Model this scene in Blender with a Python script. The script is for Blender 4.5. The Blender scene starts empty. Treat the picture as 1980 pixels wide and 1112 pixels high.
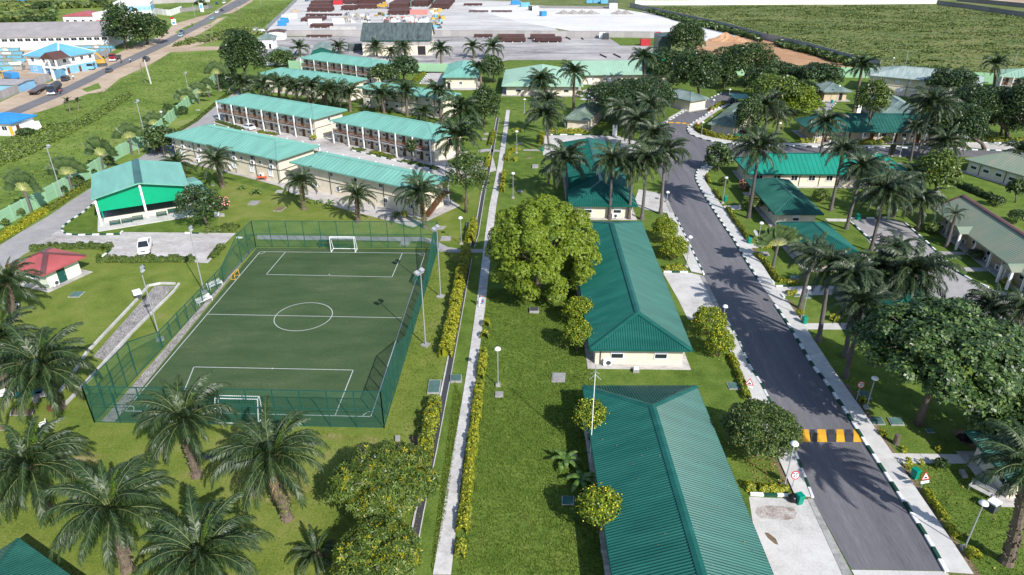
import bpy, math, random
import numpy as np
from mathutils import Vector, Matrix

SC = bpy.context.scene
COL = SC.collection
R = math.radians
rnd = random.Random(7)

# ------------------------------------------------------------------ camera, sky, sun, exposure
CAM_H, PITCH, FPX = 45.0, R(27.5), 1320.0          # metres above ground, downward pitch, focal length in photo pixels (1980 wide)
cam = bpy.data.cameras.new('camera')
cam.lens = 24.0; cam.sensor_width = 36.0; cam.sensor_fit = 'HORIZONTAL'
cam.clip_start = 1.0; cam.clip_end = 6000.0
camo = bpy.data.objects.new('camera', cam); COL.objects.link(camo)
camo.location = (0, 0, CAM_H); camo.rotation_euler = (R(90) - PITCH, 0, 0)
SC.camera = camo

SUN_EL = R(37.0); SUN_AZ = (0.565, -0.825)          # horizontal direction towards the sun
w = bpy.data.worlds.new('World'); SC.world = w; w.use_nodes = True
nt = w.node_tree; nt.nodes.clear()
sky = nt.nodes.new('ShaderNodeTexSky'); sky.sky_type = 'NISHITA'; sky.sun_disc = False
sky.sun_elevation = SUN_EL; sky.sun_rotation = math.atan2(SUN_AZ[0], SUN_AZ[1])
sky.air_density = 1.0; sky.dust_density = 0.6; sky.ozone_density = 1.2
bg = nt.nodes.new('ShaderNodeBackground'); bg.inputs[1].default_value = 0.135
wo = nt.nodes.new('ShaderNodeOutputWorld')
nt.links.new(sky.outputs[0], bg.inputs[0]); nt.links.new(bg.outputs[0], wo.inputs[0])
sl = bpy.data.lights.new('sun', 'SUN'); sl.energy = 4.45; sl.angle = R(0.5); sl.color = (1.0, 0.965, 0.915)
so = bpy.data.objects.new('sun', sl); COL.objects.link(so); so.location = (60, -80, 120)
_d = Vector((-SUN_AZ[0] * math.cos(SUN_EL), -SUN_AZ[1] * math.cos(SUN_EL), -math.sin(SUN_EL)))
so.rotation_euler = _d.to_track_quat('-Z', 'Y').to_euler()
SC.view_settings.view_transform = 'Standard'; SC.view_settings.look = 'None'
SC.view_settings.gamma = 1.0; SC.view_settings.use_curve_mapping = False
SC.view_settings.exposure = 0.55
SC.cycles.max_bounces = 5; SC.cycles.transparent_max_bounces = 8
SC.cycles.diffuse_bounces = 3; SC.cycles.glossy_bounces = 2

# ------------------------------------------------------------------ survey: photo pixel -> place on the ground (or on a level z)
_cp, _sp = math.cos(PITCH), math.sin(PITCH)
def G(px, py, z=0.0):
    dx = (px - 990) / FPX; dv = (py - 556) / FPX
    d = Vector((dx, _cp - dv * _sp, -_sp - dv * _cp))
    t = (z - CAM_H) / d.z
    return Vector((d.x * t, d.y * t, z))
def AT(px, py, Y):
    """point seen at (px, py) in the vertical plane at distance Y"""
    dx = (px - 990) / FPX; dv = (py - 556) / FPX
    d = Vector((dx, _cp - dv * _sp, -_sp - dv * _cp)); t = Y / d.y
    return Vector((d.x * t, Y, CAM_H + d.z * t))

# ------------------------------------------------------------------ objects
def tag(o, label=None, cat=None, group=None, kind=None):
    if label: o['label'] = label
    if cat: o['category'] = cat
    if group: o['group'] = group
    if kind: o['kind'] = kind
    return o
def empty(name, loc=(0, 0, 0), rz=0.0, label=None, cat=None, group=None, kind=None):
    o = bpy.data.objects.new(name, None); COL.objects.link(o)
    o.location = loc; o.rotation_euler = (0, 0, rz); o.empty_display_size = 0.3
    return tag(o, label, cat, group, kind)
def put(name, me, parent=None, loc=(0, 0, 0), rot=(0, 0, 0), scale=(1, 1, 1)):
    o = bpy.data.objects.new(name, me); COL.objects.link(o)
    if parent is not None: o.parent = parent
    o.location = loc; o.rotation_euler = rot; o.scale = scale
    return o
def children_of(o):
    return KIDS.get(o.name, [])

class MB:
    """collects faces, builds ONE mesh"""
    def __init__(s): s.v = []; s.f = []; s.m = []
    def face(s, pts, m=0):
        n = len(s.v); s.v += [tuple(p) for p in pts]; s.f.append(tuple(range(n, n + len(pts)))); s.m.append(m)
    def raw(s, vs, fs, m=0):
        n = len(s.v); s.v += [tuple(p) for p in vs]; s.f += [tuple(i + n for i in f) for f in fs]; s.m += [m] * len(fs)
    def box(s, c, d, rz=0.0, m=0, taper=1.0):
        cx, cy, cz = c; x, y, z = d[0] / 2, d[1] / 2, d[2] / 2
        co, si = math.cos(rz), math.sin(rz); vs = []
        for sz, k in ((-1, 1.0), (1, taper)):
            for sx, sy in ((-1, -1), (1, -1), (1, 1), (-1, 1)):
                a, b = sx * x * k, sy * y * k
                vs.append((cx + a * co - b * si, cy + a * si + b * co, cz + sz * z))
        s.raw(vs, [(3, 2, 1, 0), (4, 5, 6, 7), (0, 1, 5, 4), (1, 2, 6, 5), (2, 3, 7, 6), (3, 0, 4, 7)], m)
    def prism(s, poly, z0, z1, m=0):
        n = len(poly); a = sum(poly[i][0] * poly[(i + 1) % n][1] - poly[(i + 1) % n][0] * poly[i][1] for i in range(n))
        if a < 0: poly = poly[::-1]
        vs = [(p[0], p[1], z0) for p in poly] + [(p[0], p[1], z1) for p in poly]
        fs = [tuple(range(n, 2 * n))] + [(i, (i + 1) % n, n + (i + 1) % n, n + i) for i in range(n)]
        s.raw(vs, fs, m)
    def bar(s, a, b, wd, ht=None, m=0):
        """straight bar of rectangular section from a to b"""
        a = Vector(a); b = Vector(b); ht = ht or wd; t = (b - a)
        if t.length < 1e-6: return
        t.normalize(); up = Vector((0, 0, 1)) if abs(t.z) < 0.98 else Vector((1, 0, 0))
        x = t.cross(up).normalized(); y = x.cross(t)
        vs = [p + x * sx * wd / 2 + y * sy * ht / 2 for p in (a, b) for sx, sy in ((-1, -1), (1, -1), (1, 1), (-1, 1))]
        s.raw(vs, [(0, 1, 2, 3), (7, 6, 5, 4), (0, 4, 5, 1), (1, 5, 6, 2), (2, 6, 7, 3), (3, 7, 4, 0)], m)
    def tube(s, pts, rad, n=6, m=0, cap=True):
        pts = [Vector(p) for p in pts]; k = len(pts)
        if not hasattr(rad, '__len__'): rad = [rad] * k
        vs = []
        for i, p in enumerate(pts):
            t = (pts[min(i + 1, k - 1)] - pts[max(i - 1, 0)]).normalized()
            up = Vector((0, 0, 1)) if abs(t.z) < 0.9 else Vector((1, 0, 0))
            x = t.cross(up).normalized(); y = x.cross(t)
            for j in range(n):
                a = 2 * math.pi * j / n; vs.append(p + (x * math.cos(a) + y * math.sin(a)) * rad[i])
        fs = [(i * n + j, i * n + (j + 1) % n, (i + 1) * n + (j + 1) % n, (i + 1) * n + j) for i in range(k - 1) for j in range(n)]
        if cap: fs += [tuple(range(n))[::-1], tuple(range((k - 1) * n, k * n))]
        s.raw(vs, fs, m)
    def lathe(s, prof, n=12, c=(0, 0, 0), m=0):
        vs = []; fs = []
        for r, z in prof:
            for j in range(n):
                a = 2 * math.pi * j / n; vs.append((c[0] + r * math.cos(a), c[1] + r * math.sin(a), c[2] + z))
        for i in range(len(prof) - 1):
            for j in range(n):
                fs.append((i * n + j, i * n + (j + 1) % n, (i + 1) * n + (j + 1) % n, (i + 1) * n + j))
        fs.append(tuple(range((len(prof) - 1) * n, len(prof) * n)))
        s.raw(vs, fs, m)
    def mesh(s, name, mats, smooth=False):
        me = bpy.data.meshes.new(name); me.from_pydata(s.v, [], s.f)
        for x in (mats if isinstance(mats, (list, tuple)) else [mats]): me.materials.append(x)
        if len(me.materials) > 1: me.polygons.foreach_set('material_index', s.m)
        if smooth: me.polygons.foreach_set('use_smooth', [True] * len(me.polygons))
        me.update(); return me
    def build(s, name, mats, parent=None, loc=(0, 0, 0), rot=(0, 0, 0), smooth=False):
        return put(name, s.mesh(name, mats, smooth), parent, loc, rot)

# ------------------------------------------------------------------ materials
def mat(name, col, rough=0.8, var=0.18, scale=0.6, bump=0.0, bscale=8.0, spec=0.3, metal=0.0, objvar=0.0, col2=None, world=False, stretch=None, alpha=None):
    m = bpy.data.materials.new(name); m.use_nodes = True; t = m.node_tree; N = t.nodes; L = t.links
    b = N['Principled BSDF']; b.inputs['Roughness'].default_value = rough; b.inputs['Specular IOR Level'].default_value = spec
    b.inputs['Metallic'].default_value = metal
    if world:
        src = N.new('ShaderNodeNewGeometry').outputs['Position']
    else:
        src = N.new('ShaderNodeTexCoord').outputs['Object']
    if stretch:
        mp = N.new('ShaderNodeMapping'); mp.inputs['Scale'].default_value = stretch; L.new(src, mp.inputs[0]); src = mp.outputs[0]
    n1 = N.new('ShaderNodeTexNoise'); n1.inputs['Scale'].default_value = scale; n1.inputs['Detail'].default_value = 6; n1.inputs['Roughness'].default_value = 0.65
    L.new(src, n1.inputs['Vector'])
    rp = N.new('ShaderNodeValToRGB'); e = rp.color_ramp.elements
    c2 = col2 or tuple(min(1, c * (1 + var)) for c in col)
    e[0].position = 0.3; e[0].color = (*[c * (1 - var) for c in col], 1); e[1].position = 0.7; e[1].color = (*c2, 1)
    L.new(n1.outputs['Fac'], rp.inputs[0]); out = rp.outputs[0]
    if objvar:
        oi = N.new('ShaderNodeObjectInfo'); mr = N.new('ShaderNodeMapRange'); L.new(oi.outputs['Random'], mr.inputs[0])
        mr.inputs[3].default_value = 1 - objvar; mr.inputs[4].default_value = 1 + objvar
        hs = N.new('ShaderNodeHueSaturation'); L.new(mr.outputs[0], hs.inputs['Value']); L.new(out, hs.inputs['Color']); out = hs.outputs[0]
    L.new(out, b.inputs['Base Color'])
    if bump:
        n2 = N.new('ShaderNodeTexNoise'); n2.inputs['Scale'].default_value = bscale; n2.inputs['Detail'].default_value = 5; L.new(src, n2.inputs['Vector'])
        bp = N.new('ShaderNodeBump'); bp.inputs['Strength'].default_value = bump; bp.inputs['Distance'].default_value = 0.1
        L.new(n2.outputs['Fac'], bp.inputs['Height']); L.new(bp.outputs[0], b.inputs['Normal'])
    return m

def ground_mat(name, cols, scales=(0.03, 0.35, 3.0), rough=0.95, bump=0.5, bscale=6.0, weights=(0.45, 0.35, 0.35), spec=0.15, stretch=None, rot=0.0):
    """three octaves of world-space noise through a colour ramp"""
    m = bpy.data.materials.new(name); m.use_nodes = True; t = m.node_tree; N = t.nodes; L = t.links
    b = N['Principled BSDF']; b.inputs['Roughness'].default_value = rough; b.inputs['Specular IOR Level'].default_value = spec
    src = N.new('ShaderNodeNewGeometry').outputs['Position']
    if stretch:
        mp = N.new('ShaderNodeMapping'); mp.vector_type = 'TEXTURE'; mp.inputs['Scale'].default_value = [1 / s for s in stretch]; mp.inputs['Rotation'].default_value = (0, 0, rot); L.new(src, mp.inputs[0]); src = mp.outputs[0]
    acc = None
    for sc, wt in zip(scales, weights):
        n = N.new('ShaderNodeTexNoise'); n.inputs['Scale'].default_value = sc; n.inputs['Detail'].default_value = 5; n.inputs['Roughness'].default_value = 0.6
        L.new(src, n.inputs['Vector'])
        a = N.new('ShaderNodeMath'); a.operation = 'MULTIPLY_ADD'; a.inputs[1].default_value = wt * 2; L.new(n.outputs['Fac'], a.inputs[0])
        if acc is None: a.inputs[2].default_value = 0.5 - sum(weights)
        else: L.new(acc, a.inputs[2])
        acc = a.outputs[0]
    rp = N.new('ShaderNodeValToRGB'); e = rp.color_ramp.elements
    while len(e) < len(cols): e.new(0.5)
    for i, c in enumerate(cols):
        e[i].position = 0.22 + 0.56 * i / (len(cols) - 1); e[i].color = (*c, 1)
    L.new(acc, rp.inputs[0]); L.new(rp.outputs[0], b.inputs['Base Color'])
    if bump:
        n2 = N.new('ShaderNodeTexNoise'); n2.inputs['Scale'].default_value = bscale; n2.inputs['Detail'].default_value = 6; n2.inputs['Roughness'].default_value = 0.7; L.new(src, n2.inputs['Vector'])
        bp = N.new('ShaderNodeBump'); bp.inputs['Strength'].default_value = bump; bp.inputs['Distance'].default_value = 0.15
        L.new(n2.outputs['Fac'], bp.inputs['Height']); L.new(bp.outputs[0], b.inputs['Normal'])
    return m

def leaf_mat(name, dark, mid, light, rough=0.45, trans=0.25, spec=0.35):
    """each leaf (loose island) gets its own tone"""
    m = bpy.data.materials.new(name); m.use_nodes = True; t = m.node_tree; N = t.nodes; L = t.links
    b = N['Principled BSDF']; b.inputs['Roughness'].default_value = rough; b.inputs['Specular IOR Level'].default_value = spec
    g = N.new('ShaderNodeNewGeometry'); oi = N.new('ShaderNodeObjectInfo')
    ad = N.new('ShaderNodeMath'); ad.operation = 'MULTIPLY_ADD'; L.new(oi.outputs['Random'], ad.inputs[0]); ad.inputs[1].default_value = 0.16; 
    sb = N.new('ShaderNodeMath'); sb.operation = 'ADD'; sb.inputs[1].default_value = -0.08; L.new(g.outputs['Random Per Island'], sb.inputs[0]); L.new(sb.outputs[0], ad.inputs[2])
    rp = N.new('ShaderNodeValToRGB'); e = rp.color_ramp.elements
    e[0].position = 0.05; e[0].color = (*dark, 1); e[1].position = 0.55; e[1].color = (*mid, 1)
    x = e.new(0.97); x.color = (*light, 1)
    L.new(ad.outputs[0], rp.inputs[0]); L.new(rp.outputs[0], b.inputs['Base Color'])
    tr = N.new('ShaderNodeBsdfTranslucent'); L.new(rp.outputs[0], tr.inputs[0])
    mx = N.new('ShaderNodeMixShader'); mx.inputs[0].default_value = trans
    L.new(b.outputs[0], mx.inputs[1]); L.new(tr.outputs[0], mx.inputs[2])
    L.new(mx.outputs[0], N['Material Output'].inputs[0])
    return m

M = {}
M['lawn'] = ground_mat('lawn_grass', [(0.050, 0.090, 0.013), (0.083, 0.136, 0.020), (0.118, 0.174, 0.029), (0.165, 0.205, 0.046)], weights=(0.35, 0.45, 0.5), scales=(0.04, 0.5, 5.0), bump=0.6, bscale=5)
M['lawn_dry'] = ground_mat('court_side_lawn', [(0.075, 0.115, 0.016), (0.12, 0.165, 0.026), (0.165, 0.20, 0.040), (0.23, 0.21, 0.08)], weights=(0.45, 0.4, 0.35), scales=(0.05, 0.3, 4.0), bump=0.4, bscale=6)
M['lawn_worn'] = ground_mat('worn_dry_lawn', [(0.085, 0.125, 0.018), (0.135, 0.165, 0.030), (0.20, 0.19, 0.06), (0.29, 0.235, 0.12)], weights=(0.3, 0.7, 0.5), scales=(0.15, 0.6, 4.0), bump=0.4, bscale=6)
M['field'] = ground_mat('roadside_grass', [(0.065, 0.112, 0.018), (0.112, 0.172, 0.029), (0.158, 0.218, 0.040), (0.22, 0.24, 0.085)], weights=(0.5, 0.5, 0.4), scales=(0.02, 0.09, 0.7), bump=0.7, bscale=1.5)
M['wild'] = ground_mat('wild_grass', [(0.060, 0.095, 0.030), (0.105, 0.140, 0.040), (0.155, 0.175, 0.058), (0.21, 0.195, 0.088)], weights=(0.4, 0.6, 0.5), scales=(0.02, 0.09, 0.5), bump=0.9, bscale=0.8, stretch=(0.55, 1, 1))
M['turf'] = ground_mat('artificial_turf', [(0.036, 0.064, 0.027), (0.048, 0.082, 0.033), (0.062, 0.096, 0.041), (0.090, 0.118, 0.055)], weights=(0.4, 0.45, 0.4), scales=(0.06, 0.35, 6.0), bump=0.3, bscale=12, stretch=(0.5, 1.3, 1))
M['asphalt'] = ground_mat('asphalt', [(0.088, 0.086, 0.098), (0.128, 0.124, 0.136), (0.158, 0.152, 0.163), (0.215, 0.205, 0.212)], weights=(0.32, 0.28, 0.35), scales=(0.12, 0.9, 9.0), bump=0.25, bscale=25, rough=0.85, stretch=(0.10, 1.3, 1), rot=R(88.6))
M['road_old'] = ground_mat('worn_asphalt', [(0.13, 0.125, 0.13), (0.16, 0.155, 0.16), (0.19, 0.185, 0.185)], scales=(0.05, 0.3, 3.0), bump=0.2, bscale=6)
M['concrete'] = ground_mat('concrete_paving', [(0.34, 0.32, 0.30), (0.45, 0.43, 0.405), (0.53, 0.51, 0.485), (0.58, 0.56, 0.53)], scales=(0.12, 0.7, 5.0), bump=0.12, bscale=10)
M['concrete_old'] = ground_mat('stained_concrete', [(0.24, 0.22, 0.208), (0.37, 0.345, 0.325), (0.48, 0.45, 0.43), (0.57, 0.54, 0.515)], scales=(0.07, 0.4, 2.5), bump=0.15, bscale=6, stretch=(0.6, 1.3, 1))
M['drive'] = ground_mat('grey_drive', [(0.235, 0.222, 0.22), (0.31, 0.297, 0.292), (0.385, 0.365, 0.355)], scales=(0.06, 0.5, 4.0), bump=0.15, bscale=8)
M['yard'] = ground_mat('yard_concrete', [(0.13, 0.118, 0.118), (0.27, 0.25, 0.245), (0.38, 0.355, 0.345), (0.48, 0.455, 0.435)], scales=(0.03, 0.12, 0.8), bump=0.0, stretch=(0.45, 1.6, 1))
M['yard_white'] = ground_mat('new_yard_concrete', [(0.50, 0.48, 0.455), (0.60, 0.58, 0.55), (0.70, 0.68, 0.65)], scales=(0.02, 0.06, 0.5), bump=0.0, stretch=(0.5, 1.4, 1))
M['yard_mid'] = ground_mat('stockyard_concrete', [(0.33, 0.315, 0.305), (0.43, 0.41, 0.395), (0.52, 0.50, 0.48), (0.58, 0.56, 0.54)], scales=(0.02, 0.08, 0.6), bump=0.0, stretch=(0.5, 1.5, 1))
M['sand'] = ground_mat('sandy_dirt', [(0.30, 0.215, 0.145), (0.42, 0.32, 0.23), (0.52, 0.42, 0.32)], scales=(0.05, 0.25, 2.0), bump=0.25, bscale=2)
M['laterite'] = ground_mat('red_dirt', [(0.30, 0.16, 0.085), (0.41, 0.235, 0.13), (0.52, 0.33, 0.20)], scales=(0.04, 0.2, 1.5), bump=0.3, bscale=1.5)
M['gravel'] = ground_mat('stone_gravel', [(0.12, 0.11, 0.10), (0.24, 0.22, 0.20), (0.36, 0.33, 0.31), (0.50, 0.47, 0.44)], weights=(0.15, 0.35, 0.9), scales=(0.2, 1.5, 9.0), bump=0.9, bscale=11, stretch=(1, 0.6, 1))
M['soil'] = ground_mat('bare_soil', [(0.09, 0.065, 0.04), (0.17, 0.125, 0.075), (0.24, 0.19, 0.11)], scales=(0.1, 1.0, 6.0), bump=0.5, bscale=8)
M['paint'] = mat('white_line_paint', (0.43, 0.45, 0.43), 0.7, 0.15, 3.0, world=True)
M['yellow'] = mat('yellow_road_paint', (0.70, 0.36, 0.03), 0.6, 0.12, 3.0)
M['black'] = mat('black_road_paint', (0.05, 0.05, 0.055), 0.7, 0.2, 4.0)
M['slab'] = mat('slab_concrete', (0.47, 0.45, 0.43), 0.85, 0.22, 1.4, bump=0.1, bscale=14, objvar=0.09, world=True)
M['slab_side'] = mat('pavement_slab', (0.50, 0.485, 0.46), 0.85, 0.12, 1.0, bump=0.08, bscale=14, objvar=0.05, world=True)
M['kerb_white'] = mat('kerb_white_paint', (0.70, 0.70, 0.685), 0.7, 0.22, 5.0, objvar=0.14)
M['kerb_green'] = mat('kerb_green_paint', (0.012, 0.060, 0.035), 0.6, 0.25, 3.0, objvar=0.15)
M['wall_cream'] = mat('cream_render', (0.66, 0.585, 0.455), 0.85, 0.12, 0.8, bump=0.03)
M['wall_cream2'] = mat('tan_render', (0.50, 0.40, 0.27), 0.85, 0.08, 0.5)
M['wall_white'] = mat('white_render', (0.74, 0.73, 0.70), 0.8, 0.07, 0.4)
M['wall_mint'] = mat('pale_mint_render', (0.62, 0.66, 0.52), 0.8, 0.06, 0.6)
M['wall_green'] = mat('pale_green_wall_paint', (0.27, 0.46, 0.28), 0.85, 0.12, 0.35, objvar=0.06)
M['wall_blue'] = mat('light_blue_render', (0.20, 0.40, 0.58), 0.8, 0.1, 0.5)
M['conc_wall'] = mat('grey_block_wall', (0.34, 0.32, 0.31), 0.9, 0.3, 0.5, objvar=0.12)
M['conc_wall_dark'] = mat('weathered_block_wall', (0.22, 0.205, 0.20), 0.9, 0.35, 0.7, objvar=0.14)
M['band'] = mat('grey_floor_band', (0.36, 0.36, 0.37), 0.8, 0.08, 1.0)
M['trim_brown'] = mat('tan_fascia_band', (0.36, 0.27, 0.20), 0.7, 0.1, 1.0)
M['white'] = mat('white_paint', (0.76, 0.76, 0.75), 0.5, 0.05, 2.0)
M['steel'] = mat('galvanised_steel', (0.34, 0.35, 0.36), 0.5, 0.1, 3.0, metal=0.2)
M['dark_steel'] = mat('dark_steel', (0.06, 0.065, 0.07), 0.5, 0.2, 2.0)
M['glass'] = mat('dark_window_glass', (0.02, 0.025, 0.03), 0.08, 0.2, 1.0, spec=0.6)
M['shutter'] = mat('white_roller_shutter', (0.70, 0.72, 0.76), 0.6, 0.05, 2.0)
M['door'] = mat('brown_wood_door', (0.11, 0.045, 0.022), 0.6, 0.2, 2.0)
M['door_dark'] = mat('dark_door', (0.02, 0.018, 0.02), 0.6, 0.2, 2.0)
M['net_green'] = mat('green_coated_wire', (0.020, 0.125, 0.085), 0.55, 0.1, 2.0)
M['post_green'] = mat('green_painted_steel', (0.012, 0.075, 0.060), 0.5, 0.1, 2.0)
M['bin_green'] = mat('green_bin_plastic', (0.0, 0.22, 0.15), 0.4, 0.1, 2.0)
M['cover_green'] = mat('green_cover_paint', (0.075, 0.145, 0.125), 0.7, 0.2, 2.0, objvar=0.2)
M['cover_grey'] = mat('grey_cover_concrete', (0.30, 0.29, 0.275), 0.85, 0.2, 2.0, objvar=0.15)
M['trunk'] = mat('palm_trunk_bark', (0.17, 0.13, 0.105), 0.95, 0.35, 3.0, bump=0.6, bscale=6, objvar=0.15)
M['trunk_grey'] = mat('smooth_grey_palm_bark', (0.115, 0.10, 0.092), 0.9, 0.25, 2.0, bump=0.4, bscale=5, objvar=0.2, stretch=(1, 1, 3))
M['boots'] = mat('old_frond_stubs', (0.135, 0.105, 0.078), 0.95, 0.35, 4.0, bump=0.8, bscale=9, objvar=0.1)
M['fern'] = leaf_mat('trunk_ferns', (0.08, 0.11, 0.02), (0.17, 0.21, 0.05), (0.28, 0.27, 0.10))
M['bark'] = mat('tree_bark', (0.12, 0.095, 0.075), 0.95, 0.3, 2.5, bump=0.5, bscale=8)
M['rachis'] = mat('frond_midrib', (0.15, 0.17, 0.065), 0.5, 0.2, 1.0)
M['frond'] = leaf_mat('palm_leaflets', (0.014, 0.032, 0.011), (0.026, 0.054, 0.017), (0.066, 0.102, 0.031), rough=0.42, trans=0.18, spec=0.35)
M['frond_young'] = leaf_mat('young_palm_leaflets', (0.06, 0.12, 0.015), (0.11, 0.20, 0.025), (0.22, 0.30, 0.05), rough=0.4, trans=0.3)
M['frond_grey'] = leaf_mat('greyish_palm_leaflets', (0.014, 0.030, 0.012), (0.029, 0.054, 0.020), (0.085, 0.118, 0.048), rough=0.40, trans=0.18, spec=0.4)
M['frond_dead'] = leaf_mat('dead_palm_leaflets', (0.09, 0.06, 0.035), (0.17, 0.12, 0.07), (0.27, 0.21, 0.13), rough=0.8, trans=0.1, spec=0.1)
M['fan_leaf'] = leaf_mat('traveller_palm_blade', (0.025, 0.05, 0.02), (0.05, 0.085, 0.03), (0.10, 0.15, 0.05), rough=0.4)
M['fan_stem'] = mat('traveller_palm_stalk', (0.36, 0.37, 0.14), 0.5, 0.3, 0.8)
M['banana'] = leaf_mat('banana_leaf', (0.05, 0.11, 0.025), (0.09, 0.17, 0.035), (0.19, 0.27, 0.07), rough=0.35, trans=0.3)
M['leaf_bright'] = leaf_mat('bright_green_leaves', (0.075, 0.120, 0.009), (0.155, 0.225, 0.015), (0.265, 0.33, 0.030), rough=0.5, trans=0.25)
M['leaf_olive'] = leaf_mat('olive_leaves', (0.032, 0.062, 0.011), (0.076, 0.125, 0.019), (0.165, 0.215, 0.038), rough=0.4, trans=0.2)
M['leaf_yellow'] = leaf_mat('yellow_leaf_tips', (0.22, 0.24, 0.012), (0.32, 0.30, 0.014), (0.42, 0.36, 0.02), rough=0.5)
M['leaf_dark'] = leaf_mat('dark_leaves', (0.016, 0.036, 0.013), (0.036, 0.070, 0.020), (0.080, 0.125, 0.032), rough=0.4, trans=0.18)
M['leaf_mid'] = leaf_mat('mid_green_leaves', (0.022, 0.045, 0.014), (0.050, 0.090, 0.022), (0.11, 0.16, 0.045), rough=0.4, trans=0.2)
M['leaf_almond'] = leaf_mat('glossy_almond_leaves', (0.022, 0.048, 0.015), (0.052, 0.102, 0.024), (0.14, 0.205, 0.055), rough=0.42, trans=0.15, spec=0.4)
M['hedge_yellow'] = leaf_mat('yellow_hedge_leaves', (0.10, 0.14, 0.010), (0.28, 0.30, 0.018), (0.52, 0.47, 0.035), rough=0.5, trans=0.2)
M['hedge_green'] = leaf_mat('green_hedge_leaves', (0.04, 0.075, 0.012), (0.085, 0.135, 0.022), (0.16, 0.20, 0.045), rough=0.5, trans=0.2)
M['flower'] = mat('yellow_flowers', (0.78, 0.62, 0.02), 0.5, 0.1, 2.0)
M['pink'] = mat('pink_flowers', (0.75, 0.25, 0.25), 0.5, 0.15, 2.0)
M['core'] = mat('inner_twigs_and_leaves', (0.018, 0.028, 0.010), 0.95, 0.4, 3.0)
M['purple_leaf'] = leaf_mat('dark_purple_leaves', (0.012, 0.005, 0.008), (0.03, 0.010, 0.016), (0.06, 0.02, 0.03))

def roof_mat(name, col, streak=0.2, col2=None, rough=0.34, spec=0.32, scale=(0.5, 0.5, 0.5)):
    return mat(name, col, rough, streak, 0.5, spec=spec, col2=col2, stretch=scale, bump=0.02, bscale=2)
M['roof_aqua'] = roof_mat('aqua_green_roof_sheet', (0.150, 0.345, 0.280), 0.14, scale=(1.6, .3, .6))
M['roof_teal'] = roof_mat('teal_green_roof_sheet', (0.007, 0.092, 0.072), 0.24, col2=(0.016, 0.112, 0.088), scale=(.3, 1.8, .6))
M['roof_teal_worn'] = roof_mat('weathered_teal_roof_sheet', (0.010, 0.080, 0.066), 0.25, col2=(0.030, 0.125, 0.095))
M['roof_pale'] = roof_mat('pale_green_roof_sheet', (0.27, 0.42, 0.31), 0.10)
M['roof_grey'] = roof_mat('grey_green_roof_sheet', (0.12, 0.19, 0.165), 0.3, col2=(0.25, 0.30, 0.28))
M['roof_rust'] = roof_mat('pale_green_rusting_roof_sheet', (0.19, 0.285, 0.205), 0.14, col2=(0.27, 0.265, 0.195), scale=(1.3, 0.25, 1))
M['roof_dark'] = roof_mat('dark_streaked_roof_sheet', (0.050, 0.062, 0.066), 0.35, col2=(0.12, 0.155, 0.15), scale=(2.2, 0.25, 1))
M['roof_red'] = roof_mat('faded_red_roof_sheet', (0.36, 0.088, 0.088), 0.2)
M['roof_blue'] = roof_mat('blue_roof_sheet', (0.035, 0.22, 0.50), 0.12)
M['roof_ltblue'] = roof_mat('light_blue_roof_sheet', (0.13, 0.36, 0.52), 0.15)
M['roof_cement'] = roof_mat('grey_fibre_cement_roof', (0.30, 0.27, 0.26), 0.18)
M['roof_brown'] = roof_mat('brown_roof_sheet', (0.10, 0.05, 0.04), 0.2)
M['cap_brown'] = roof_mat('brown_ridge_cap', (0.13, 0.055, 0.055), 0.2)
M['gable_green'] = mat('bright_green_gable_cladding', (0.0, 0.30, 0.145), 0.5, 0.07, 0.8)

def sheet(name, pts, z, m, kind='structure'):
    b = MB(); b.face([G(x, y, 0).to_2d().to_3d() for x, y in pts])
    v = b.v; a = sum(v[i][0] * v[(i + 1) % len(v)][1] - v[(i + 1) % len(v)][0] * v[i][1] for i in range(len(v)))
    if a < 0: b.f = [tuple(reversed(b.f[0]))]
    o = b.build(name, M[m]); o.location.z = z
    return tag(o, kind=kind)
def raised(name, pts, z1, m):
    b = MB(); b.prism([G(x, y).to_2d() for x, y in pts], -0.05, z1)
    return tag(b.build(name, M[m]), kind='structure')

def resample(poly, step, closed=False):
    pts = [Vector(p) for p in poly]; out = [pts[0].copy()]; carry = 0.0
    for a, b in zip(pts, pts[1:]):
        L = (b - a).length; d = step - carry
        while d <= L + 1e-9:
            out.append(a.lerp(b, d / L)); d += step
        carry = (carry + L) % step if L else carry
        carry = L - (d - step)
    return out

_stone = {}
def kerb(pts, step=1.0, wd=0.26, ht=0.17, name='kerb', z=0.0):
    """painted kerb: one stone per colour band, each a part"""
    root = empty(name, G(*pts[0]), kind='structure')
    o = Vector(root.location); P = resample([G(x, y) for x, y in pts], step)
    for i, (a, b) in enumerate(zip(P, P[1:])):
        k = ('kerb_white', 'kerb_green')[i % 2]
        if (k, wd, ht, step) not in _stone:
            bb = MB(); bb.box((0, 0, ht / 2 - 0.02), (1, wd, ht + 0.04), taper=0.985); _stone[(k, wd, ht, step)] = bb.mesh('kerb_stone', M[k])
        d = b - a; c = (a + b) / 2 - o
        put('kerb_stone', _stone[(k, wd, ht, step)], root, (c.x, c.y, z), (0, 0, math.atan2(d.y, d.x)), (d.length * 0.985, 1, 1))
    return root

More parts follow.
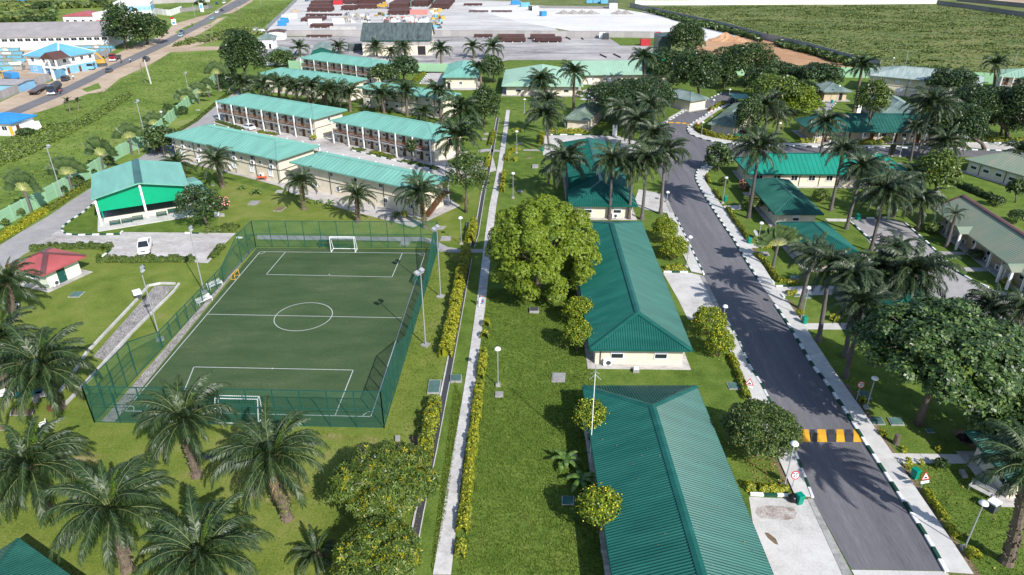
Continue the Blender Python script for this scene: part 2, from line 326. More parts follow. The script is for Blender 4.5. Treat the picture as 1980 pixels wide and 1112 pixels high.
_slab = {}
def slab_path(name, left, right, step, z, m, gap=0.02, label=None):
    """walk of separate slabs between two straight edges given end to end"""
    L = [G(*p) for p in left]; Rr = [G(*p) for p in right]
    root = empty(name, L[0], kind='structure'); o = Vector(root.location)
    def at(poly, t):
        s = [0.0]
        for a, b in zip(poly, poly[1:]): s.append(s[-1] + (b - a).length)
        x = t * s[-1]
        for i in range(len(poly) - 1):
            if x <= s[i + 1] or i == len(poly) - 2:
                return poly[i].lerp(poly[i + 1], (x - s[i]) / max(1e-6, s[i + 1] - s[i]))
    tot = sum((b - a).length for a, b in zip(L, L[1:])); n = max(1, round(tot / step)); g = gap / tot
    for i in range(n):
        t0, t1 = i / n + g, (i + 1) / n - g
        dz = rnd.uniform(-0.006, 0.006)
        b = MB(); b.prism([(at(L, t0) - o).to_2d(), (at(Rr, t0) - o).to_2d(), (at(Rr, t1) - o).to_2d(), (at(L, t1) - o).to_2d()], -0.05, z + dz)
        b.build('paving_slab', M[m], root)
    bed = MB(); k = 12
    bed.prism([(at(L, i / k) - o).to_2d() for i in range(k + 1)] + [(at(Rr, 1 - i / k) - o).to_2d() for i in range(k + 1)], -0.05, z - 0.03)
    bed.build('joint_bed', M['soil'], root)
    return root

# ------------------------------------------------------------------ buildings
def roof_face(b, P0, P1, Q1, Q0, sp, hh, ww, m=0):
    P0, P1, Q1, Q0 = map(Vector, (P0, P1, Q1, Q0))
    b.face([P0, P1, Q1] if (Q1 - Q0).length < 1e-4 else [P0, P1, Q1, Q0], m)
    e = (P1 - P0); L = e.length
    if L < 0.1 or not sp: return
    e /= L; a = (Q0 - P0).dot(e); c = (P1 - Q1).dot(e)
    up = (Q0 - P0) - e * a; S = up.length; up /= S; nrm = e.cross(up).normalized()
    k = int(L / sp)
    for i in range(k):
        x = (i + 0.5) * L / k
        f = min(1.0, x / a if a > 0.05 else 1.0, (L - x) / c if c > 0.05 else 1.0) * S - 0.03
        if f < 0.15: continue
        o = P0 + e * x + nrm * 0.004; h = e * ww / 2
        b.raw([o - h, o + h, o + h + up * f, o - h + up * f, o + nrm * hh, o + nrm * hh + up * f], [(0, 4, 5, 3), (4, 1, 2, 5), (0, 1, 4)], m)

def ridge_piece(root, name, a, c, m, wd=0.42):
    a = Vector(a); c = Vector(c); b = MB(); t = (c - a).normalized(); s = t.cross(Vector((0, 0, 1))).normalized(); n = s.cross(t)
    h = [s * wd / 2 - n * 0.02, n * 0.10, s * -wd / 2 - n * 0.02, n * -0.06]
    vs = [p + q for p in (a, c) for q in h]
    b.raw(vs, [(0, 4, 5, 1), (1, 5, 6, 2), (2, 6, 7, 3), (3, 7, 4, 0), (0, 1, 2, 3), (7, 6, 5, 4)])
    b.build(name, m, root)

_win = {}
def window_at(root, x, y, z, rz, wd, ht, kind='shutter'):
    k = (round(wd, 2), round(ht, 2), kind)
    if k not in _win:
        f = MB(); t = 0.09
        for c, d in (((0, -.03, ht / 2 + t / 2), (wd + 2 * t, .1, t)), ((0, -.05, -ht / 2 - t / 2), (wd + 2 * t + .1, .16, t)), ((-wd / 2 - t / 2, -.03, 0), (t, .1, ht)), ((wd / 2 + t / 2, -.03, 0), (t, .1, ht))): f.box(c, d)
        p = MB(); p.box((0, -.012, -ht * .25 if kind == 'shutter' else 0), (wd, .03, ht * .5 if kind == 'shutter' else ht))
        s = MB()
        if kind == 'shutter':
            n = 5
            for i in range(n): s.box((0, -.03, ht * (.5 * (i + .5) / n)), (wd, .06, ht * .5 / n * .9))
        else: s.box((0, -.032, 0), (.05, .03, ht)); 
        _win[k] = (f.mesh('window', M['white']), p.mesh('pane', M['glass'] if kind != 'white' else M['shutter']), s.mesh('shutter' if kind == 'shutter' else 'mullion', M['shutter']), 'shutter' if kind == 'shutter' else 'mullion')
    w = put('window', _win[k][0], root, (x, y, z), (0, 0, rz))
    put('pane', _win[k][1], w); put(_win[k][3], _win[k][2], w)

_ac = None
def aircon_at(root, x, y, z, rz):
    global _ac
    if _ac is None:
        a = MB(); a.box((0, -.25, 0), (.95, .4, .72)); a.box((-.3, -.25, -.42), (.08, .45, .12)); a.box((.3, -.25, -.42), (.08, .45, .12))
        g = MB(); g.tube([(.12, -.47, 0), (.12, -.44, 0)], .29, 14)
        _ac = (a.mesh('air_conditioner', M['white']), g.mesh('fan_grille', M['dark_steel']))
    o = put('air_conditioner', _ac[0], root, (x, y, z), (0, 0, rz)); put('fan_grille', _ac[1], o)

def door_at(root, x, y, z, rz, wd=0.95, ht=2.05, m='door'):
    k = ('door', wd, ht, m)
    if k not in _win:
        d = MB(); d.box((0, -.03, ht / 2), (wd, .08, ht)); h = MB(); h.box((wd * .36, -.09, ht * .48), (.05, .06, .16)); _win[k] = (d.mesh('door', M[m]), h.mesh('handle', M['steel']))
    o = put('door', _win[k][0], root, (x, y, z), (0, 0, rz)); put('handle', _win[k][1], o)

class Bld: pass
def building(name, label, cat, A, B, depth=None, C=None, eave=2.6, pitch=22, oh=0.8, roof='roof_teal', wall='wall_cream', rib=0.5, ribh=0.05, ribw=None, kind='hip',
             hipk=1.0, cap=None, group=None, base_z=0.0, axis=None, cap_w=0.42, apron=True, fascia=None, wall_top=None):
    a = G(A[0], A[1], eave); b_ = G(B[0], B[1], eave); u = (b_ - a); W = u.length; u = u / W; v = Vector((-u.y, u.x, 0))
    D = depth if depth else abs((G(C[0], C[1], eave) - b_).dot(v))
    root = empty(name, (a.x, a.y, base_z), math.atan2(u.y, u.x), label, cat, group)
    q = Bld(); q.root, q.W, q.D, q.oh, q.eave = root, W, D, oh, eave
    ax = axis or ('x' if W >= D else 'y'); sh = D if ax == 'x' else W
    rise = sh / 2 * math.tan(R(pitch)); hk = hipk if isinstance(hipk, tuple) else (hipk, hipk); hp, hq = (0.0, 0.0) if kind == 'gable' else [min(k_ * sh / 2, (W if ax == 'x' else D) / 2) for k_ in hk]; z0, z1 = eave, eave + rise; q.ridge = z1
    if ax == 'x': r0, r1 = (hp, D / 2, z1), (W - hq, D / 2, z1)
    else: r0, r1 = (W / 2, hp, z1), (W / 2, D - hq, z1)
    c = [(0, 0, z0), (W, 0, z0), (W, D, z0), (0, D, z0)]
    rb = MB(); rw = ribw or rib * 0.3; cm = M[cap or roof]
    if ax == 'x':
        roof_face(rb, c[0], c[1], r1, r0, rib, ribh, rw); roof_face(rb, c[2], c[3], r0, r1, rib, ribh, rw)
        if hp > 0: roof_face(rb, c[1], c[2], r1, r1, rib, ribh, rw); roof_face(rb, c[3], c[0], r0, r0, rib, ribh, rw)
        hips = [(c[0], r0), (c[3], r0), (c[1], r1), (c[2], r1)]
    else:
        roof_face(rb, c[1], c[2], r1, r0, rib, ribh, rw); roof_face(rb, c[3], c[0], r0, r1, rib, ribh, rw)
        if hp > 0: roof_face(rb, c[0], c[1], r0, r0, rib, ribh, rw); roof_face(rb, c[2], c[3], r1, r1, rib, ribh, rw)
        hips = [(c[0], r0), (c[1], r0), (c[2], r1), (c[3], r1)]
    if kind == 'gable' and wall_top is None:
        for e, rr in (((c[3], c[0]), r0), ((c[1], c[2]), r1)) if ax == 'x' else (((c[0], c[1]), r0), ((c[2], c[3]), r1)):
            gb = MB(); ce = Vector((W / 2, D / 2, 0)); k_ = [Vector(p_) for p_ in (*e, rr)]; ax_v = Vector((1, 0, 0)) if ax == 'x' else Vector((0, 1, 0)); si = 1 if (ce - k_[0]).dot(ax_v) > 0 else -1
            k_ = [p_ + ax_v * si * min(oh, .6) - Vector((0, 0, .04)) for p_ in k_]; gb.raw(k_ + [p_ + ax_v * si * .15 for p_ in k_], [(0, 1, 2), (5, 4, 3), (0, 3, 4, 1), (1, 4, 5, 2), (2, 5, 3, 0)]); gb.build('gable_wall', M[wall], root)
    ro = rb.build('roof', M[roof], root); q.roof = ro
    ridge_piece(ro, 'ridge_cap', r0, r1, cm, cap_w)
    if kind != 'gable':
        for p, s in hips: ridge_piece(ro, 'hip_cap', Vector(p) + (Vector(s) - Vector(p)) * 0.01, s, cm, cap_w)
    f = MB(); t = 0.06
    ed = list(zip(c, c[1:] + c[:1]))
    if kind == 'gable': ed = [e_ for i_, e_ in enumerate(ed) if (i_ % 2 == 0) == (ax == 'x')] + ([(c[0], r0), (c[3], r0), (c[1], r1), (c[2], r1)] if ax == 'x' else [(c[0], r0), (c[1], r0), (c[2], r1), (c[3], r1)])
    for p0, p1 in ed:
        d = (Vector(p1) - Vector(p0)).normalized(); nn = Vector((d.y, -d.x, 0)) * t / 2
        f.bar(Vector(p0) + nn + Vector((0, 0, -.12)), Vector(p1) + nn + Vector((0, 0, -.12)), t, .24)
    f.build('fascia', M[fascia or roof], ro)
    sf = MB()
    if kind != 'gable': sf.face([(p[0] * .998 + W * .001, p[1] * .998 + D * .001, z0 - .02) for p in reversed(c)]); 
    if sf.v: sf.build('soffit', M['trim_brown'], ro)
    wt = wall_top or eave - 0.03
    wb = MB(); wb.prism([(oh, oh), (W - oh, oh), (W - oh, D - oh), (oh, D - oh)], -.1, wt); q.wall = wb.build('wall', M[wall], root)
    if apron:
        ab = MB(); e = 0.1; ab.prism([(-e, -e), (W + e, -e), (W + e, D + e), (-e, D + e)], -.1, 0.09); ab.build('apron', M['concrete_old'], root)
    def side(s, t, off=0.0):
        """point on a wall face: t metres along it seen from outside, left to right"""
        if s == 'F': return (oh + t, oh - off, 0.0)
        if s == 'R': return (W - oh + off, oh + t, R(90))
        if s == 'B': return (W - oh - t, D - oh + off, R(180))
        return (oh - off, D - oh - t, R(-90))
    q.side = side; q.len = lambda s: (W if s in 'FB' else D) - 2 * oh
    def windows(s, n, z, wd=1.1, ht=1.1, mode='shutter', lo=0.0, hi=1.0):
        L = q.len(s)
        for i in range(n):
            t = L * (lo + (hi - lo) * (i + .5) / n); x, y, r = side(s, t); window_at(root, x, y, z, r, wd, ht, mode)
    q.windows = windows
    def doors(s, n, z=0.1, lo=0.0, hi=1.0, shift=0.0, m='door', wd=.95):
        L = q.len(s)
        for i in range(n):
            x, y, r = side(s, L * (lo + (hi - lo) * (i + .5) / n) + shift); door_at(root, x, y, z, r, wd, m=m)
    q.doors = doors
    def acs(s, n, z=0.7, lo=0.0, hi=1.0, shift=0.0):
        L = q.len(s)
        for i in range(n):
            x, y, r = side(s, L * (lo + (hi - lo) * (i + .5) / n) + shift); aircon_at(root, x, y, z, r)
    q.acs = acs
    def pipes(s, n, lo=0.0, hi=1.0):
        L = q.len(s)
        for i in range(n):
            x, y, r = side(s, L * (lo + (hi - lo) * (i + .5) / n)); pb = MB(); pb.box((0, -.05, wt / 2), (.1, .1, wt)); pb.build('downpipe', M['dark_steel'], root, (x, y, 0), (0, 0, r))
    q.pipes = pipes
    def band(z, h, m, out=0.04, sides='FRBL'):
        bb = MB(); o = oh - out; bb.prism([(o, o), (W - o, o), (W - o, D - o), (o, D - o)], z, z + h); bb.build('wall_band', M[m], root)
    q.band = band
    return q

def veranda(q, s, n, dep=1.5, floors=(2.6,), col_m='wall_white', rail=True, doors=0, z_top=None, win=0):
    """posts, gallery floor and railing along one side, with doors and windows in the wall behind"""
    L = q.len(s); r = q.root; e = z_top or q.eave
    x0, y0, rz = q.side(s, 0); ux, uy = math.cos(rz), math.sin(rz); nx, ny = uy, -ux
    P = lambda t, o, z: (x0 + ux * t + nx * o, y0 + uy * t + ny * o, z)
    for i in range(n + 1):
        cb = MB(); cb.box((0, 0, e / 2), (.26, .26, e)); cb.build('column', M[col_m], r, P(L * i / n, dep, 0), (0, 0, rz))
    for z in floors:
        fb = MB(); fb.box((L / 2, -dep / 2 - .02, z), (L + .3, dep + .2, .22)); fb.build('gallery_floor', M['band'], r, (x0, y0, 0), (0, 0, rz))
        if rail:
            for i in range(n):
                rb = MB(); a, b = L * i / n + .14, L * (i + 1) / n - .14
                for k in range(4): rb.bar((a, -dep, z + .3 + k * .25), (b, -dep, z + .3 + k * .25), .07)
                m_ = int((b - a) / .2)
                for k in range(m_ + 1): rb.bar((a + (b - a) * k / m_, -dep, z + .1), (a + (b - a) * k / m_, -dep, z + 1.05), .05)
                rb.build('railing', M['door'], r, (x0, y0, 0), (0, 0, rz))
    for z in (0.1,) + tuple(f + .12 for f in floors):
        for i in range(doors):
            t = L * (i + .5) / doors; x, y, rr = q.side(s, t); door_at(r, x, y, z, rr)
            x, y, rr = q.side(s, t - L / doors * .33); window_at(r, x, y, z + 1.35, rr, .9, .55, 'dark')

# ------------------------------------------------------------------ plants
def np_quads(name, V, mats, midx=None, smooth=False):
    """V: (n, k, 3) polygons with k corners each, every polygon its own island"""
    n, k = V.shape[0], V.shape[1]; me = bpy.data.meshes.new(name)
    me.vertices.add(n * k); me.vertices.foreach_set('co', V.reshape(-1).astype(np.float32))
    me.loops.add(n * k); me.loops.foreach_set('vertex_index', np.arange(n * k, dtype=np.int32))
    me.polygons.add(n); me.polygons.foreach_set('loop_start', np.arange(0, n * k, k, dtype=np.int32))
    for x in (mats if isinstance(mats, (list, tuple)) else [mats]): me.materials.append(x)
    if midx is not None: me.polygons.foreach_set('material_index', midx.astype(np.int32))
    me.update(calc_edges=True); return me

def unit(a): return a / np.maximum(1e-9, np.linalg.norm(a, axis=-1, keepdims=True))
def leaf_cards(c, n, L, Wd, g, tilt=0.5, droop=0.0):
    """rhombic leaves at c, roughly facing n"""
    k = len(c); n = unit(n + g.normal(0, tilt, (k, 3))); t = unit(np.cross(n, g.normal(0, 1, (k, 3)))); s = np.cross(n, t)
    if droop: t = unit(t + np.array([0, 0, -droop])); s = unit(np.cross(n, t))
    L = L * g.uniform(.7, 1.3, (k, 1)); Wd = Wd * g.uniform(.75, 1.25, (k, 1))
    return np.stack([c - t * L / 2, c + s * Wd / 2 + n * L * .06, c + t * L / 2, c - s * Wd / 2 + n * L * .06], 1)

DENS = 1.0
def crown_mesh(name, lobes, per, L, Wd, seed, mats, tip=0.0, fill=0.25, tilt=0.5, droop=0.15, ros=0):
    """lobes: (centre, radii). Leaves in a rough shell round each lobe, some inside; tip = share of leaves in the second material"""
    g = np.random.default_rng(seed); Cs, Ns = [], []
    for ctr, rad in lobes:
        k = max(8, int(DENS * per * (rad[0] * rad[1] + rad[0] * rad[2]) / 2)); d = unit(g.normal(0, 1, (k, 3)))
        d[:, 2] = np.where(d[:, 2] < -.35, -d[:, 2], d[:, 2])
        rr = np.where(g.random((k, 1)) < fill, g.uniform(.35, .85, (k, 1)), g.uniform(.84, 1.06, (k, 1)))
        Cs.append(np.array(ctr) + d * np.array(rad) * rr); Ns.append(unit(d / np.array(rad) + np.array([0, 0, .35])))
    C = np.concatenate(Cs); Nn = np.concatenate(Ns)
    if ros:
        k = len(C); a = unit(Nn + g.normal(0, .3, (k, 3))); t = unit(np.cross(a, g.normal(0, 1, (k, 3)))); s = np.cross(a, t); out = []
        for j in range(ros):
            th = 2 * math.pi * j / ros + g.uniform(-.3, .3, (k, 1)); d = unit(t * np.cos(th) + s * np.sin(th) + a * g.uniform(-.25, .55, (k, 1))); w_ = unit(np.cross(a, d)); l = L * g.uniform(.75, 1.25, (k, 1))
            out.append(np.stack([C, C + d * l * .55 + w_ * Wd / 2, C + d * l - a * l * .15, C + d * l * .55 - w_ * Wd / 2], 1))
        V = np.concatenate(out); mi = np.tile(np.where(g.random(k) < tip * (0.4 + 1.2 * (Nn[:, 2] > .5)), 1, 0), ros)
    else:
        V = leaf_cards(C, Nn, L, Wd, g, tilt, droop); mi = np.where(g.random(len(C)) < tip, 1, 0)
    return np_quads(name, V, mats, mi if isinstance(mats, (list, tuple)) and len(mats) > 1 else None)

def ppm(p):
    """photo pixels per metre at a point"""
    z = p.y * _cp + (CAM_H - p.z) * _sp
    return FPX / z

def limb_mesh(h, crown_c, R_, seed, m, tr=0.28, n=6):
    g = random.Random(seed); b = MB(); top = Vector(crown_c) * 0.72
    b.tube([(0, 0, -.2), (top.x * .2, top.y * .2, top.z * .35), (top.x * .7, top.y * .7, top.z * .75), tuple(top)], [tr * 1.45, tr, tr * .8, tr * .55], 8)
    for i in range(n):
        a = 2 * math.pi * i / n + g.uniform(-.4, .4); s = Vector((top.x * .6, top.y * .6, top.z * g.uniform(.6, .95)))
        e = Vector(crown_c) + Vector((math.cos(a) * R_ * .7, math.sin(a) * R_ * .7, g.uniform(-.05, .45) * R_))
        mid = s.lerp(e, .5) + Vector((0, 0, .12 * R_)); b.tube([s, mid, e], [tr * .5, tr * .3, tr * .1], 5)
        for k in range(2):
            e2 = mid + Vector((g.uniform(-1, 1), g.uniform(-1, 1), g.uniform(.1, .8))) * R_ * .4; b.tube([mid, e2], [tr * .25, tr * .06], 4)
    return b.mesh('trunk', m, True)

def tree(name, label, base, ctr, rx, ry, mats='leaf_mid', leaf=(.42, .26), per=10, nl=16, lobe=.42, seed=1, tip=0.0, flat=1.0, group=None, cat='tree', ros=0, droop=.15, fill=.3, tr=None, lowz=-.6):
    bp = G(*base); c = AT(ctr[0], ctr[1], bp.y); s = ppm(c); Rr = rx / s; dep = math.atan2(CAM_H - c.z, c.y)
    rz = max(Rr * .35, math.sqrt(max(.02, (ry / s) ** 2 - (Rr * math.sin(dep)) ** 2)) / math.cos(dep)) * flat
    cz = max(c.z, rz * .75)
    g = random.Random(seed); root = empty(name, bp, 0, label, cat, group)
    cc = Vector((c.x - bp.x, 0, cz)); lobes = []
    gold = math.pi * (3 - math.sqrt(5))
    for i in range(nl):
        zz = lowz + (1 - lowz) * (i + .5) / nl; q = math.sqrt(max(0, 1 - zz * zz)); a = i * gold + g.uniform(-.35, .35); k = g.uniform(.82, 1.0) * (1 - lobe * .8)
        lr = lobe * g.uniform(.75, 1.2)
        lobes.append(((cc.x + math.cos(a) * q * Rr * k, cc.y + math.sin(a) * q * Rr * k, cc.z + zz * rz * k), (Rr * lr, Rr * lr, max(rz * lr, Rr * lr * .55))))
    mm = [M[x] for x in mats] if isinstance(mats, (list, tuple)) else M[mats]
    me = crown_mesh('crown', lobes, per, leaf[0], leaf[1], seed, mm, tip, fill, droop=droop, ros=ros); put('crown', me, root)
    put('trunk', limb_mesh(0, cc, Rr, seed, M['bark'], tr or max(.12, Rr * .055)), root)
    return root

def frond_mesh(name, L, th0, bend, n, ll, seed, mats, sag=.55, lw=.11, fwd=42, twist=0.0):
    """a pinnate leaf growing along +X: bent midrib, two rows of tapering leaflets"""
    g = random.Random(seed); b = MB(); K = 10; pts = [Vector((0, 0, 0))]; tan = []
    for i in range(K):
        a = th0 - bend * ((i + .5) / K) ** 1.35; tan.append(Vector((math.cos(a), twist * i / K, math.sin(a))).normalized()); pts.append(pts[-1] + tan[-1] * (L / K))
    b.tube(pts, [.04 * (1 - .9 * i / K) * max(.6, L / 5) for i in range(K + 1)], 4, 0, False)
    for k in range(n):
        s = .10 + .89 * (k + .5) / n; j = min(K - 1, int(s * K)); p = pts[j].lerp(pts[j + 1], s * K - j); t = tan[j]
        side = Vector((0, 1, 0)); up = t.cross(side) * -1; 
        if up.z < 0 and abs(t.z) < .9: up = -up
        prof = (math.sin(math.pi * (0.13 + 0.80 * s))) ** .7; A = R(fwd + g.uniform(-8, 8) + 18 * s)
        for sg in (-1, 1):
            l = ll * prof * g.uniform(.82, 1.1); d = (side * sg * math.cos(A) + t * math.sin(A) + up * g.uniform(-.05, .35)).normalized()
            m1 = p + d * l * .5 + Vector((0, 0, -sag * l * .12)); tp = p + d * l * .88 + Vector((0, 0, -sag * l * g.uniform(.45, .75))); w_ = lw * (.6 + .4 * prof)
            e = t * w_ / 2
            b.raw([p - e * .6, p + e * .6, m1 + e, m1 - e, tp], [(0, 1, 2, 3), (3, 2, 4)], 1)
    return b.mesh(name, mats)

FR = {}
for kind, (lf, n, ll, lw, sag) in {'oil': ('frond', 66, .95, .115, .95), 'grey': ('frond_grey', 56, 1.05, .13, 1.05), 'coco': ('frond_grey', 44, .95, .12, 1.0), 'far': ('frond', 30, 1.2, .24, .75)}.items():
    mm = [M['rachis'], M[lf]]; my = [M['rachis'], M['frond_young']]
    FR[kind] = [frond_mesh('frond', 5, R(t), R(bd), n, ll, 10 + i, my if (i == 0 and kind in ('oil', 'far')) else mm, sag, lw, twist=tw)
                for i, (t, bd, tw) in enumerate(((84, 36, .05), (74, 84, .12), (64, 104, -.14), (52, 108, .12), (40, 104, -.12), (24, 96, .12), (6, 86, -.12), (-14, 68, .06)))]
for k_, n_ in (('oil', 40), ('grey', 34), ('far', 22), ('coco', 30)): FR[k_].append(frond_mesh('frond', 4.4, R(-38), R(44), n_, .85, 77, [M['rachis'], M['frond_dead']], 1.0, .11 if k_ != 'far' else .2, twist=.15))
_trunk = {}
def trunk_mesh(kind, h, lx, ly, r0, r1, seed):
    b = MB(); g = random.Random(seed); K = max(5, int(h / 0.45) if kind == 'oil' else 9); pts = []; rad = []
    for i in range(K + 1):
        t = i / K; bow = math.sin(t * math.pi) * (-.05 if kind != 'oil' else -.02)
        pts.append((lx * (t ** 1.15 + bow), ly * (t ** 1.15 + bow), h * t - (0.15 if i == 0 else 0)))
        rad.append((r0 + (r1 - r0) * t) * (1.45 if i == 0 else 1.0 + (.0 if kind != 'oil' else g.uniform(-.06, .08))))
    b.tube(pts, rad, 10)
    if kind == 'oil':                                # old frond stubs up the trunk
        for i in range(int(h * 15)):
            t = g.uniform(.03, 1); a = g.uniform(0, 6.28); j = min(K - 1, int(t * K)); p = Vector(pts[j]).lerp(Vector(pts[j + 1]), t * K - j); r = (r0 + (r1 - r0) * t)
            d = Vector((math.cos(a), math.sin(a), 0)); s = Vector((-d.y, d.x, 0)) * .09
            b.raw([p + d * r * .85 - s, p + d * r * .85 + s, p + d * (r + .17) + s * .7 + Vector((0, 0, .22)), p + d * (r + .17) - s * .7 + Vector((0, 0, .22)), p + d * (r * .9) + Vector((0, 0, .3))], [(0, 1, 2, 3), (3, 2, 4), (0, 3, 4), (1, 4, 2)], 0)
    return b
def palm(label, base, crown, rpx, kind='oil', nf=26, seed=1, group='oil palms', name='oil_palm', r0=None, joined=False, fern=False, dy=0.0, young=True):
    bp = G(*base); c = AT(crown[0], crown[1], bp.y + dy); h = max(1.0, c.z); s = ppm(c); Lf = rpx / s * 1.02; k = Lf / 5
    root = empty(name, bp, 0, label, 'palm tree', group); g = random.Random(seed * 13 + 5)
    lx, ly = c.x - bp.x, dy; oil = kind in ('oil', 'far')
    ra = r0 or (.42 if oil else .22 + h * .008); tb = trunk_mesh('oil' if (kind == 'oil' and not joined) else 'x', h, lx, ly, ra, ra * (.85 if oil else .62), seed)
    tr = tb.build('trunk', M['boots' if oil and not joined else ('trunk' if oil else 'trunk_grey')], root)
    if fern:
        gg = np.random.default_rng(seed); n_ = 260; t = gg.uniform(.12, .95, (n_, 1)); a = gg.uniform(0, 6.28, (n_, 1)); d = np.concatenate([np.cos(a), np.sin(a), a * 0], 1)
        C = np.concatenate([lx * t ** 1.15, ly * t, h * t], 1) + d * ra * 1.15
        put('fern_growth', np_quads('fern_growth', leaf_cards(C, d + [0, 0, .3], .34, .13, gg, .4, .6), M['fern']), tr)['kind'] = 'stuff'
    F = FR[kind]; spec = []; nf = int(nf * 1.5)
    for i in range(nf):
        t = (i + .5) / nf; v = min(7, max(0, int(t * 7.2 + g.uniform(-.5, .6)))); 
        if i == 0: v = 0
        elif v == 0: v = 1
        spec.append((v if young or v else 1, i * 2.39996 + g.uniform(-.25, .25), k * g.uniform(.80, 1.12) * (.8 if v == 0 else 1), g.uniform(-.16, .16)))
    for i in range(g.choice((0, 1, 2, 3)) if not joined else 0): spec.append((8, g.uniform(0, 6.28), k * g.uniform(.7, .95), g.uniform(-.2, .2)))
    if not joined:
        for v, a, sc, tl in spec: put('frond', F[v], root, (lx + math.cos(a) * ra * .3, ly + math.sin(a) * ra * .3, h - .15), (g.uniform(-.15, .15), tl, a), (sc, sc, sc))
    else:
        b = MB()
        for v, a, sc, tl in spec:
            mw = Matrix.Translation((lx, ly, h - .1)) @ Matrix.Rotation(a, 4, 'Z') @ Matrix.Rotation(tl, 4, 'Y') @ Matrix.Scale(sc, 4); me = F[v]; co = [mw @ x.co for x in me.vertices]; n = len(b.v)
            b.v += [tuple(x) for x in co]
            for p in me.polygons: b.f.append(tuple(i + n for i in p.vertices)); b.m.append(0 if p.material_index == 0 else (2 if v == 0 else 1))
        b.build('crown', [M['rachis'], M['frond' if oil else 'frond_grey'], M['frond_young']], root)
    return root

def fan_palm(label, base, fan, rpx, seed=1, az=0.0, near=False, nb=17):
    """traveller's palm: stalks fanned in one plane, a paddle blade on each"""
    bp = G(*base); c = AT(fan[0], fan[1], bp.y); h = max(.6, c.z); s = ppm(c); L = rpx / s
    root = empty('traveller_palm', bp, az, label, 'palm tree', 'traveller palms'); g = random.Random(seed)
    tb = trunk_mesh('x', h, (c.x - bp.x), 0, .24, .2, seed); tb.build('trunk', M['trunk_grey'], root)
    for i in range(nb):
        a = R(-78 + 156 * i / (nb - 1)) + g.uniform(-.03, .03); b = MB(); ll = L * g.uniform(.9, 1.08); st = ll * .42
        d = Vector((math.sin(a), g.uniform(-.06, .06), math.cos(a))).normalized(); q = Vector((0, 1, 0))
        b.tube([(0, 0, 0), d * st], [.06 * L / 4, .025 * L / 4], 4, 0, False)
        p = d * st; wd = ll * .12; K = 5; side = q.cross(d).normalized(); dr = Vector((0, 0, -1)); tw = g.uniform(-.5, .5); ax_ = (side * math.cos(tw) + q * math.sin(tw))
        prev = None
        for k in range(K + 1):
            t = k / K; x = p + d * (ll - st) * t + dr * (t * t) * ll * .10 * abs(math.sin(a)) + q * g.uniform(-.04, .04); ww = wd * (math.sin(math.pi * (.1 + .87 * t)) ** .6)
            cur = (x - ax_ * ww, x + ax_ * ww)
            if prev: b.raw([prev[0], prev[1], cur[1], cur[0]], [(0, 1, 2, 3)], 1)
            prev = cur
        b.build('leaf', [M['fan_stem'], M['fan_leaf']], root, ((c.x - bp.x), 0, h - .2))
    return root

def banana(label, base, rpx, seed=1, nb=9, cat='banana plant'):
    bp = G(*base); s = ppm(bp); L = rpx / s; g = random.Random(seed); root = empty('banana_plant', bp, 0, label, cat, 'banana plants')
    t = MB(); t.tube([(0, 0, -.1), (0, 0, L * .45)], [.16, .09], 7); t.build('stem', M['hedge_green'], root)
    for i in range(nb):
        a = i * 2.4 + g.uniform(-.2, .2); el = R(g.uniform(30, 72)); b = MB(); prev = None; K = 6; x = Vector((0, 0, 0)); an = el
        for k in range(K + 1):
            tt = k / K; ww = L * .13 * math.sin(math.pi * (.12 + .85 * tt)) ** .6; sd = Vector((0, ww, -ww * .25)), Vector((0, -ww, -ww * .25))
            cur = (x + sd[0], x.copy(), x + sd[1])
            if prev: b.raw([prev[0], prev[1], prev[2], cur[0], cur[1], cur[2]], [(0, 1, 4, 3), (1, 2, 5, 4)])
            prev = cur; an -= R(g.uniform(12, 22)); x = x + Vector((math.cos(an), 0, math.sin(an))) * L / K
        b.build('leaf', M['banana'], root, (0, 0, L * .42), (0, 0, a))
    return root

def shrub(name, label, base, ctr, rx, ry, mats='hedge_green', seed=1, leaf=(.22, .12), per=60, tip=0.0, flowers=0, fm='flower', group='shrubs', cat='shrub', nl=9, fs=.13):
    bp = G(*base); c = AT(ctr[0], ctr[1], bp.y); s = ppm(c); Rr = rx / s; rz = max(.35 * Rr, ry / s * .85); cz = max(c.z, rz * .8)
    root = empty(name, bp, 0, label, cat, group); g = random.Random(seed); nl = nl * 2; lobes = [((0, 0, cz), (Rr * .86, Rr * .86, rz * .86))]
    for i in range(nl):
        a = i * 2.4; zz = -.4 + 1.3 * (i + .5) / nl; q = math.sqrt(max(0, 1 - zz * zz)); k = g.uniform(.66, .76)
        lobes.append(((math.cos(a) * q * Rr * k, math.sin(a) * q * Rr * k, cz + zz * rz * k), (Rr * .29, Rr * .29, rz * .29)))
    mm = [M[x] for x in mats] if isinstance(mats, (list, tuple)) else M[mats]
    put('foliage', crown_mesh('foliage', lobes, per * 6.5, leaf[0], leaf[1], seed, mm, tip, .3), root)
    t = MB()
    for i in range(4): t.tube([(0, 0, -.1), (g.uniform(-.4, .4) * Rr, g.uniform(-.4, .4) * Rr, cz)], [.07, .03], 5)
    t.build('stem', M['bark'], root)
    if flowers:
        gg = np.random.default_rng(seed + 3); d = unit(gg.normal(0, 1, (flowers, 3))); d[:, 2] = np.abs(d[:, 2]) * np.where(gg.random(flowers) < .75, 1, -1)
        C = np.array([0, 0, cz]) + d * np.array([Rr, Rr, rz]) * gg.uniform(.9, 1.12, (flowers, 1))
        V = leaf_cards(C, d, fs, fs, gg, .5); put('flowers', np_quads('flowers', V, M[fm]), root)['kind'] = 'stuff'
    return root

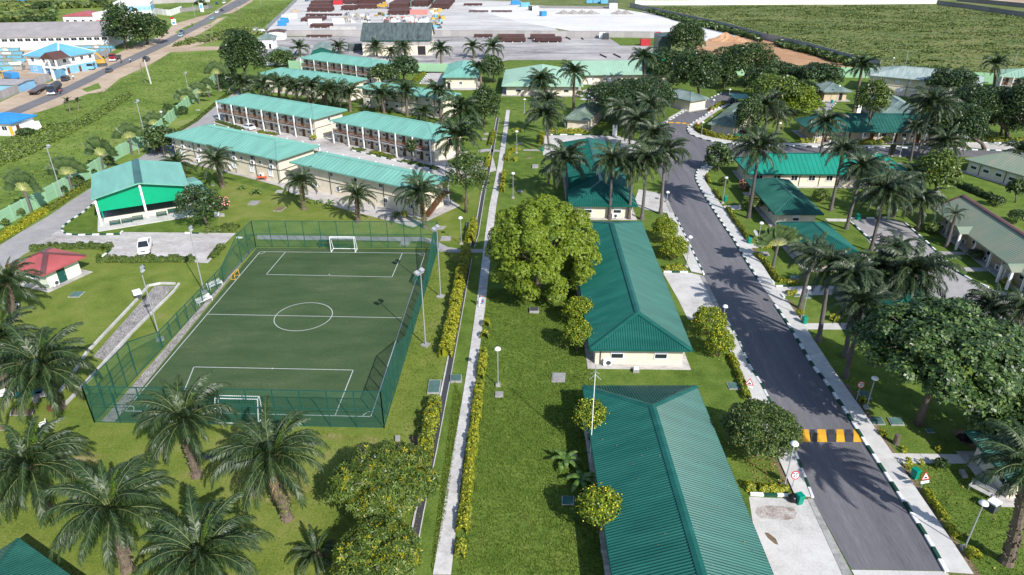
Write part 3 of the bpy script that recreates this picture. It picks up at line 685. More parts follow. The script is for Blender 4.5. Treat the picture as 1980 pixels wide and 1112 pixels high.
def hedge(label, pts, wd, ht, mats='hedge_yellow', seed=1, leaf=(.2, .12), dens=75, rough=.12, name='hedge', tip=0.0, group='hedges'):
    """clipped row of plants along a line of photo pixels"""
    P = [G(x, y) for x, y in pts]; o = P[0].copy(); root = empty(name, o, 0, label, 'hedge', group); g = np.random.default_rng(seed)
    Q = resample(P, .5); Q = Q if len(Q) > 2 else [P[0], P[0].lerp(P[-1], .5), P[-1]]; Cs, Ns = [], []; core = MB(); prev = None
    for i in range(len(Q) - 1):
        a, b = Q[i] - o, Q[i + 1] - o; d = (b - a); L = d.length; d.normalize(); sd = Vector((-d.y, d.x, 0)); f = 1 + g.uniform(-rough, rough) * 2; h_, w_ = ht * f, wd * (1 + g.uniform(-rough, rough) * 1.5)
        k = max(10, int(2.6 * dens * L * (w_ + 1.4 * h_))); u = g.random(k); th = g.uniform(-.15, math.pi + .15, k)
        y = np.sign(np.cos(th)) * np.abs(np.cos(th)) ** .6 * w_ / 2 * g.uniform(.85, 1.12, k); z = np.maximum(.02, np.abs(np.sin(th)) ** .7 * h_ * g.uniform(.85, 1.1, k))
        C = np.array(a)[None] + np.array(d)[None] * (u * L)[:, None] + np.array(sd)[None] * y[:, None]; C[:, 2] = z
        n = np.array(sd)[None] * np.cos(th)[:, None]; n[:, 2] = np.sin(th) + .25
        Cs.append(C); Ns.append(n)
        if 0 < i < len(Q) - 2: core.box(tuple(Vector((a + b) / 2) + Vector((0, 0, h_ * .33))), (L * .7, w_ * .5, h_ * .66), math.atan2(d.y, d.x))
    C = np.concatenate(Cs); n = np.concatenate(Ns); mm = [M[x] for x in mats] if isinstance(mats, (list, tuple)) else M[mats]
    mi = np.where(g.random(len(C)) < tip, 1, 0) if isinstance(mats, (list, tuple)) else None
    put('foliage', np_quads('foliage', leaf_cards(C, n, leaf[0], leaf[1], g, .45), mm, mi), root)
    if core.v: core.build('stems', M[mats[0] if isinstance(mats, (list, tuple)) else mats], root)
    return root

# ------------------------------------------------------------------ street furniture
_lm = {}
def street_lamp(label, base, head, tilt=0, big=False, group='street lamps'):
    bp = G(*base); t = AT(head[0], head[1], bp.y); h = max(2.0, t.z); root = empty('street_lamp', bp, 0, label, 'street lamp', group)
    b = MB(); b.tube([(0, 0, .1), (0, 0, h - .05)], [.065, .05], 8); b.build('pole', M['steel'], root)
    if 'base' not in _lm:
        q = MB(); q.box((0, 0, .12), (.55, .55, .3), taper=.9); _lm['base'] = q.mesh('footing', M['cover_grey'])
        q = MB(); q.lathe([(.36, 0), (.34, .1), (.27, .2), (.14, .28), (.03, .31)], 14); q.lathe([(.02, -.1), (.2, -.06), (.33, 0)], 14); _lm['head'] = q.mesh('lamp_shade', M['white'], True)
        q = MB(); q.lathe([(.0, -.16), (.1, -.14), (.14, -.06), (.14, .02)], 10); _lm['bulb'] = q.mesh('globe', M['shutter'], True)
    put('footing', _lm['base'], root); s = 1.0; k = put('lamp_shade', _lm['head'], root, (0, 0, h - .1)); put('globe', _lm['bulb'], k)
    return root
def mast_light(label, base, head, face, n=2, group='floodlight masts', r=.085):
    """tall mast with box floodlights aimed along the direction face (radians)"""
    bp = G(*base); t = AT(head[0], head[1], bp.y); h = t.z; root = empty('floodlight_mast', bp, face, label, 'floodlight', group)
    b = MB(); b.tube([(0, 0, .1), (0, 0, h)], [r, r * .6], 8); b.build('pole', M['steel'], root)
    b = MB(); b.box((0, 0, .08), (.9, .9, .22)); b.build('footing', M['cover_grey'], root)
    b = MB(); b.bar((0, -.6, h - .1), (0, .6, h - .1), .08); b.build('crossarm', M['steel'], root)
    for i in range(n):
        f = MB(); f.box((0, 0, 0), (.28, .62, .5), taper=.85); o = f.build('floodlight', M['steel'], root, (.22, -.45 + .9 * i / max(1, n - 1), h + .15), (0, R(55), 0))
        g = MB(); g.box((.0, 0, .26), (.24, .52, .03)); g.build('lens', M['glass'], o)
    return root

def cover(label, c4, m='cover_green', h=.16, name='manhole_cover', cat='manhole cover', group='covers set in the grass'):
    """low chamber with a lid: four ground corners in photo pixels"""
    P = [G(*p) for p in c4]; o = sum(P, Vector()) / 4; root = empty(name, o, 0, label, cat, group)
    b = MB(); b.prism([(p - o).to_2d() for p in P], -.05, h); b.build('chamber', M['cover_grey'], root)
    b = MB(); b.prism([((p - o) * .86).to_2d() for p in P], h - .02, h + .05); b.build('lid', M[m], root)
    return root
def cov(label, x, y, wpx=22, hpx=14, m='cover_green', h=.16, sk=0, **k):
    return cover(label, ((x - wpx / 2 - sk, y + hpx / 2), (x + wpx / 2 - sk, y + hpx / 2), (x + wpx / 2 + sk, y - hpx / 2), (x - wpx / 2 + sk, y - hpx / 2)), m, h, **k)

_bin = None
def litter_bin(label, base, rz=.3):
    global _bin
    if _bin is None:
        a = MB(); a.box((0, 0, .5), (.46, .5, .95), taper=1.18); a.box((0, .26, .9), (.5, .06, .06)); c = MB(); c.box((0, 0, 1.02), (.6, .66, .09), taper=.9); w_ = MB()
        for s in (-1, 1): w_.tube([(s * .24 - .03, .24, .12), (s * .24 + .03, .24, .12)], .12, 10)
        _bin = (a.mesh('bin_body', M['bin_green']), c.mesh('lid', M['bin_green']), w_.mesh('wheels', M['black']))
    root = empty('wheelie_bin', G(*base), rz, label, 'bin', 'green bins'); put('bin_body', _bin[0], root); put('lid', _bin[1], root); put('wheels', _bin[2], root); return root

def bench(label, base, rz, m='white', L=1.6, name='bench', group='benches'):
    root = empty(name, G(*base), rz, label, 'bench', group)
    for i in range(4):
        b = MB(); b.box((0, -.05 + i * .13, .45), (L, .1, .04)); b.build('seat_slat', M[m], root)
    for i in range(3):
        b = MB(); b.box((0, .47 + i * .03, .58 + i * .14), (L, .035, .11)); b.build('back_slat', M[m], root)
    for s in (-1, 1):
        b = MB(); x = s * (L / 2 - .12); b.bar((x, -.08, 0), (x, -.08, .44), .07); b.bar((x, .42, 0), (x, .55, .95), .07); b.bar((x, -.1, .42), (x, .45, .42), .06); b.bar((x, -.1, .66), (x, .48, .68), .06); b.bar((x, -.1, .42), (x, -.1, .66), .05); b.build('leg_frame', M[m], root)
    return root

def net_panel(b, A, B, hA, hB, sp=.17, w=.022, z0=.08):
    """woven wire between two posts, top edge from hA to hB: real strands"""
    A = Vector(A); B = Vector(B); Wd = (B - A).length; H = max(hA, hB) - z0; e = (B - A).normalized(); n = Vector((-e.y, e.x, 0))
    def P(u, v): return A + e * (u * Wd) + Vector((0, 0, z0 + v * ((hA - z0) * (1 - u) + (hB - z0) * u)))
    d = sp
    k = int((Wd + H) / d)
    for sgn in (1, -1):
        for i in range(1, k + 1):
            c = i * d                                   # x + z = c
            pts = []
            x0 = max(0, c - H); x1 = min(Wd, c)
            if x1 - x0 < .05: continue
            p = P(x0 / Wd if sgn > 0 else 1 - x0 / Wd, (c - x0) / H); q = P(x1 / Wd if sgn > 0 else 1 - x1 / Wd, (c - x1) / H)
            t = (q - p).normalized(); s = t.cross(n).normalized() * w / 2; nn = n * w * .6
            b.raw([p - s, p + s, p + nn, q - s, q + s, q + nn], [(0, 3, 4, 1), (1, 4, 5, 2), (2, 5, 3, 0)])

# ------------------------------------------------------------------ vehicles
_wheel = {}
def wheel_at(root, x, y, r=.34, wd=.24):
    k = (r, wd)
    if k not in _wheel:
        a = MB(); a.tube([(0, -wd / 2, 0), (0, wd / 2, 0)], r, 14); h = MB(); h.tube([(0, -wd / 2 - .012, 0), (0, wd / 2 + .012, 0)], r * .58, 10); _wheel[k] = (a.mesh('wheel', M['black']), h.mesh('rim', M['steel']))
    o = put('wheel', _wheel[k][0], root, (x, y, r)); put('rim', _wheel[k][1], o)
def loft(b, secs, m=0):
    """secs: (x, half width, z low, z high, half width at top)"""
    vs = []; 
    for x, hw, zl, zh, ht in secs: vs += [(x, -hw, zl), (x, hw, zl), (x, hw * 1.02, (zl + zh) / 2), (x, ht, zh), (x, -ht, zh), (x, -hw * 1.02, (zl + zh) / 2)]
    fs = []
    for i in range(len(secs) - 1):
        for j in range(6): fs.append((i * 6 + j, i * 6 + (j + 1) % 6, (i + 1) * 6 + (j + 1) % 6, (i + 1) * 6 + j))
    n = (len(secs) - 1) * 6; fs += [(5, 4, 3, 2, 1, 0), tuple(range(n, n + 6))]; b.raw(vs, fs, m)
_paint = {}
def paint(c):
    if c not in _paint: _paint[c] = mat('car_paint', c, .22, .04, 1.0, spec=.6)
    return _paint[c]
def car(name, label, pos, rz, col, kind='saloon', cat='car', s=1.0, z=0.0, group='vehicles'):
    root = empty(name, (*G(*pos).to_2d(), z), rz, label, cat, group); root.scale = (s, s, s); pm = paint(col); gm = M['glass']
    b = MB(); c = MB(); t = MB()
    if kind == 'saloon':
        loft(b, [(-2.2, .70, .35, .80, .62), (-2.05, .84, .25, .98, .74), (-.9, .88, .22, 1.0, .8), (.8, .88, .22, .98, .8), (1.9, .84, .25, .82, .72), (2.2, .66, .35, .68, .58)])
        loft(c, [(-1.75, .74, .95, 1.0, .72), (-1.05, .76, .95, 1.40, .58), (.25, .76, .95, 1.42, .58), (1.1, .76, .93, .99, .72)]); loft(t, [(-1.0, .585, 1.39, 1.44, .5), (.2, .585, 1.40, 1.46, .5)]); wx, wr = 1.35, .32
    elif kind == 'pickup':
        loft(b, [(-2.6, .82, .5, .95, .80), (-2.55, .90, .4, 1.05, .86), (-.9, .92, .38, 1.06, .88), (1.0, .92, .38, 1.08, .84), (2.2, .88, .42, 1.0, .78), (2.55, .74, .5, .85, .66)])
        loft(c, [(-.85, .82, 1.04, 1.1, .8), (-.75, .82, 1.04, 1.72, .66), (.45, .82, 1.04, 1.74, .66), (1.25, .82, 1.03, 1.1, .78)]); loft(t, [(-.76, .67, 1.71, 1.76, .58), (.42, .67, 1.72, 1.79, .58)]); wx, wr = 1.6, .39
    elif kind == 'van':
        loft(b, [(-2.5, .86, .35, 1.05, .86), (-2.45, .9, .3, 1.1, .88), (1.7, .9, .3, 1.1, .88), (2.45, .8, .35, .95, .74)]); loft(c, [(-2.46, .87, 1.08, 1.85, .76), (1.2, .87, 1.08, 1.88, .76), (2.0, .84, 1.05, 1.12, .8)]); loft(t, [(-2.46, .77, 1.84, 2.0, .66), (1.1, .77, 1.87, 2.02, .66)]); wx, wr = 1.5, .34
    else:
        loft(b, [(-2.2, .82, .4, 1.0, .8), (-2.15, .9, .35, 1.08, .86), (1.1, .9, .35, 1.08, .86), (2.1, .86, .4, .98, .78), (2.3, .7, .45, .8, .62)]); loft(c, [(-2.1, .84, 1.05, 1.55, .72), (-1.9, .84, 1.05, 1.72, .68), (.3, .84, 1.05, 1.74, .68), (1.15, .84, 1.03, 1.1, .78)]); loft(t, [(-1.95, .69, 1.70, 1.76, .6), (.25, .69, 1.72, 1.79, .6)]); wx, wr = 1.35, .37
    b.build('body', pm, root, smooth=False); c.build('cabin_glass', gm, root); t.build('roof_panel', pm, root)
    pl = MB(); zc = {'saloon': (1.0, 1.42, .77, .6), 'pickup': (1.06, 1.74, .83, .68), 'van': (1.1, 1.88, .88, .77)}.get(kind, (1.07, 1.73, .85, .7))
    for x0, x1 in {'saloon': ((-1.75, -1.03), (-.35, -.35), (1.1, .22)), 'pickup': ((-.83, -.74), (-.1, -.1), (1.22, .43)), 'van': ((-2.44, -2.44), (-1, -1), (.3, .3), (1.95, 1.15))}.get(kind, ((-2.1, -1.9), (-.7, -.7), (1.12, .28))):
        for sy in (-1, 1): pl.bar((x0, sy * zc[2], zc[0]), (x1, sy * zc[3], zc[1]), .09)
    pl.build('pillars', pm, root)
    if kind == 'pickup':
        q = MB(); q.box((-1.72, 0, 1.035), (1.55, 1.5, .06)); q.build('load_bed', M['black'], root)
        for sy in (-1, 1): q = MB(); q.box((-1.72, sy * .8, 1.12), (1.62, .12, .14)); q.build('bed_side', pm, root)
        q = MB(); q.box((-2.52, 0, 1.12), (.1, 1.7, .14)); q.build('tailgate', pm, root)
    for x in (-wx, wx):
        for y in (-.8, .8): wheel_at(root, x, y, wr)
    fx = {'saloon': 2.12, 'pickup': 2.47, 'van': 2.4}.get(kind, 2.24); fz = {'saloon': .66, 'pickup': .82, 'van': .8}.get(kind, .8)
    for sy in (-1, 1):
        q = MB(); q.box((fx, sy * .58, fz), (.14, .26, .15)); q.build('headlight', M['shutter'], root)
    q = MB(); q.box((fx + .04, 0, fz), (.1, .7, .16)); q.build('grille', M['dark_steel'], root)
    q = MB(); q.box((fx + .02, 0, fz - .3), (.22, 1.5, .18)); q.build('bumper', pm, root)
    return root

def person_mesh(pose, name='person'):
    """one continuous skinned figure; pose: dict joint -> position"""
    J = pose; names = list(J); me = bpy.data.meshes.new(name)
    E = [('pelvis', 'chest'), ('chest', 'neck'), ('neck', 'head'), ('head', 'crown'), ('chest', 'sh_l'), ('sh_l', 'el_l'), ('el_l', 'wr_l'), ('wr_l', 'hd_l'), ('chest', 'sh_r'), ('sh_r', 'el_r'), ('el_r', 'wr_r'), ('wr_r', 'hd_r'),
         ('pelvis', 'hp_l'), ('hp_l', 'kn_l'), ('kn_l', 'an_l'), ('an_l', 'to_l'), ('pelvis', 'hp_r'), ('hp_r', 'kn_r'), ('kn_r', 'an_r'), ('an_r', 'to_r')]
    rad = {'pelvis': .15, 'chest': .17, 'neck': .06, 'head': .095, 'crown': .08, 'sh_l': .075, 'sh_r': .075, 'el_l': .05, 'el_r': .05, 'wr_l': .034, 'wr_r': .034, 'hd_l': .04, 'hd_r': .04, 'hp_l': .1, 'hp_r': .1, 'kn_l': .066, 'kn_r': .066, 'an_l': .045, 'an_r': .045, 'to_l': .04, 'to_r': .04}
    me.from_pydata([J[n] for n in names], [(names.index(a), names.index(b)) for a, b in E], []); o = bpy.data.objects.new(name, me); COL.objects.link(o)
    m = o.modifiers.new('skin', 'SKIN'); m.use_smooth_shade = True; s = o.modifiers.new('sub', 'SUBSURF'); s.levels = 1; s.render_levels = 1
    for i, n in enumerate(names): me.skin_vertices[0].data[i].radius = (rad[n], rad[n] * (.75 if n in ('chest', 'pelvis') else 1)); me.skin_vertices[0].data[i].use_root = (n == 'pelvis')
    dg = bpy.context.evaluated_depsgraph_get(); out = bpy.data.meshes.new_from_object(o.evaluated_get(dg)); bpy.data.objects.remove(o); out.name = name
    return out
WALK = {'pelvis': (0, 0, .92), 'chest': (0, -.03, 1.3), 'neck': (0, -.04, 1.5), 'head': (0, -.06, 1.6), 'crown': (0, -.06, 1.68), 'sh_l': (-.19, -.03, 1.42), 'el_l': (-.26, .1, 1.16), 'wr_l': (-.24, .04, .94), 'hd_l': (-.24, .01, .86), 'sh_r': (.19, -.03, 1.42), 'el_r': (.27, -.08, 1.17), 'wr_r': (.27, -.16, .95), 'hd_r': (.27, -.19, .87),
        'hp_l': (-.09, 0, .88), 'kn_l': (-.1, -.17, .5), 'an_l': (-.1, -.22, .1), 'to_l': (-.1, -.38, .05), 'hp_r': (.09, 0, .88), 'kn_r': (.1, .06, .48), 'an_r': (.1, .28, .16), 'to_r': (.1, .2, .04)}
SIT = {'pelvis': (0, 0, .5), 'chest': (0, -.06, .88), 'neck': (0, -.1, 1.07), 'head': (0, -.14, 1.17), 'crown': (0, -.15, 1.25), 'sh_l': (-.19, -.08, 1.0), 'el_l': (-.25, -.2, .76), 'wr_l': (-.15, -.38, .66), 'hd_l': (-.12, -.44, .64), 'sh_r': (.19, -.08, 1.0), 'el_r': (.25, -.2, .76), 'wr_r': (.15, -.38, .66), 'hd_r': (.12, -.44, .64),
       'hp_l': (-.1, -.02, .5), 'kn_l': (-.13, -.44, .5), 'an_l': (-.13, -.46, .1), 'to_l': (-.13, -.62, .05), 'hp_r': (.1, -.02, .5), 'kn_r': (.13, -.44, .5), 'an_r': (.13, -.48, .1), 'to_r': (.13, -.64, .05)}
def paint_person(me, skin, top, legs, shoes, hair, zsplit, headz):
    for c in (skin, top, legs, shoes, hair): me.materials.append(c)
    mi = []
    for p in me.polygons:
        z = p.center.z; x = abs(p.center.x)
        k = 4 if (z > headz + .08 or (z > headz and p.center.y > -.06)) else 0 if z > headz - .13 else 3 if z < .09 else 2 if z < zsplit else 1
        if x > .2 and z < headz - .55: k = 0
        mi.append(k)
    me.polygons.foreach_set('material_index', mi)

# ================================================================== THE GROUND
g_ = MB(); S_ = 2600; g_.face([(-S_, -400, 0), (S_, -400, 0), (S_, 3600, 0), (-S_, 3600, 0)]); o_ = g_.build('ground', M['wild']); o_.location.z = -0.06; tag(o_, kind='structure')
sheet('roadside_field', [(-500, 1400), (-900, 300), (-300, 60), (457, -20), (620, -20), (577, 0), (515, 57), (480, 120), (440, 132), (330, 222), (282, 282), (0, 445), (-200, 560)], -0.03, 'field')
sheet('lawn', [(-200, 560), (0, 444), (282, 281), (330, 222), (440, 132), (480, 118), (640, 137), (805, 139), (1000, 116), (1300, 118), (1460, 142), (1700, 148), (1980, 158), (2500, 190), (3400, 1300), (-1600, 1300), (-500, 900)], 0.0, 'lawn')
sheet('court_lawn', [(-700, 1250), (-260, 640), (0, 520), (52, 483), (215, 478), (455, 455), (850, 474), (905, 484), (895, 540), (868, 700), (835, 870), (812, 990), (790, 1112), (780, 1250)], 0.012, 'lawn_dry')
sheet('north_lawn', [(420, 440), (430, 345), (560, 380), (700, 410), (800, 445), (925, 360), (930, 400), (908, 478), (850, 468), (497, 455), (456, 447)], 0.012, 'lawn_dry')
sheet('wall_verge', [(-40, 470), (0, 443), (122, 376), (178, 343), (282, 281), (380, 190), (440, 140), (468, 160), (418, 205), (375, 238), (277, 300), (177, 362), (92, 418), (0, 472)], 0.012, 'field')
# public road on the far left
sheet('dirt_verge', [(-60, 225), (0, 198), (40, 179), (107, 155), (138, 140), (200, 115), (260, 88), (318, 66), (335, 47), (385, 32), (405, 28), (440, 6), (460, -8), (500, -8), (486, 4), (437, 33), (405, 55), (352, 84), (450, 66), (452, 70), (372, 90), (430, 90), (430, 96), (330, 101), (292, 124), (233, 151), (200, 178), (170, 181), (122, 201), (93, 211), (58, 222), (0, 262), (-80, 300)], 0.0, 'sand')
sheet('public_road', [(-60, 250), (8, 217), (95, 182), (130, 167), (160, 152), (225, 121), (283, 95), (330, 71), (370, 52), (402, 32), (430, 14), (457, 0), (475, -14), (505, -14), (483, 1), (467, 10), (430, 28), (397, 48), (360, 67), (330, 85), (273, 112), (222, 134), (183, 155), (127, 182), (42, 218), (0, 238), (-60, 270)], 0.03, 'road_old')
sheet('grass_island', [(158, 173), (190, 160), (196, 171), (168, 178)], 0.02, 'field')
sheet('verge_grass', [(338, 63), (352, 55), (412, 30), (460, 24), (478, 23), (420, 36), (408, 45), (350, 66)], 0.02, 'field')
# yards beyond the compound
sheet('yard', [(515, 60), (555, 72), (690, 70), (1270, 70), (1275, 74), (1290, 88), (1300, 100), (1300, 117), (985, 116), (850, 141), (700, 140), (480, 116), (505, 85)], 0.0, 'yard')
sheet('stockyard', [(577, -3), (640, -3), (870, -1), (985, 2), (1003, 0), (1080, 60), (1272, 62), (1272, 66), (520, 66), (512, 60)], 0.0, 'yard_mid')
sheet('new_concrete', [(905, 15), (1030, 10), (1195, 17), (1240, 24), (1320, 43), (1330, 60), (1272, 63), (1115, 62), (1000, 42)], 0.03, 'yard_white')
sheet('gravel_strip', [(1040, 11), (1190, 13), (1198, 18), (1045, 16)], 0.06, 'gravel')
sheet('yard_grass', [(1176, 72), (1275, 74), (1275, 89), (1200, 88)], 0.03, 'lawn')
sheet('access_track', [(1240, 22), (1262, 22), (1320, 38), (1442, 72), (1420, 74), (1320, 47)], 0.02, 'drive')
sheet('red_dirt', [(1340, 95), (1362, 78), (1440, 70), (1480, 75), (1560, 100), (1655, 130), (1640, 133), (1560, 127), (1500, 124), (1340, 110)], 0.02, 'laterite')
sheet('white_apron', [(1362, 56), (1400, 66), (1440, 75), (1425, 79), (1362, 79)], 0.035, 'yard_white')
sheet('sand_lot', [(1880, -4), (1990, 12), (2100, 20), (2100, -12), (1880, -14)], 0.0, 'sand')
# compound drives
sheet('perimeter_road', [(-60, 510), (0, 474), (40, 449), (92, 419), (140, 386), (177, 363), (277, 300), (375, 238), (418, 205), (455, 178), (470, 166), (482, 166), (440, 213), (412, 240), (340, 300), (205, 372), (183, 392), (160, 412), (132, 430), (119, 443), (130, 453), (60, 486), (50, 490), (0, 525), (-60, 560)], 0.016, 'drive')
sheet('parking_area', [(119, 443), (130, 453), (150, 455), (232, 455), (240, 449), (456, 451), (433, 473), (402, 509), (200, 500), (217, 482), (205, 474), (58, 486), (70, 470)], 0.02, 'concrete_old')
sheet('block_forecourt', [(412, 238), (440, 208), (560, 235), (680, 262), (860, 308), (890, 330), (935, 312), (952, 300), (960, 330), (900, 345), (870, 350), (640, 300), (540, 272)], 0.02, 'concrete_old')
sheet('block_walk', [(310, 300), (330, 305), (540, 360), (560, 372), (640, 398), (800, 440), (890, 398), (862, 380), (820, 430), (640, 372), (540, 345), (320, 290)], 0.025, 'concrete_old')
sheet('path_court', [(497, 455), (660, 457), (820, 459), (838, 463), (866, 478), (892, 482), (935, 482), (935, 489), (892, 489), (850, 487), (838, 474), (820, 467), (660, 465), (497, 463)], 0.03, 'drive')
sheet('path_north', [(925, 290), (940, 288), (974, 291), (974, 294), (940, 293), (926, 296)], 0.03, 'drive')
sheet('path_bin', [(1012, 289), (1050, 289), (1050, 292), (1012, 292)], 0.03, 'drive')
sheet('car_court', [(1050, 262), (1190, 262), (1235, 275), (1250, 300), (1262, 300), (1240, 320), (1050, 300)], 0.02, 'concrete')
sheet('link_drive', [(828, 141), (855, 141), (857, 165), (812, 162)], 0.02, 'concrete_old')
sheet('south_yard', [(1140, 186), (1215, 180), (1240, 196), (1180, 204), (1120, 192)], 0.02, 'concrete_old')
# the estate road, its junction and the side road
sheet('road', [(1646, 1101), (1571, 964), (1534, 867), (1470, 740), (1450, 710), (1428, 658), (1405, 622), (1375, 562), (1361, 532), (1330, 467), (1303, 412), (1287, 377), (1277, 340), (1265, 300), (1262, 270), (1268, 250), (1290, 236), (1320, 218), (1337, 207), (1378, 188), (1400, 178), (1430, 178), (1417, 192), (1405, 202), (1377, 215), (1360, 223), (1340, 238), (1330, 246), (1329, 252), (1333, 260), (1353, 268), (1370, 273), (1395, 277), (1420, 280), (1487, 281), (1582, 285), (1660, 286), (1775, 287), (1867, 290), (1980, 293), (2080, 296), (2080, 309), (1980, 305), (1867, 303), (1767, 303), (1480, 303), (1420, 303), (1392, 311), (1362, 320), (1348, 330), (1345, 343), (1347, 350), (1358, 372), (1378, 403), (1400, 437), (1420, 465), (1437, 495), (1457, 527), (1470, 547), (1495, 583), (1527, 632), (1548, 668), (1573, 710), (1598, 740), (1638, 800), (1675, 860), (1741, 961), (1795, 1044), (1830, 1104)], 0.02, 'asphalt')
sheet('road_apron', [(1646, 1102), (1830, 1105), (1870, 1160), (1680, 1160)], 0.02, 'concrete')
sheet('driveway_south', [(1448, 961), (1562, 966), (1630, 1112), (1660, 1175), (1480, 1175)], 0.02, 'concrete')
sheet('driveway_middle', [(1282, 528), (1336, 528), (1361, 534), (1376, 563), (1405, 622), (1395, 627), (1330, 617), (1312, 580)], 0.02, 'concrete')
sheet('driveway_upper', [(1225, 395), (1235, 366), (1286, 376), (1301, 411), (1290, 412), (1250, 406)], 0.02, 'concrete')
sheet('driveway_east', [(1455, 527), (1500, 556), (1590, 552), (1640, 556), (1645, 570), (1512, 572), (1530, 592), (1497, 586), (1470, 548)], 0.026, 'concrete')
sheet('court_east', [(1645, 422), (1720, 422), (1752, 432), (1850, 526), (1920, 560), (1990, 572), (1990, 650), (1860, 640), (1840, 600), (1720, 520)], 0.016, 'drive')
sheet('drive_far_east', [(1865, 275), (1990, 277), (2010, 292), (1880, 290)], 0.03, 'concrete')
sheet('garden_walk', [(1815, 486), (1868, 488), (1868, 493), (1825, 493)], 0.026, 'drive')
sheet('garden_walk', [(1856, 517), (1925, 518), (1930, 525), (1866, 525)], 0.026, 'drive')
sheet('paved_yard', [(1835, 832), (1905, 831), (1990, 880), (1990, 905), (1945, 912), (1890, 875)], 0.02, 'soil')
sheet('yard_small', [(1575, 214), (1610, 190), (1622, 190), (1605, 214)], 0.02, 'drive')
# football court
CB = [(183, 817), (743, 828), (848, 480), (495, 478)]
sheet('pitch', [(222, 815), (738, 826), (846, 482), (497, 479)], 0.024, 'turf')
sheet('gravel_edge', [(196, 815), (222, 816), (490, 481), (480, 488)], 0.024, 'gravel')
def line(pts, wd=.1, z=.034, closed=False, root=None, zz='pitch_line'):
    P = [G(*p) for p in pts]; P = P + [P[0]] if closed else P
    for a, b in zip(P, P[1:]):
        d = (b - a).normalized(); s = Vector((-d.y, d.x, 0)) * wd / 2; q = MB(); a2, b2 = a - d * wd / 2, b + d * wd / 2
        q.face([a2 - s, b2 - s, b2 + s, a2 + s]); o = q.build(zz, M['paint'], root); o.location.z = z
lines = empty('pitch_markings', (0, 0, 0), kind='structure')
line([(503, 487), (822, 490), (717, 806), (242, 795)], .11, closed=True, root=lines)
line([(400, 608), (776, 615)], .1, .035, root=lines)
line([(552, 487.6), (515, 531), (758, 536), (778, 489.6)], .1, .036, root=lines)
line([(340, 797), (375, 710), (683, 716), (648, 804)], .1, .036, root=lines)
def ring(c, r, a0, a1, n, wd=.1, z=.037, name='centre_circle'):
    q = MB()
    for i in range(n):
        t0, t1 = a0 + (a1 - a0) * i / n, a0 + (a1 - a0) * (i + 1) / n
        q.face([(c.x + (r - wd / 2) * math.cos(t0), c.y + (r - wd / 2) * math.sin(t0), 0), (c.x + (r + wd / 2) * math.cos(t0), c.y + (r + wd / 2) * math.sin(t0), 0), (c.x + (r + wd / 2) * math.cos(t1), c.y + (r + wd / 2) * math.sin(t1), 0), (c.x + (r - wd / 2) * math.cos(t1), c.y + (r - wd / 2) * math.sin(t1), 0)])
    o = q.build(name, M['paint'], lines); o.location.z = z
ring(G(587, 612), 3.72, 0, 6.2832, 64)
for p, a in (((242, 795), 0), ((717, 806), 90), ((822, 490), 180), ((503, 487), 270)): ring(G(*p), .85, R(a), R(a + 90), 10, name='corner_arc')
for p in ((527, 713), (637, 531)):
    q = MB(); c = G(*p); q.lathe([(.12, 0), (.0, .002)], 12, (c.x, c.y, 0)); o = q.build('penalty_spot', M['paint'], lines); o.location.z = .04
# bare soil strips beside paths and hedges
for pts in ([(1628, 742), (1671, 802), (1721, 876), (1733, 876), (1681, 800), (1640, 742)], [(1740, 897), (1778, 957), (1842, 1051), (1890, 1122), (1905, 1122), (1855, 1051), (1792, 957), (1756, 900)], [(1483, 527), (1452, 480), (1433, 453), (1403, 408), (1411, 408), (1441, 453), (1461, 480), (1500, 530)], [(1520, 580), (1550, 626), (1560, 626), (1530, 580)], [(1498, 880), (1530, 945), (1523, 945), (1489, 882)], [(790, 845), (818, 838), (812, 880), (800, 884)]):
    sheet('planting_bed', pts, 0.016, 'soil')

# ------------------------------------------------------------------ paths, pavements, kerbs
slab_path('footpath', [(837, 1112), (858, 981), (874, 884), (894, 773), (910, 670), (922, 583), (930, 520), (938, 455), (947, 395), (958, 345), (964, 310), (973, 253), (979, 213)], [(872, 1112), (886, 981), (897, 884), (915, 773), (928, 670), (939.5, 583), (946, 520), (953, 455), (960, 395), (969, 345), (974, 310), (981.5, 253), (986, 213)], 2.2, .07, 'slab')
slab_path('pavement', [(1829, 1108), (1795, 1046), (1742, 962), (1676, 861), (1639, 801), (1599, 741), (1574, 711), (1549, 669), (1528, 633), (1497, 586)], [(1882, 1112), (1842, 1051), (1778, 957), (1738, 897), (1671, 800), (1628, 740), (1607, 710), (1560, 638), (1552, 626), (1520, 580)], 2.6, .13, 'slab_side')
slab_path('pavement', [(1468, 546), (1457, 528), (1437, 496), (1420, 466), (1400, 438), (1378, 404), (1358, 373), (1347, 351), (1345, 343), (1348, 331), (1362, 321)], [(1500, 555), (1483, 527), (1452, 480), (1433, 453), (1403, 408), (1395, 398), (1375, 368), (1364, 353), (1362, 342), (1366, 335), (1380, 323)], 2.6, .13, 'slab_side')
slab_path('pavement', [(1537, 960), (1500, 877), (1450, 777), (1423, 710), (1410, 680), (1397, 626)], [(1571, 963), (1534, 867), (1470, 740), (1450, 710), (1428, 658), (1406, 623)], 2.6, .13, 'slab_side')
slab_path('pavement', [(1336, 526), (1310, 470), (1290, 413)], [(1360, 531), (1329, 467), (1302, 412)], 2.6, .13, 'slab_side')
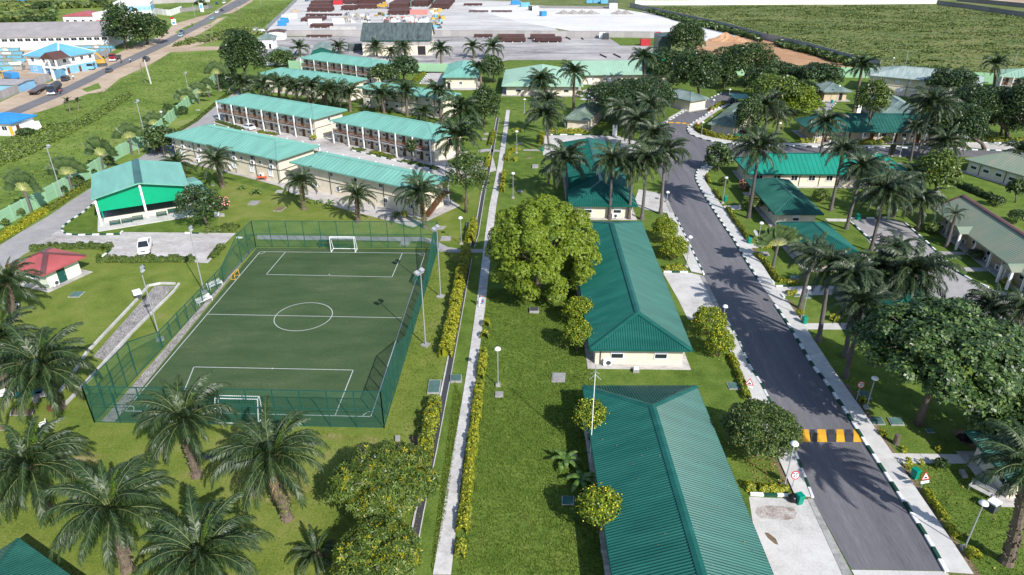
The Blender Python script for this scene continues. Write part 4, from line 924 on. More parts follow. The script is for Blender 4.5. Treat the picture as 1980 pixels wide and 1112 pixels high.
slab_path('pavement', [(1403, 200), (1376, 213), (1342, 236), (1331, 246), (1330, 252), (1334, 260), (1354, 268), (1395, 276.5), (1420, 279.5), (1487, 280.5), (1582, 284.5), (1660, 285.5), (1775, 286.5), (1867, 289.5)], [(1413, 202), (1392, 212), (1358, 235), (1343, 246), (1343, 252), (1348, 258), (1366, 264), (1400, 271), (1428, 275.5), (1503, 276.5), (1582, 279), (1660, 281.5), (1775, 282.5), (1867, 285.5)], 3.0, .13, 'slab_side')
slab_path('pavement', [(1255, 255), (1268, 243), (1290, 230), (1320, 213), (1352, 196)], [(1268, 251), (1284, 240), (1300, 231), (1322, 218), (1355, 200)], 3.0, .13, 'slab_side')
slab_path('garden_path', [(1722, 877), (1890, 880)], [(1738, 896), (1905, 897)], 2.4, .06, 'slab_side')
slab_path('garden_path', [(1552, 626), (1660, 625)], [(1560, 637), (1660, 638)], 2.4, .06, 'slab_side')
slab_path('garden_path', [(1398, 399), (1432, 397)], [(1403, 406), (1434, 405)], 2.0, .06, 'slab_side')
slab_path('garden_path', [(1446, 472), (1494, 471)], [(1452, 480), (1494, 477)], 2.0, .06, 'slab_side')
slab_path('garden_path', [(1595, 423), (1645, 424)], [(1600, 428), (1645, 429)], 2.0, .06, 'slab_side')
kerb([(1830, 1108), (1795, 1045), (1741, 961.5), (1675, 860.5), (1638, 800.5), (1598, 740.5), (1573, 710.5), (1548, 668.5), (1527, 632.5), (1493, 582)], 1.25, .3, .2)
kerb([(1470, 546.5), (1457, 527.5), (1437, 495.5), (1420, 465.5), (1400, 437.5), (1378, 403.5), (1358, 372.5), (1347, 350.5), (1345, 343), (1348, 330.5), (1362, 320.5), (1392, 311.5)], 1.05, .28, .2)
kerb([(1571, 963.5), (1534, 867.5), (1470, 740.5), (1450, 710.5), (1428, 658.5), (1406, 622.5)], 1.25, .24, .19)
kerb([(1361, 532), (1330, 467.5), (1303, 412.5)], 1.2, .24, .19)
kerb([(1417, 192), (1404, 201.5), (1377, 214.5), (1341, 237), (1330, 246), (1329, 252), (1333, 260), (1353, 268), (1370, 272.7), (1395, 276.7), (1420, 279.7), (1487, 280.7), (1582, 284.7), (1660, 285.7), (1775, 286.7), (1867, 289.7), (1980, 292.7)], 1.3, .3, .22)
kerb([(1268, 250), (1290, 236), (1320, 218), (1337, 207), (1378, 188), (1400, 178)], 1.3, .3, .22)
kerb([(1450, 957), (1537, 960)], 1.2, .3, .22)
kerb([(1500, 554.5), (1537, 553.5)], 1.0, .26, .2); kerb([(1492, 543), (1500, 554.5)], 1.0, .26, .2); kerb([(1511, 570), (1520, 581)], 1.0, .26, .2)
kerb([(183, 392), (160, 412), (147, 420), (132, 430), (121, 440), (119, 446), (128, 453), (145, 455), (170, 454.5), (200, 454), (232, 453.5), (238, 447)], 1.15, .26, .2)
kerb([(358, 451), (395, 452.5)], 1.2, .26, .2); kerb([(457, 460), (481, 461.5)], 1.2, .26, .2); kerb([(198, 497), (217, 481)], 1.2, .26, .2); kerb([(402, 508.5), (414, 508)], 1.2, .26, .2)
kerb([(1190, 526), (1215, 525)], 1.2, .26, .2); kerb([(1283, 526.5), (1335, 527)], 1.2, .26, .2)
kerb([(1645, 423), (1722, 422)], 1.4, .26, .2); kerb([(1750, 432), (1790, 467), (1850, 526), (1885, 546), (1920, 560)], 1.3, .26, .2); kerb([(1645, 430), (1680, 462), (1720, 500), (1745, 522)], 1.3, .26, .2)
kerb([(1055, 261), (1118, 261), (1188, 262)], 1.8, .3, .22); kerb([(1568, 195), (1600, 198)], 1.3, .3, .22); kerb([(1605, 212), (1618, 198)], 1.3, .3, .22)
kerb([(1895, 276), (1985, 277.5)], 1.6, .3, .22)
kerb([(812, 162), (828, 141)], 1.6, .3, .22)
kerb([(440, 270), (500, 283), (560, 296)], 1.4, .26, .2); kerb([(680, 291), (760, 310), (850, 331)], 1.6, .26, .2)
# channel drain beside the footpath: two concrete lips, dark bed
def drain(pts, wd=.6):
    root = empty('drain_channel', (0, 0, 0), kind='structure'); P = [G(*p) for p in pts]
    for a, b in zip(P, P[1:]):
        d = (b - a).normalized(); s = Vector((-d.y, d.x, 0)); q = MB()
        q.face([a - s * wd / 2 + Vector((0, 0, .03)), b - s * wd / 2 + Vector((0, 0, .03)), b + s * wd / 2 + Vector((0, 0, .03)), a + s * wd / 2 + Vector((0, 0, .03))]); q.build('channel_bed', M['black'], root)
        for k, w_, h in ((1, .15, .2), (-1, .08, .12)):
            q = MB(); q.bar(a + s * k * (wd / 2 + w_ / 2) + Vector((0, 0, h / 2 - .05)), b + s * k * (wd / 2 + w_ / 2) + Vector((0, 0, h / 2 - .05)), w_, h); q.build('channel_wall', M['slab'], root)
drain([(790, 1112), (797, 1068), (812, 990), (838, 870), (867, 722), (890, 600), (908, 500)]); drain([(913, 478), (921, 455), (934, 377), (944, 333), (953, 285), (963, 228)])
# speed hump: dark ramp with yellow blocks
hump = empty('speed_hump', G(1600, 842), kind='structure'); ho = Vector(hump.location)
xs = [1529, 1549, 1567, 1580, 1599.5, 1617, 1634, 1650, 1667]
for i in range(len(xs) - 1):
    lo = lambda x: 855.5; c = [G(xs[i], 855), G(xs[i + 1], 855), G(xs[i + 1] - (4 if i + 1 < 8 else 0), 830.5), G(xs[i], 830.5)]
    if i == 7: c = [G(1650, 855), G(1669, 855), G(1655, 830.5), G(1650, 830.5)]
    if i == 0: c = [G(1532, 855), G(1549, 855), G(1549, 830.5), G(1522, 830.5)]
    q = MB(); a, b, cc, d = [p - ho for p in c]; m1, m2 = a.lerp(d, .5), b.lerp(cc, .5); z = Vector((0, 0, .1)); e = Vector((0, 0, .025))
    q.raw([a + e, b + e, m2 + z, m1 + z, cc + e, d + e], [(0, 1, 2, 3), (3, 2, 4, 5)]); q.build('hump_block', M['yellow' if i % 2 else 'black'], hump)
dash = empty('road_marks', (0, 0, 0), kind='structure')
for x0, x1, y in ((1293, 1303, 237), (1306, 1316, 237.5), (1319, 1327, 238.5), (1329, 1337, 241)):
    q = MB(); q.face([G(x0, y + 1.3), G(x1, y + 1.3), G(x1, y - .9), G(x0, y - .9)]); o = q.build('road_mark', M['yellow'], dash); o.location.z = .03
# grating drains at the driveways
for pts in ([(1561, 964), (1571, 965), (1648, 1112), (1629, 1112)], [(1353, 533), (1361, 534), (1405, 621), (1396, 624)], [(1283, 378), (1288, 378), (1302, 411), (1295, 411)]):
    root = empty('grating_drain', G(*pts[0]), kind='structure'); oo = Vector(root.location); P = [G(*p) - oo for p in pts]; n = int((P[3] - P[0]).length / .5)
    for i in range(n):
        q = MB(); a, b = i / n + .002, (i + 1) / n - .002; q.prism([P[0].lerp(P[3], a).to_2d(), P[1].lerp(P[2], a).to_2d(), P[1].lerp(P[2], b).to_2d(), P[0].lerp(P[3], b).to_2d()], 0, .05); q.build('grate', M['cover_grey'], root)
# stone pit beside the court: low pale walls round gravel
sheet('bowling_pit', [(180, 690), (300, 553), (338, 553), (322, 570), (210, 700)], 0.03, 'gravel')
def low_wall(label, pts, wd=.25, ht=.3, m='kerb_white', seg=2.2, name='low_wall'):
    P = resample([G(*p) for p in pts], seg); root = empty(name, P[0], 0, label, 'low wall'); o = P[0].copy()
    for a, b in zip(P, P[1:]):
        q = MB(); q.bar(a - o + Vector((0, 0, ht / 2)), b - o + Vector((0, 0, ht / 2)), wd, ht); q.build('wall_block', M[m], root)
    return root
low_wall('low pale concrete edging along the far and house side of the stone pit', [(110, 768), (135, 735), (168, 684), (265, 581), (292, 549), (345, 550)], m='slab')
low_wall('low pale concrete edging along the court side of the stone pit', [(347, 550), (338, 563), (250, 650), (200, 705), (150, 760), (120, 790)], m='slab')

# ================================================================== BOUNDARY WALLS AND FENCES
_wp = {}
def panel_wall(name, label, pts, ht, seg, m, post=True, pm=None, cope=None, th=.16, groove=False, group=None):
    P = resample([G(*p) for p in pts], seg); root = empty(name, P[0], 0, label, 'wall', group); o = P[0].copy()
    key = (round(ht, 2), seg, m, th)
    if key not in _wp:
        q = MB(); q.box((0, 0, ht / 2), (1, th, ht)); 
        if groove: q.box((0, 0, ht * .52), (1, th + .06, .09))
        pq = MB(); pq.box((0, 0, ht / 2 + .05), (.24, th + .12, ht + .1)); _wp[key] = (q.mesh('wall_panel', M[m]), pq.mesh('post', M[pm or m]))
    for a, b in zip(P, P[1:]):
        d = b - a; c = (a + b) / 2 - o; put('wall_panel', _wp[key][0], root, (c.x, c.y, rnd.uniform(-.04, .03)), (0, 0, math.atan2(d.y, d.x)), (d.length - .02, 1, 1))
        if post: put('post', _wp[key][1], root, tuple(a - o), (0, 0, math.atan2(d.y, d.x)))
    return root
panel_wall('boundary_wall', 'pale green boundary wall beside the field and traveller palms', [(-120, 512), (0, 442), (122, 375), (178, 342), (230, 306), (282, 280), (330, 238), (385, 187), (445, 135)], 2.7, 3.0, 'wall_green', groove=True, th=.2)
panel_wall('boundary_wall', 'pale green wall between the two-storey blocks and the workshop yard', [(560, 133), (700, 137), (800, 138), (868, 139), (900, 139)], 2.9, 4.0, 'wall_green', groove=True)
panel_wall('boundary_wall', 'pale green wall under the red dirt and wild field', [(1380, 146), (1470, 146), (1560, 148), (1650, 150), (1780, 156), (1900, 161), (2050, 168)], 3.4, 4.0, 'wall_green', groove=True)
panel_wall('yard_wall', 'stained grey concrete wall between the white yard and the pipe yard', [(555, 70), (700, 70), (860, 70.5), (1000, 71), (1180, 72.5), (1275, 73.5)], 2.9, 4.0, 'conc_wall')
panel_wall('field_wall', 'grey block wall slanting between the red dirt and wild field', [(1218, 14), (1260, 23), (1320, 37), (1400, 55), (1470, 75), (1560, 96), (1650, 122), (1716, 134)], 2.9, 5.0, 'conc_wall')
panel_wall('far_wall', 'long white wall at the far edge of the wild field', [(1228, 10), (1330, 10), (1480, 9), (1650, 8.5), (1812, 7)], 3.0, 12.0, 'wall_white')
panel_wall('far_wall', 'grey wall continuing from the end of the white field wall', [(1812, 9), (1880, 18), (1980, 33), (2080, 48)], 2.8, 6.0, 'conc_wall_dark')
panel_wall('far_wall', 'grey wall in front of the sandy lot at the top corner', [(1850, 2), (1920, 9), (1990, 16), (2060, 23)], 2.8, 8.0, 'conc_wall_dark')
panel_wall('road_wall', 'grey concrete roadside wall below the blue-roofed house', [(-60, 215), (0, 195), (40, 178), (72, 166), (107, 153)], 2.6, 3.2, 'conc_wall')
panel_wall('road_wall', 'grey concrete roadside wall behind the blue van', [(138, 141), (170, 127), (200, 113), (216, 104)], 2.6, 3.2, 'conc_wall')
panel_wall('roadside_wall', 'white wall with low gate posts beside the road bend', [(300, 27), (330, 31), (354, 22)], 3.4, 5.0, 'wall_white')
panel_wall('roadside_wall', 'long pale wall behind the parked cars up the road', [(290, 8), (330, 6), (370, 5), (410, 4)], 3.0, 8.0, 'conc_wall')
panel_wall('roadside_wall', 'brownish wall behind the white wall by the road', [(350, 24), (400, 18), (418, 14)], 2.4, 6.0, 'conc_wall_dark')
def rail_fence(name, label, pts, ht=2.2, seg=4.0, m='steel'):
    P = resample([G(*p) for p in pts], seg); root = empty(name, P[0], 0, label, 'fence'); o = P[0].copy()
    for a, b in zip(P, P[1:]):
        q = MB(); a, b = a - o, b - o
        for z in (ht, ht * .5): q.bar(a + Vector((0, 0, z)), b + Vector((0, 0, z)), .08)
        q.build('rail', M[m], root); q = MB(); q.bar(a, a + Vector((0, 0, ht + .1)), .1); q.build('post', M[m], root)
        q = MB(); net_panel(q, a, b, ht, ht, .5, .05); q.build('mesh_panel', M[m], root)
rail_fence('mesh_fence', 'grey mesh fence slanting between the green field and stockyard', [(515, 60), (545, 31), (578, -2)])

def court_fence():
    base = [G(*p) for p in CB]; o = base[0].copy(); root = empty('court_fence', o, 0, 'tall green mesh fence around the football court', 'fence'); c = [p - o for p in base]; H_, Hl = 4.55, 2.35
    tt = lambda p, a, b: (G(*p) - G(*a)).length / (G(*b) - G(*a)).length
    t1, t2, t3, t4 = tt((263, 727), CB[0], CB[3]), tt((310, 673), CB[0], CB[3]), tt((432, 545), CB[0], CB[3]), tt((465, 507), CB[0], CB[3])
    def hh(t): return H_ if t <= t1 or t >= t4 else Hl if t2 <= t <= t3 else (H_ + (Hl - H_) * (t - t1) / (t2 - t1)) if t < t2 else (Hl + (H_ - Hl) * (t - t3) / (t4 - t3))
    for i, j, n, prof in ((0, 1, 11, None), (1, 2, 16, hh), (3, 2, 11, None), (0, 3, 16, hh)):
        a, b = c[i], c[j]
        ts = sorted([k / n for k in range(n + 1)]) if not prof else [0, t1 * .25, t1 * .5, t1 * .75, t1, t2] + [t2 + (t3 - t2) * k / 8 for k in range(1, 9)] + [t4, t4 + (1 - t4) * .5, 1]
        for k in range(len(ts) - 1):
            p, q_ = a.lerp(b, ts[k]), a.lerp(b, ts[k + 1]); h0, h1 = (prof(ts[k]), prof(ts[k + 1])) if prof else (H_, H_)
            m = MB(); net_panel(m, p, q_, h0, h1, .2, .021); m.build('mesh_panel', M['net_green'], root)
            r = MB(); r.bar(p + Vector((0, 0, h0)), q_ + Vector((0, 0, h1)), .07); r.bar(p + Vector((0, 0, .1)), q_ + Vector((0, 0, .1)), .05); r.build('rail', M['post_green'], root)
            if min(h0, h1) > 3: r = MB(); r.bar(p + Vector((0, 0, Hl)), q_ + Vector((0, 0, Hl)), .06); r.build('mid_rail', M['post_green'], root)
            r = MB(); r.bar(p, p + Vector((0, 0, h0 + .03)), .09); r.build('post', M['post_green'], root)
        r = MB(); r.bar(b, b + Vector((0, 0, H_ + .03)), .09); r.build('post', M['post_green'], root)
court_fence()
def goal(label, L, Rr, h, depth, back, m='white', name='goal'):
    """goal between two ground points; depth runs towards the point back"""
    a, b = G(*L), G(*Rr); e = (b - a); W = e.length; e.normalize(); n = Vector((-e.y, e.x, 0)); n = n if (G(*back) - a).dot(n) > 0 else -n
    root = empty(name, a, 0, label, 'goal'); a0 = Vector((0, 0, .03)); b0 = e * W + a0; z = Vector((0, 0, h)); t = n * depth * .35; f = n * depth; r = .055 if W > 2.5 else .04
    for nm, p, q in (('goal_post', a0, a0 + z), ('goal_post', b0, b0 + z), ('crossbar', a0 + z, b0 + z), ('top_stay', a0 + z, a0 + z + t), ('top_stay', b0 + z, b0 + z + t), ('back_bar', a0 + z + t, b0 + z + t), ('back_stay', a0 + z + t, a0 + f), ('back_stay', b0 + z + t, b0 + f), ('ground_bar', a0, a0 + f), ('ground_bar', b0, b0 + f), ('ground_bar', a0 + f, b0 + f)):
        q_ = MB(); q_.tube([p, q], r, 7); q_.build(nm, M[m], root)
    net = MB(); nn = 15 if W > 2.5 else 9
    for i in range(nn + 1):
        u = e * W * i / nn; net.bar(a0 + u + z + t, a0 + u + f, .022); net.bar(a0 + u + z, a0 + u + z + t, .022)
    for k in range(11):
        s = k / 10; net.bar((a0 + z + t).lerp(a0 + f, s), (b0 + z + t).lerp(b0 + f, s), .022)
        for q0 in (a0, b0): net.bar(q0 + z * (1 - s), q0 + (z + t) .lerp(f, s), .02)
    for k in range(5): net.bar(a0 + z + t * k / 5, b0 + z + t * k / 5, .022)
    net.build('net', M['net_green'], root)
goal('white football goal with green net at the far end of the court', (640.5, 487.7), (687, 488.2), 2.45, 1.35, (640, 478))
goal('white football goal behind the palm crown at the near court end', (428, 802), (509, 804), 2.45, 1.35, (428, 822))
goal('small green training goal beside the far white goal', (618, 480), (637, 480.5), 1.3, .9, (618, 474), 'post_green', 'training_goal')
goal('small yellow training goal on the left touchline', (455, 541), (463, 533), .95, .7, (452, 532), 'yellow', 'training_goal')
goal('small green training goal on the touchline under the mast', (800, 552), (806, 538), 1.1, .8, (810, 546), 'post_green', 'training_goal')

# ================================================================== BUILDINGS
q = building('bungalow', 'long bungalow with dark green ribbed roof in the near corner', 'building', (1213, 1300), (1572, 1300), C=(1366, 746), eave=2.7, pitch=20, oh=.9, rib=.27, ribh=.075, ribw=.15, axis='y', hipk=(.6, 1.05), cap_w=.7)
NEAR = q
q.windows('L', 5, 1.5); q.windows('B', 2, 1.5); q.windows('R', 5, 1.5); q.doors('R', 2)
q = building('bungalow', 'bungalow with green hipped roof beside the big bright tree', 'building', (1140, 675), (1339, 677), C=(1245, 428), eave=2.65, pitch=24.5, oh=.8, rib=.27, ribh=.075, ribw=.15, axis='y', hipk=(.68, 1.25), cap_w=.7)
q.windows('F', 2, 1.55, 1.35, 1.15); q.windows('L', 5, 1.5); q.acs('F', 1, .55, 0, .28); q.pipes('F', 1, 0, .12); q.band(2.25, .38, 'trim_brown')
q = building('bungalow', 'bungalow with dark green roof half hidden by tall palms', 'building', (1101, 397), (1233, 398), C=(1188, 277), eave=2.65, pitch=24, oh=.8, rib=.33, ribh=.08, ribw=.17, axis='y', hipk=.95, cap_w=.6)
q.windows('F', 2, 1.55, 1.3, 1.1); q.windows('R', 4, 1.5); q.doors('R', 1); q.acs('F', 1, .6, .62, .8)
# six two-storey blocks
def block(label, A, B, C, roof='roof_aqua', ver=None, nv=6, acs=0, win=True, pitch=17, hipk=1.1):
    q = building('accommodation_block', label, 'building', A, B, C=C, eave=5.3, pitch=pitch, oh=1.0 if not ver else 1.0, roof=roof, wall='wall_cream', rib=.9, ribh=.06, ribw=.14, hipk=hipk, cap_w=.5, group='two-storey accommodation blocks')
    q.band(2.55, .16, 'dark_steel', .03); return q
q = block('two-storey block with wall air conditioners behind the open hall', (318, 262), (536, 309), (620, 282)); q.pipes('F', 6, -.08, 1.08)
q.windows('F', 6, 4.3, .9, .9, 'dark', .02, 1.02); q.windows('F', 6, 1.7, 1.0, 1.2, 'white'); q.acs('F', 6, 3.35, 0, 1, .9); q.acs('F', 3, .9, .1, 1, -.5); q.windows('F', 6, 3.5, .7, .7, 'dark', -.08, .92); veranda(q, 'B', 7, 1.6)
q = block('two-storey block with stair behind the court palms', (559, 313), (814, 369), (865, 342)); q.pipes('F', 5, -.05, 1.05); q.windows('F', 5, 4.2, .7, .7, 'dark'); q.windows('F', 5, 1.5, .8, .8, 'dark', .05, 1.02); veranda(q, 'B', 7, 1.6)
st = MB(); L_ = q.len('R'); 
x, y, r_ = q.side('R', L_ * .45)
for i in range(16): st.box((x + .75, y - 2.6 + i * .33, .2 + i * .16), (1.1, .34, .12))
st.bar((x + .2, y - 2.7, .1), (x + .2, y + 2.6, 2.7), .1, .3); st.bar((x + 1.3, y - 2.7, .1), (x + 1.3, y + 2.6, 2.7), .1, .3); st.bar((x + 1.3, y - 2.7, 1.1), (x + 1.3, y + 2.6, 3.7), .06); st.bar((x + .2, y - 2.7, 1.1), (x + .2, y + 2.6, 3.7), .06)
st.box((x + .75, y + 3.4, 2.65), (1.4, 1.6, .2)); st.build('staircase', M['door'], q.root)
q = block('two-storey block with white gallery facing the parked white car', (415, 196), (607, 230), (660, 210)); veranda(q, 'F', 6, 1.3, doors=12); q.windows('R', 1, 4, .8, .6, 'dark')
q = block('two-storey block with long brown-railed gallery beside the drain path', (637, 233), (840, 272), (905, 250)); veranda(q, 'F', 6, 1.3, doors=12)
q = block('two-storey block behind the row of dark palms', (498, 142), (668, 163), (710, 152)); q.windows('F', 9, 4.2, .7, .7, 'dark'); q.pipes('F', 4); q.windows('F', 8, 1.6, .9, .9, 'dark')
q = block('two-storey block behind four oil palms and small round bushes', (690, 169), (858, 192), (897, 182)); q.windows('F', 8, 4.2, .8, .7, 'dark'); q.windows('F', 8, 1.6, 1.0, 1.2, 'shutter'); q.pipes('F', 5)
q = block('two-storey block with gallery nearest the dark workshop', (578, 112), (722, 131), (762, 121)); veranda(q, 'F', 5, 1.3, doors=10)
q = building('small_office', 'small office with hipped aqua roof beside a grey drive', 'building', (855, 149), (925, 149), depth=24, eave=4.0, pitch=20, oh=1.0, roof='roof_aqua', rib=.9, ribh=.05, ribw=.12, axis='y', hipk=.9); q.windows('F', 1, 2, .8, .8, 'dark'); q.doors('F', 1, hi=.2, m='door_dark'); q.band(0, .5, 'band')
q = building('office_wing', 'wide wing of the pale green office behind two palms', 'building', (970, 166), (1128, 167), depth=27, eave=3.1, pitch=13, oh=1.4, roof='roof_pale', rib=.9, ribh=.04, ribw=.1, axis='y', hipk=.45); q.windows('F', 3, 1.7, 1.5, 1.3); q.band(2.4, .6, 'trim_brown'); q.doors('F', 1, lo=.3, hi=.9, m='white', wd=1.2)
q = building('office_wing', 'long pale green office roof in front of the grey yard', 'building', (1098, 145), (1299, 143), depth=17, eave=3.2, pitch=20, oh=1.3, roof='roof_pale', rib=.9, ribh=.04, ribw=.1, hipk=.3); q.windows('F', 7, 1.8, 1.3, 1.2, 'shutter'); q.doors('F', 2, lo=.1, hi=.5, m='white', wd=1.4); q.band(2.4, .7, 'trim_brown'); q.pipes('F', 4)
q = building('workshop', 'grey workshop with dark streaked roof behind the palms', 'building', (696, 78), (834, 77.5), depth=20, eave=6.0, pitch=29, oh=.6, roof='roof_dark', rib=1.4, ribh=.06, ribw=.2, kind='gable', wall='wall_cream', fascia='roof_teal'); q.band(3.9, 2.05, 'conc_wall'); q.pipes('F', 3)
x, y, r_ = q.side('F', q.len('F') * .87); d_ = MB(); d_.box((0, -.05, 1.9), (3.2, .12, 3.4)); d_.build('doorway', M['door_dark'], q.root, (x, y, 0), (0, 0, r_))
# open hall with green gable
q = building('open_hall', 'open hall with aqua roof and bright green gable over benches', 'building', (176, 385), (364, 358), C=(357, 313), eave=5.0, pitch=12.5, oh=.9, roof='roof_aqua', rib=.5, ribh=.03, ribw=.08, kind='gable', axis='y', wall_top=.1, wall='wall_white', cap='roof_teal_worn', cap_w=1.3, apron=False)
W_, D_ = q.W, q.D; fl = MB(); fl.prism([(-.2, -2.6), (W_ + .2, -2.6), (W_ + .2, D_), (-.2, D_)], -.1, .16); fl.build('floor_slab', M['concrete'], q.root)
gp = MB(); zt = lambda x: q.eave - .1 + min(x, W_ - x) * math.tan(R(12.5)); xs_ = [.5, W_ / 2, W_ - .5]
for y0_ in (.95, D_ - .95):
    gp = MB()
    for a_, b_ in zip(xs_, xs_[1:]): gp.raw([(a_, y0_, 2.3), (b_, y0_, 2.3), (b_, y0_, zt(b_)), (a_, y0_, zt(a_)), (a_, y0_ + .12, 2.3), (b_, y0_ + .12, 2.3), (b_, y0_ + .12, zt(b_)), (a_, y0_ + .12, zt(a_))], [(0, 1, 2, 3), (5, 4, 7, 6), (0, 4, 5, 1), (3, 2, 6, 7), (0, 3, 7, 4), (1, 5, 6, 2)])
    gp.build('gable_panel', M['gable_green'], q.root)
for x_ in (.45, W_ / 2, W_ - .45):
    cb = MB(); h_ = zt(x_) - .05; cb.bar((x_, -.1 if x_ != W_ / 2 else .4, .1), (x_, .75, h_), .3, .34); cb.build('column', M['wall_white'], q.root)
for y0_ in (.98, D_ - 1): 
    pw = MB(); pw.box((W_ / 2, y0_ + .2, .5), (W_ - 1.8, .2, .9)); pw.build('low_wall', M['wall_cream'], q.root)
for i in range(5):
    rb_ = MB(); rb_.box((W_ * (i + .5) / 5, D_ / 2, .55), (2.2, 1.0, .9)); rb_.build('counter', M['dark_steel'], q.root)
sw = MB(); sw.box((.95, D_ / 2, 3.0), (.14, D_ - 2.2, 4.0)); sw.box((W_ - .95, D_ / 2, 3.0), (.14, D_ - 2.2, 4.0)); sw.build('side_cladding', M['gable_green'], q.root)
HALL = q; hr = math.atan2((G(364, 358, 5) - G(176, 385, 5)).y, (G(364, 358, 5) - G(176, 385, 5)).x)
q = building('hall_annex', 'low aqua roofed annex attached to the open hall', 'building', (368, 377), (404, 370), C=(396, 338), eave=3.2, pitch=6, oh=.4, roof='roof_aqua', rib=.5, ribh=.03, ribw=.08, kind='gable', axis='x', wall='wall_green')
for n_, (x, y) in zip(('green bench outermost left under the hall gable', 'second green bench under the hall gable', 'third green bench beside the middle hall column', 'green bench just past the middle hall column', 'green bench nearest the dark tree by the hall'), ((224, 437), (247, 433), (268, 428), (314, 420), (336, 414))):
    bench(n_, (x, y), hr, 'post_green', 1.7, group='green benches in front of the hall')
# red hut
q = building('gate_hut', 'small white hut with faded red hipped roof', 'building', (10, 514), (82, 531), C=(141, 488), eave=2.8, pitch=21, oh=.9, roof='roof_red', wall='wall_mint', rib=.35, ribh=.03, ribw=.1, cap='cap_brown', cap_w=.75, hipk=.95); q.doors('R', 1, m='post_green', lo=.1, hi=.75, wd=1.2); q.acs('R', 1, .6, 0, .3); q.windows('F', 1, 1.6, 1, .9)
# right-hand side bungalows
q = building('bungalow', 'long bungalow with bright teal roof below the side road', 'building', (1447, 336), (1772, 338), depth=10.5, eave=2.8, pitch=27, oh=.8, roof='roof_teal', rib=.9, ribh=.06, ribw=.14); q.windows('F', 9, 1.75, 1.2, 1.0, 'dark'); q.pipes('F', 8)
bpy.data.objects[q.roof.name].data.materials[0] = roof_mat('bright_teal_roof_sheet', (0.015, 0.21, 0.145), .14)
q = building('bungalow', 'small bungalow with teal hip roof between the leaning palms', 'building', (1497, 413), (1593, 414), C=(1528, 348), eave=2.7, pitch=22, oh=.9, roof='roof_teal_worn', rib=.3, ribh=.075, ribw=.15, axis='y'); q.windows('L', 2, 1.6, 1.1, .9); q.windows('F', 1, 1.6, 1, .9)
q = building('bungalow', 'small bungalow with teal roof behind the fan-shaped palm', 'building', (1563, 493), (1668, 492), C=(1610, 429), eave=2.7, pitch=22, oh=.9, roof='roof_teal', rib=.3, ribh=.075, ribw=.15, axis='y'); q.windows('F', 2, 1.6, 1, .9)
q = building('long_house', 'long veranda house with dark green roof above the side road', 'building', (1568, 254), (1866, 256), depth=12, eave=2.9, pitch=26, oh=1.4, roof='roof_teal_worn', rib=.8, ribh=.06, ribw=.14, wall='wall_cream2'); veranda(q, 'F', 9, 1.2, (), doors=6); q.windows('F', 7, 1.8, 1, .8, 'dark')
q = building('bungalow', 'tan bungalow with rusting pale roof at the road end', 'building', (1865, 307), (2090, 372), depth=10, eave=2.8, pitch=24, oh=.7, roof='roof_rust', rib=.6, ribh=.05, ribw=.14, wall='wall_cream'); q.windows('F', 8, 1.65, 1.2, 1.1); q.pipes('F', 4)
q = building('long_house', 'long pale rusty-roofed house with white porch posts beside the grey court', 'building', (1800, 401), (2030, 568), depth=8.6, eave=2.8, pitch=31, hipk=.2, oh=1.5, roof='roof_rust', rib=.4, ribh=.05, ribw=.12, wall='wall_cream2', cap='cap_brown', cap_w=.8); veranda(q, 'F', 7, 1.1, (), doors=0); q.windows('F', 7, 1.6, 1.1, 1.0); q.acs('F', 9, .6)
for t_ in (.33, .76):                                   # two little gabled porches
    px_ = q.W * t_; pb = MB(); pb.raw([(px_ - 1.4, -1.2, 2.8), (px_, -1.2, 3.5), (px_ + 1.4, -1.2, 2.8), (px_ - 1.4, 1.2, 2.85), (px_, 1.5, 3.6), (px_ + 1.4, 1.2, 2.85)], [(0, 1, 4, 3), (1, 2, 5, 4), (0, 2, 1)]); pb.build('porch_roof', M['roof_rust'], q.root)
    for s_ in (-1.15, 1.15): cb = MB(); cb.box((px_ + s_, -1.0, 1.4), (.3, .3, 2.8)); cb.build('column', M['wall_white'], q.root)
q = building('house', 'grey and green roofed house behind the long veranda house', 'building', (1706, 219), (1792, 222), depth=21, eave=2.8, pitch=22, oh=.8, roof='roof_grey', rib=.5, ribh=.04, axis='y'); q.windows('F', 2, 1.6)
q = block('two-storey block with pale streaked roof below the wild field', (1675, 145), (1900, 166), (1935, 152), roof='roof_grey'); q.windows('F', 9, 4.2, 1, .9, 'white'); q.windows('F', 8, 1.6, 1.1, 1.2, 'white'); q.pipes('F', 4)
bpy.data.objects[q.roof.name].data.materials[0] = roof_mat('pale_streaked_roof_sheet', (0.26, 0.36, 0.32), .25, col2=(.42, .47, .44), scale=(2, .3, 1))
q = block('two-storey block with veranda cut off by the picture edge', (1932, 147), (2060, 156), (2090, 146), roof='roof_pale'); veranda(q, 'F', 5, 1.2, doors=5)
q = building('hut', 'small house with mossy roof under the flat-topped tree', 'building', (1592, 177), (1648, 177), depth=11, eave=2.9, pitch=22, oh=1.0, roof='roof_grey', rib=.6, wall='wall_cream2'); q.doors('F', 1, m='door_dark', lo=.5)
q = building('bungalow', 'cream bungalow with mossy roof inside the kerb bend', 'building', (1368, 239), (1424, 246), C=(1441, 203), eave=2.8, pitch=24, oh=.8, roof='roof_grey', rib=.5, ribh=.05, axis='y', hipk=.9)
bpy.data.objects[q.roof.name].data.materials[0] = roof_mat('mossy_green_roof_sheet', (0.10, 0.17, 0.12), .35, col2=(.24, .29, .22))
q = building('shelter', 'small bright teal canopy at the top of the road', 'shelter', (1422, 190), (1454, 190), depth=6, eave=3.0, pitch=8, oh=.5, roof='roof_aqua', rib=.6, wall_top=.2, apron=False)
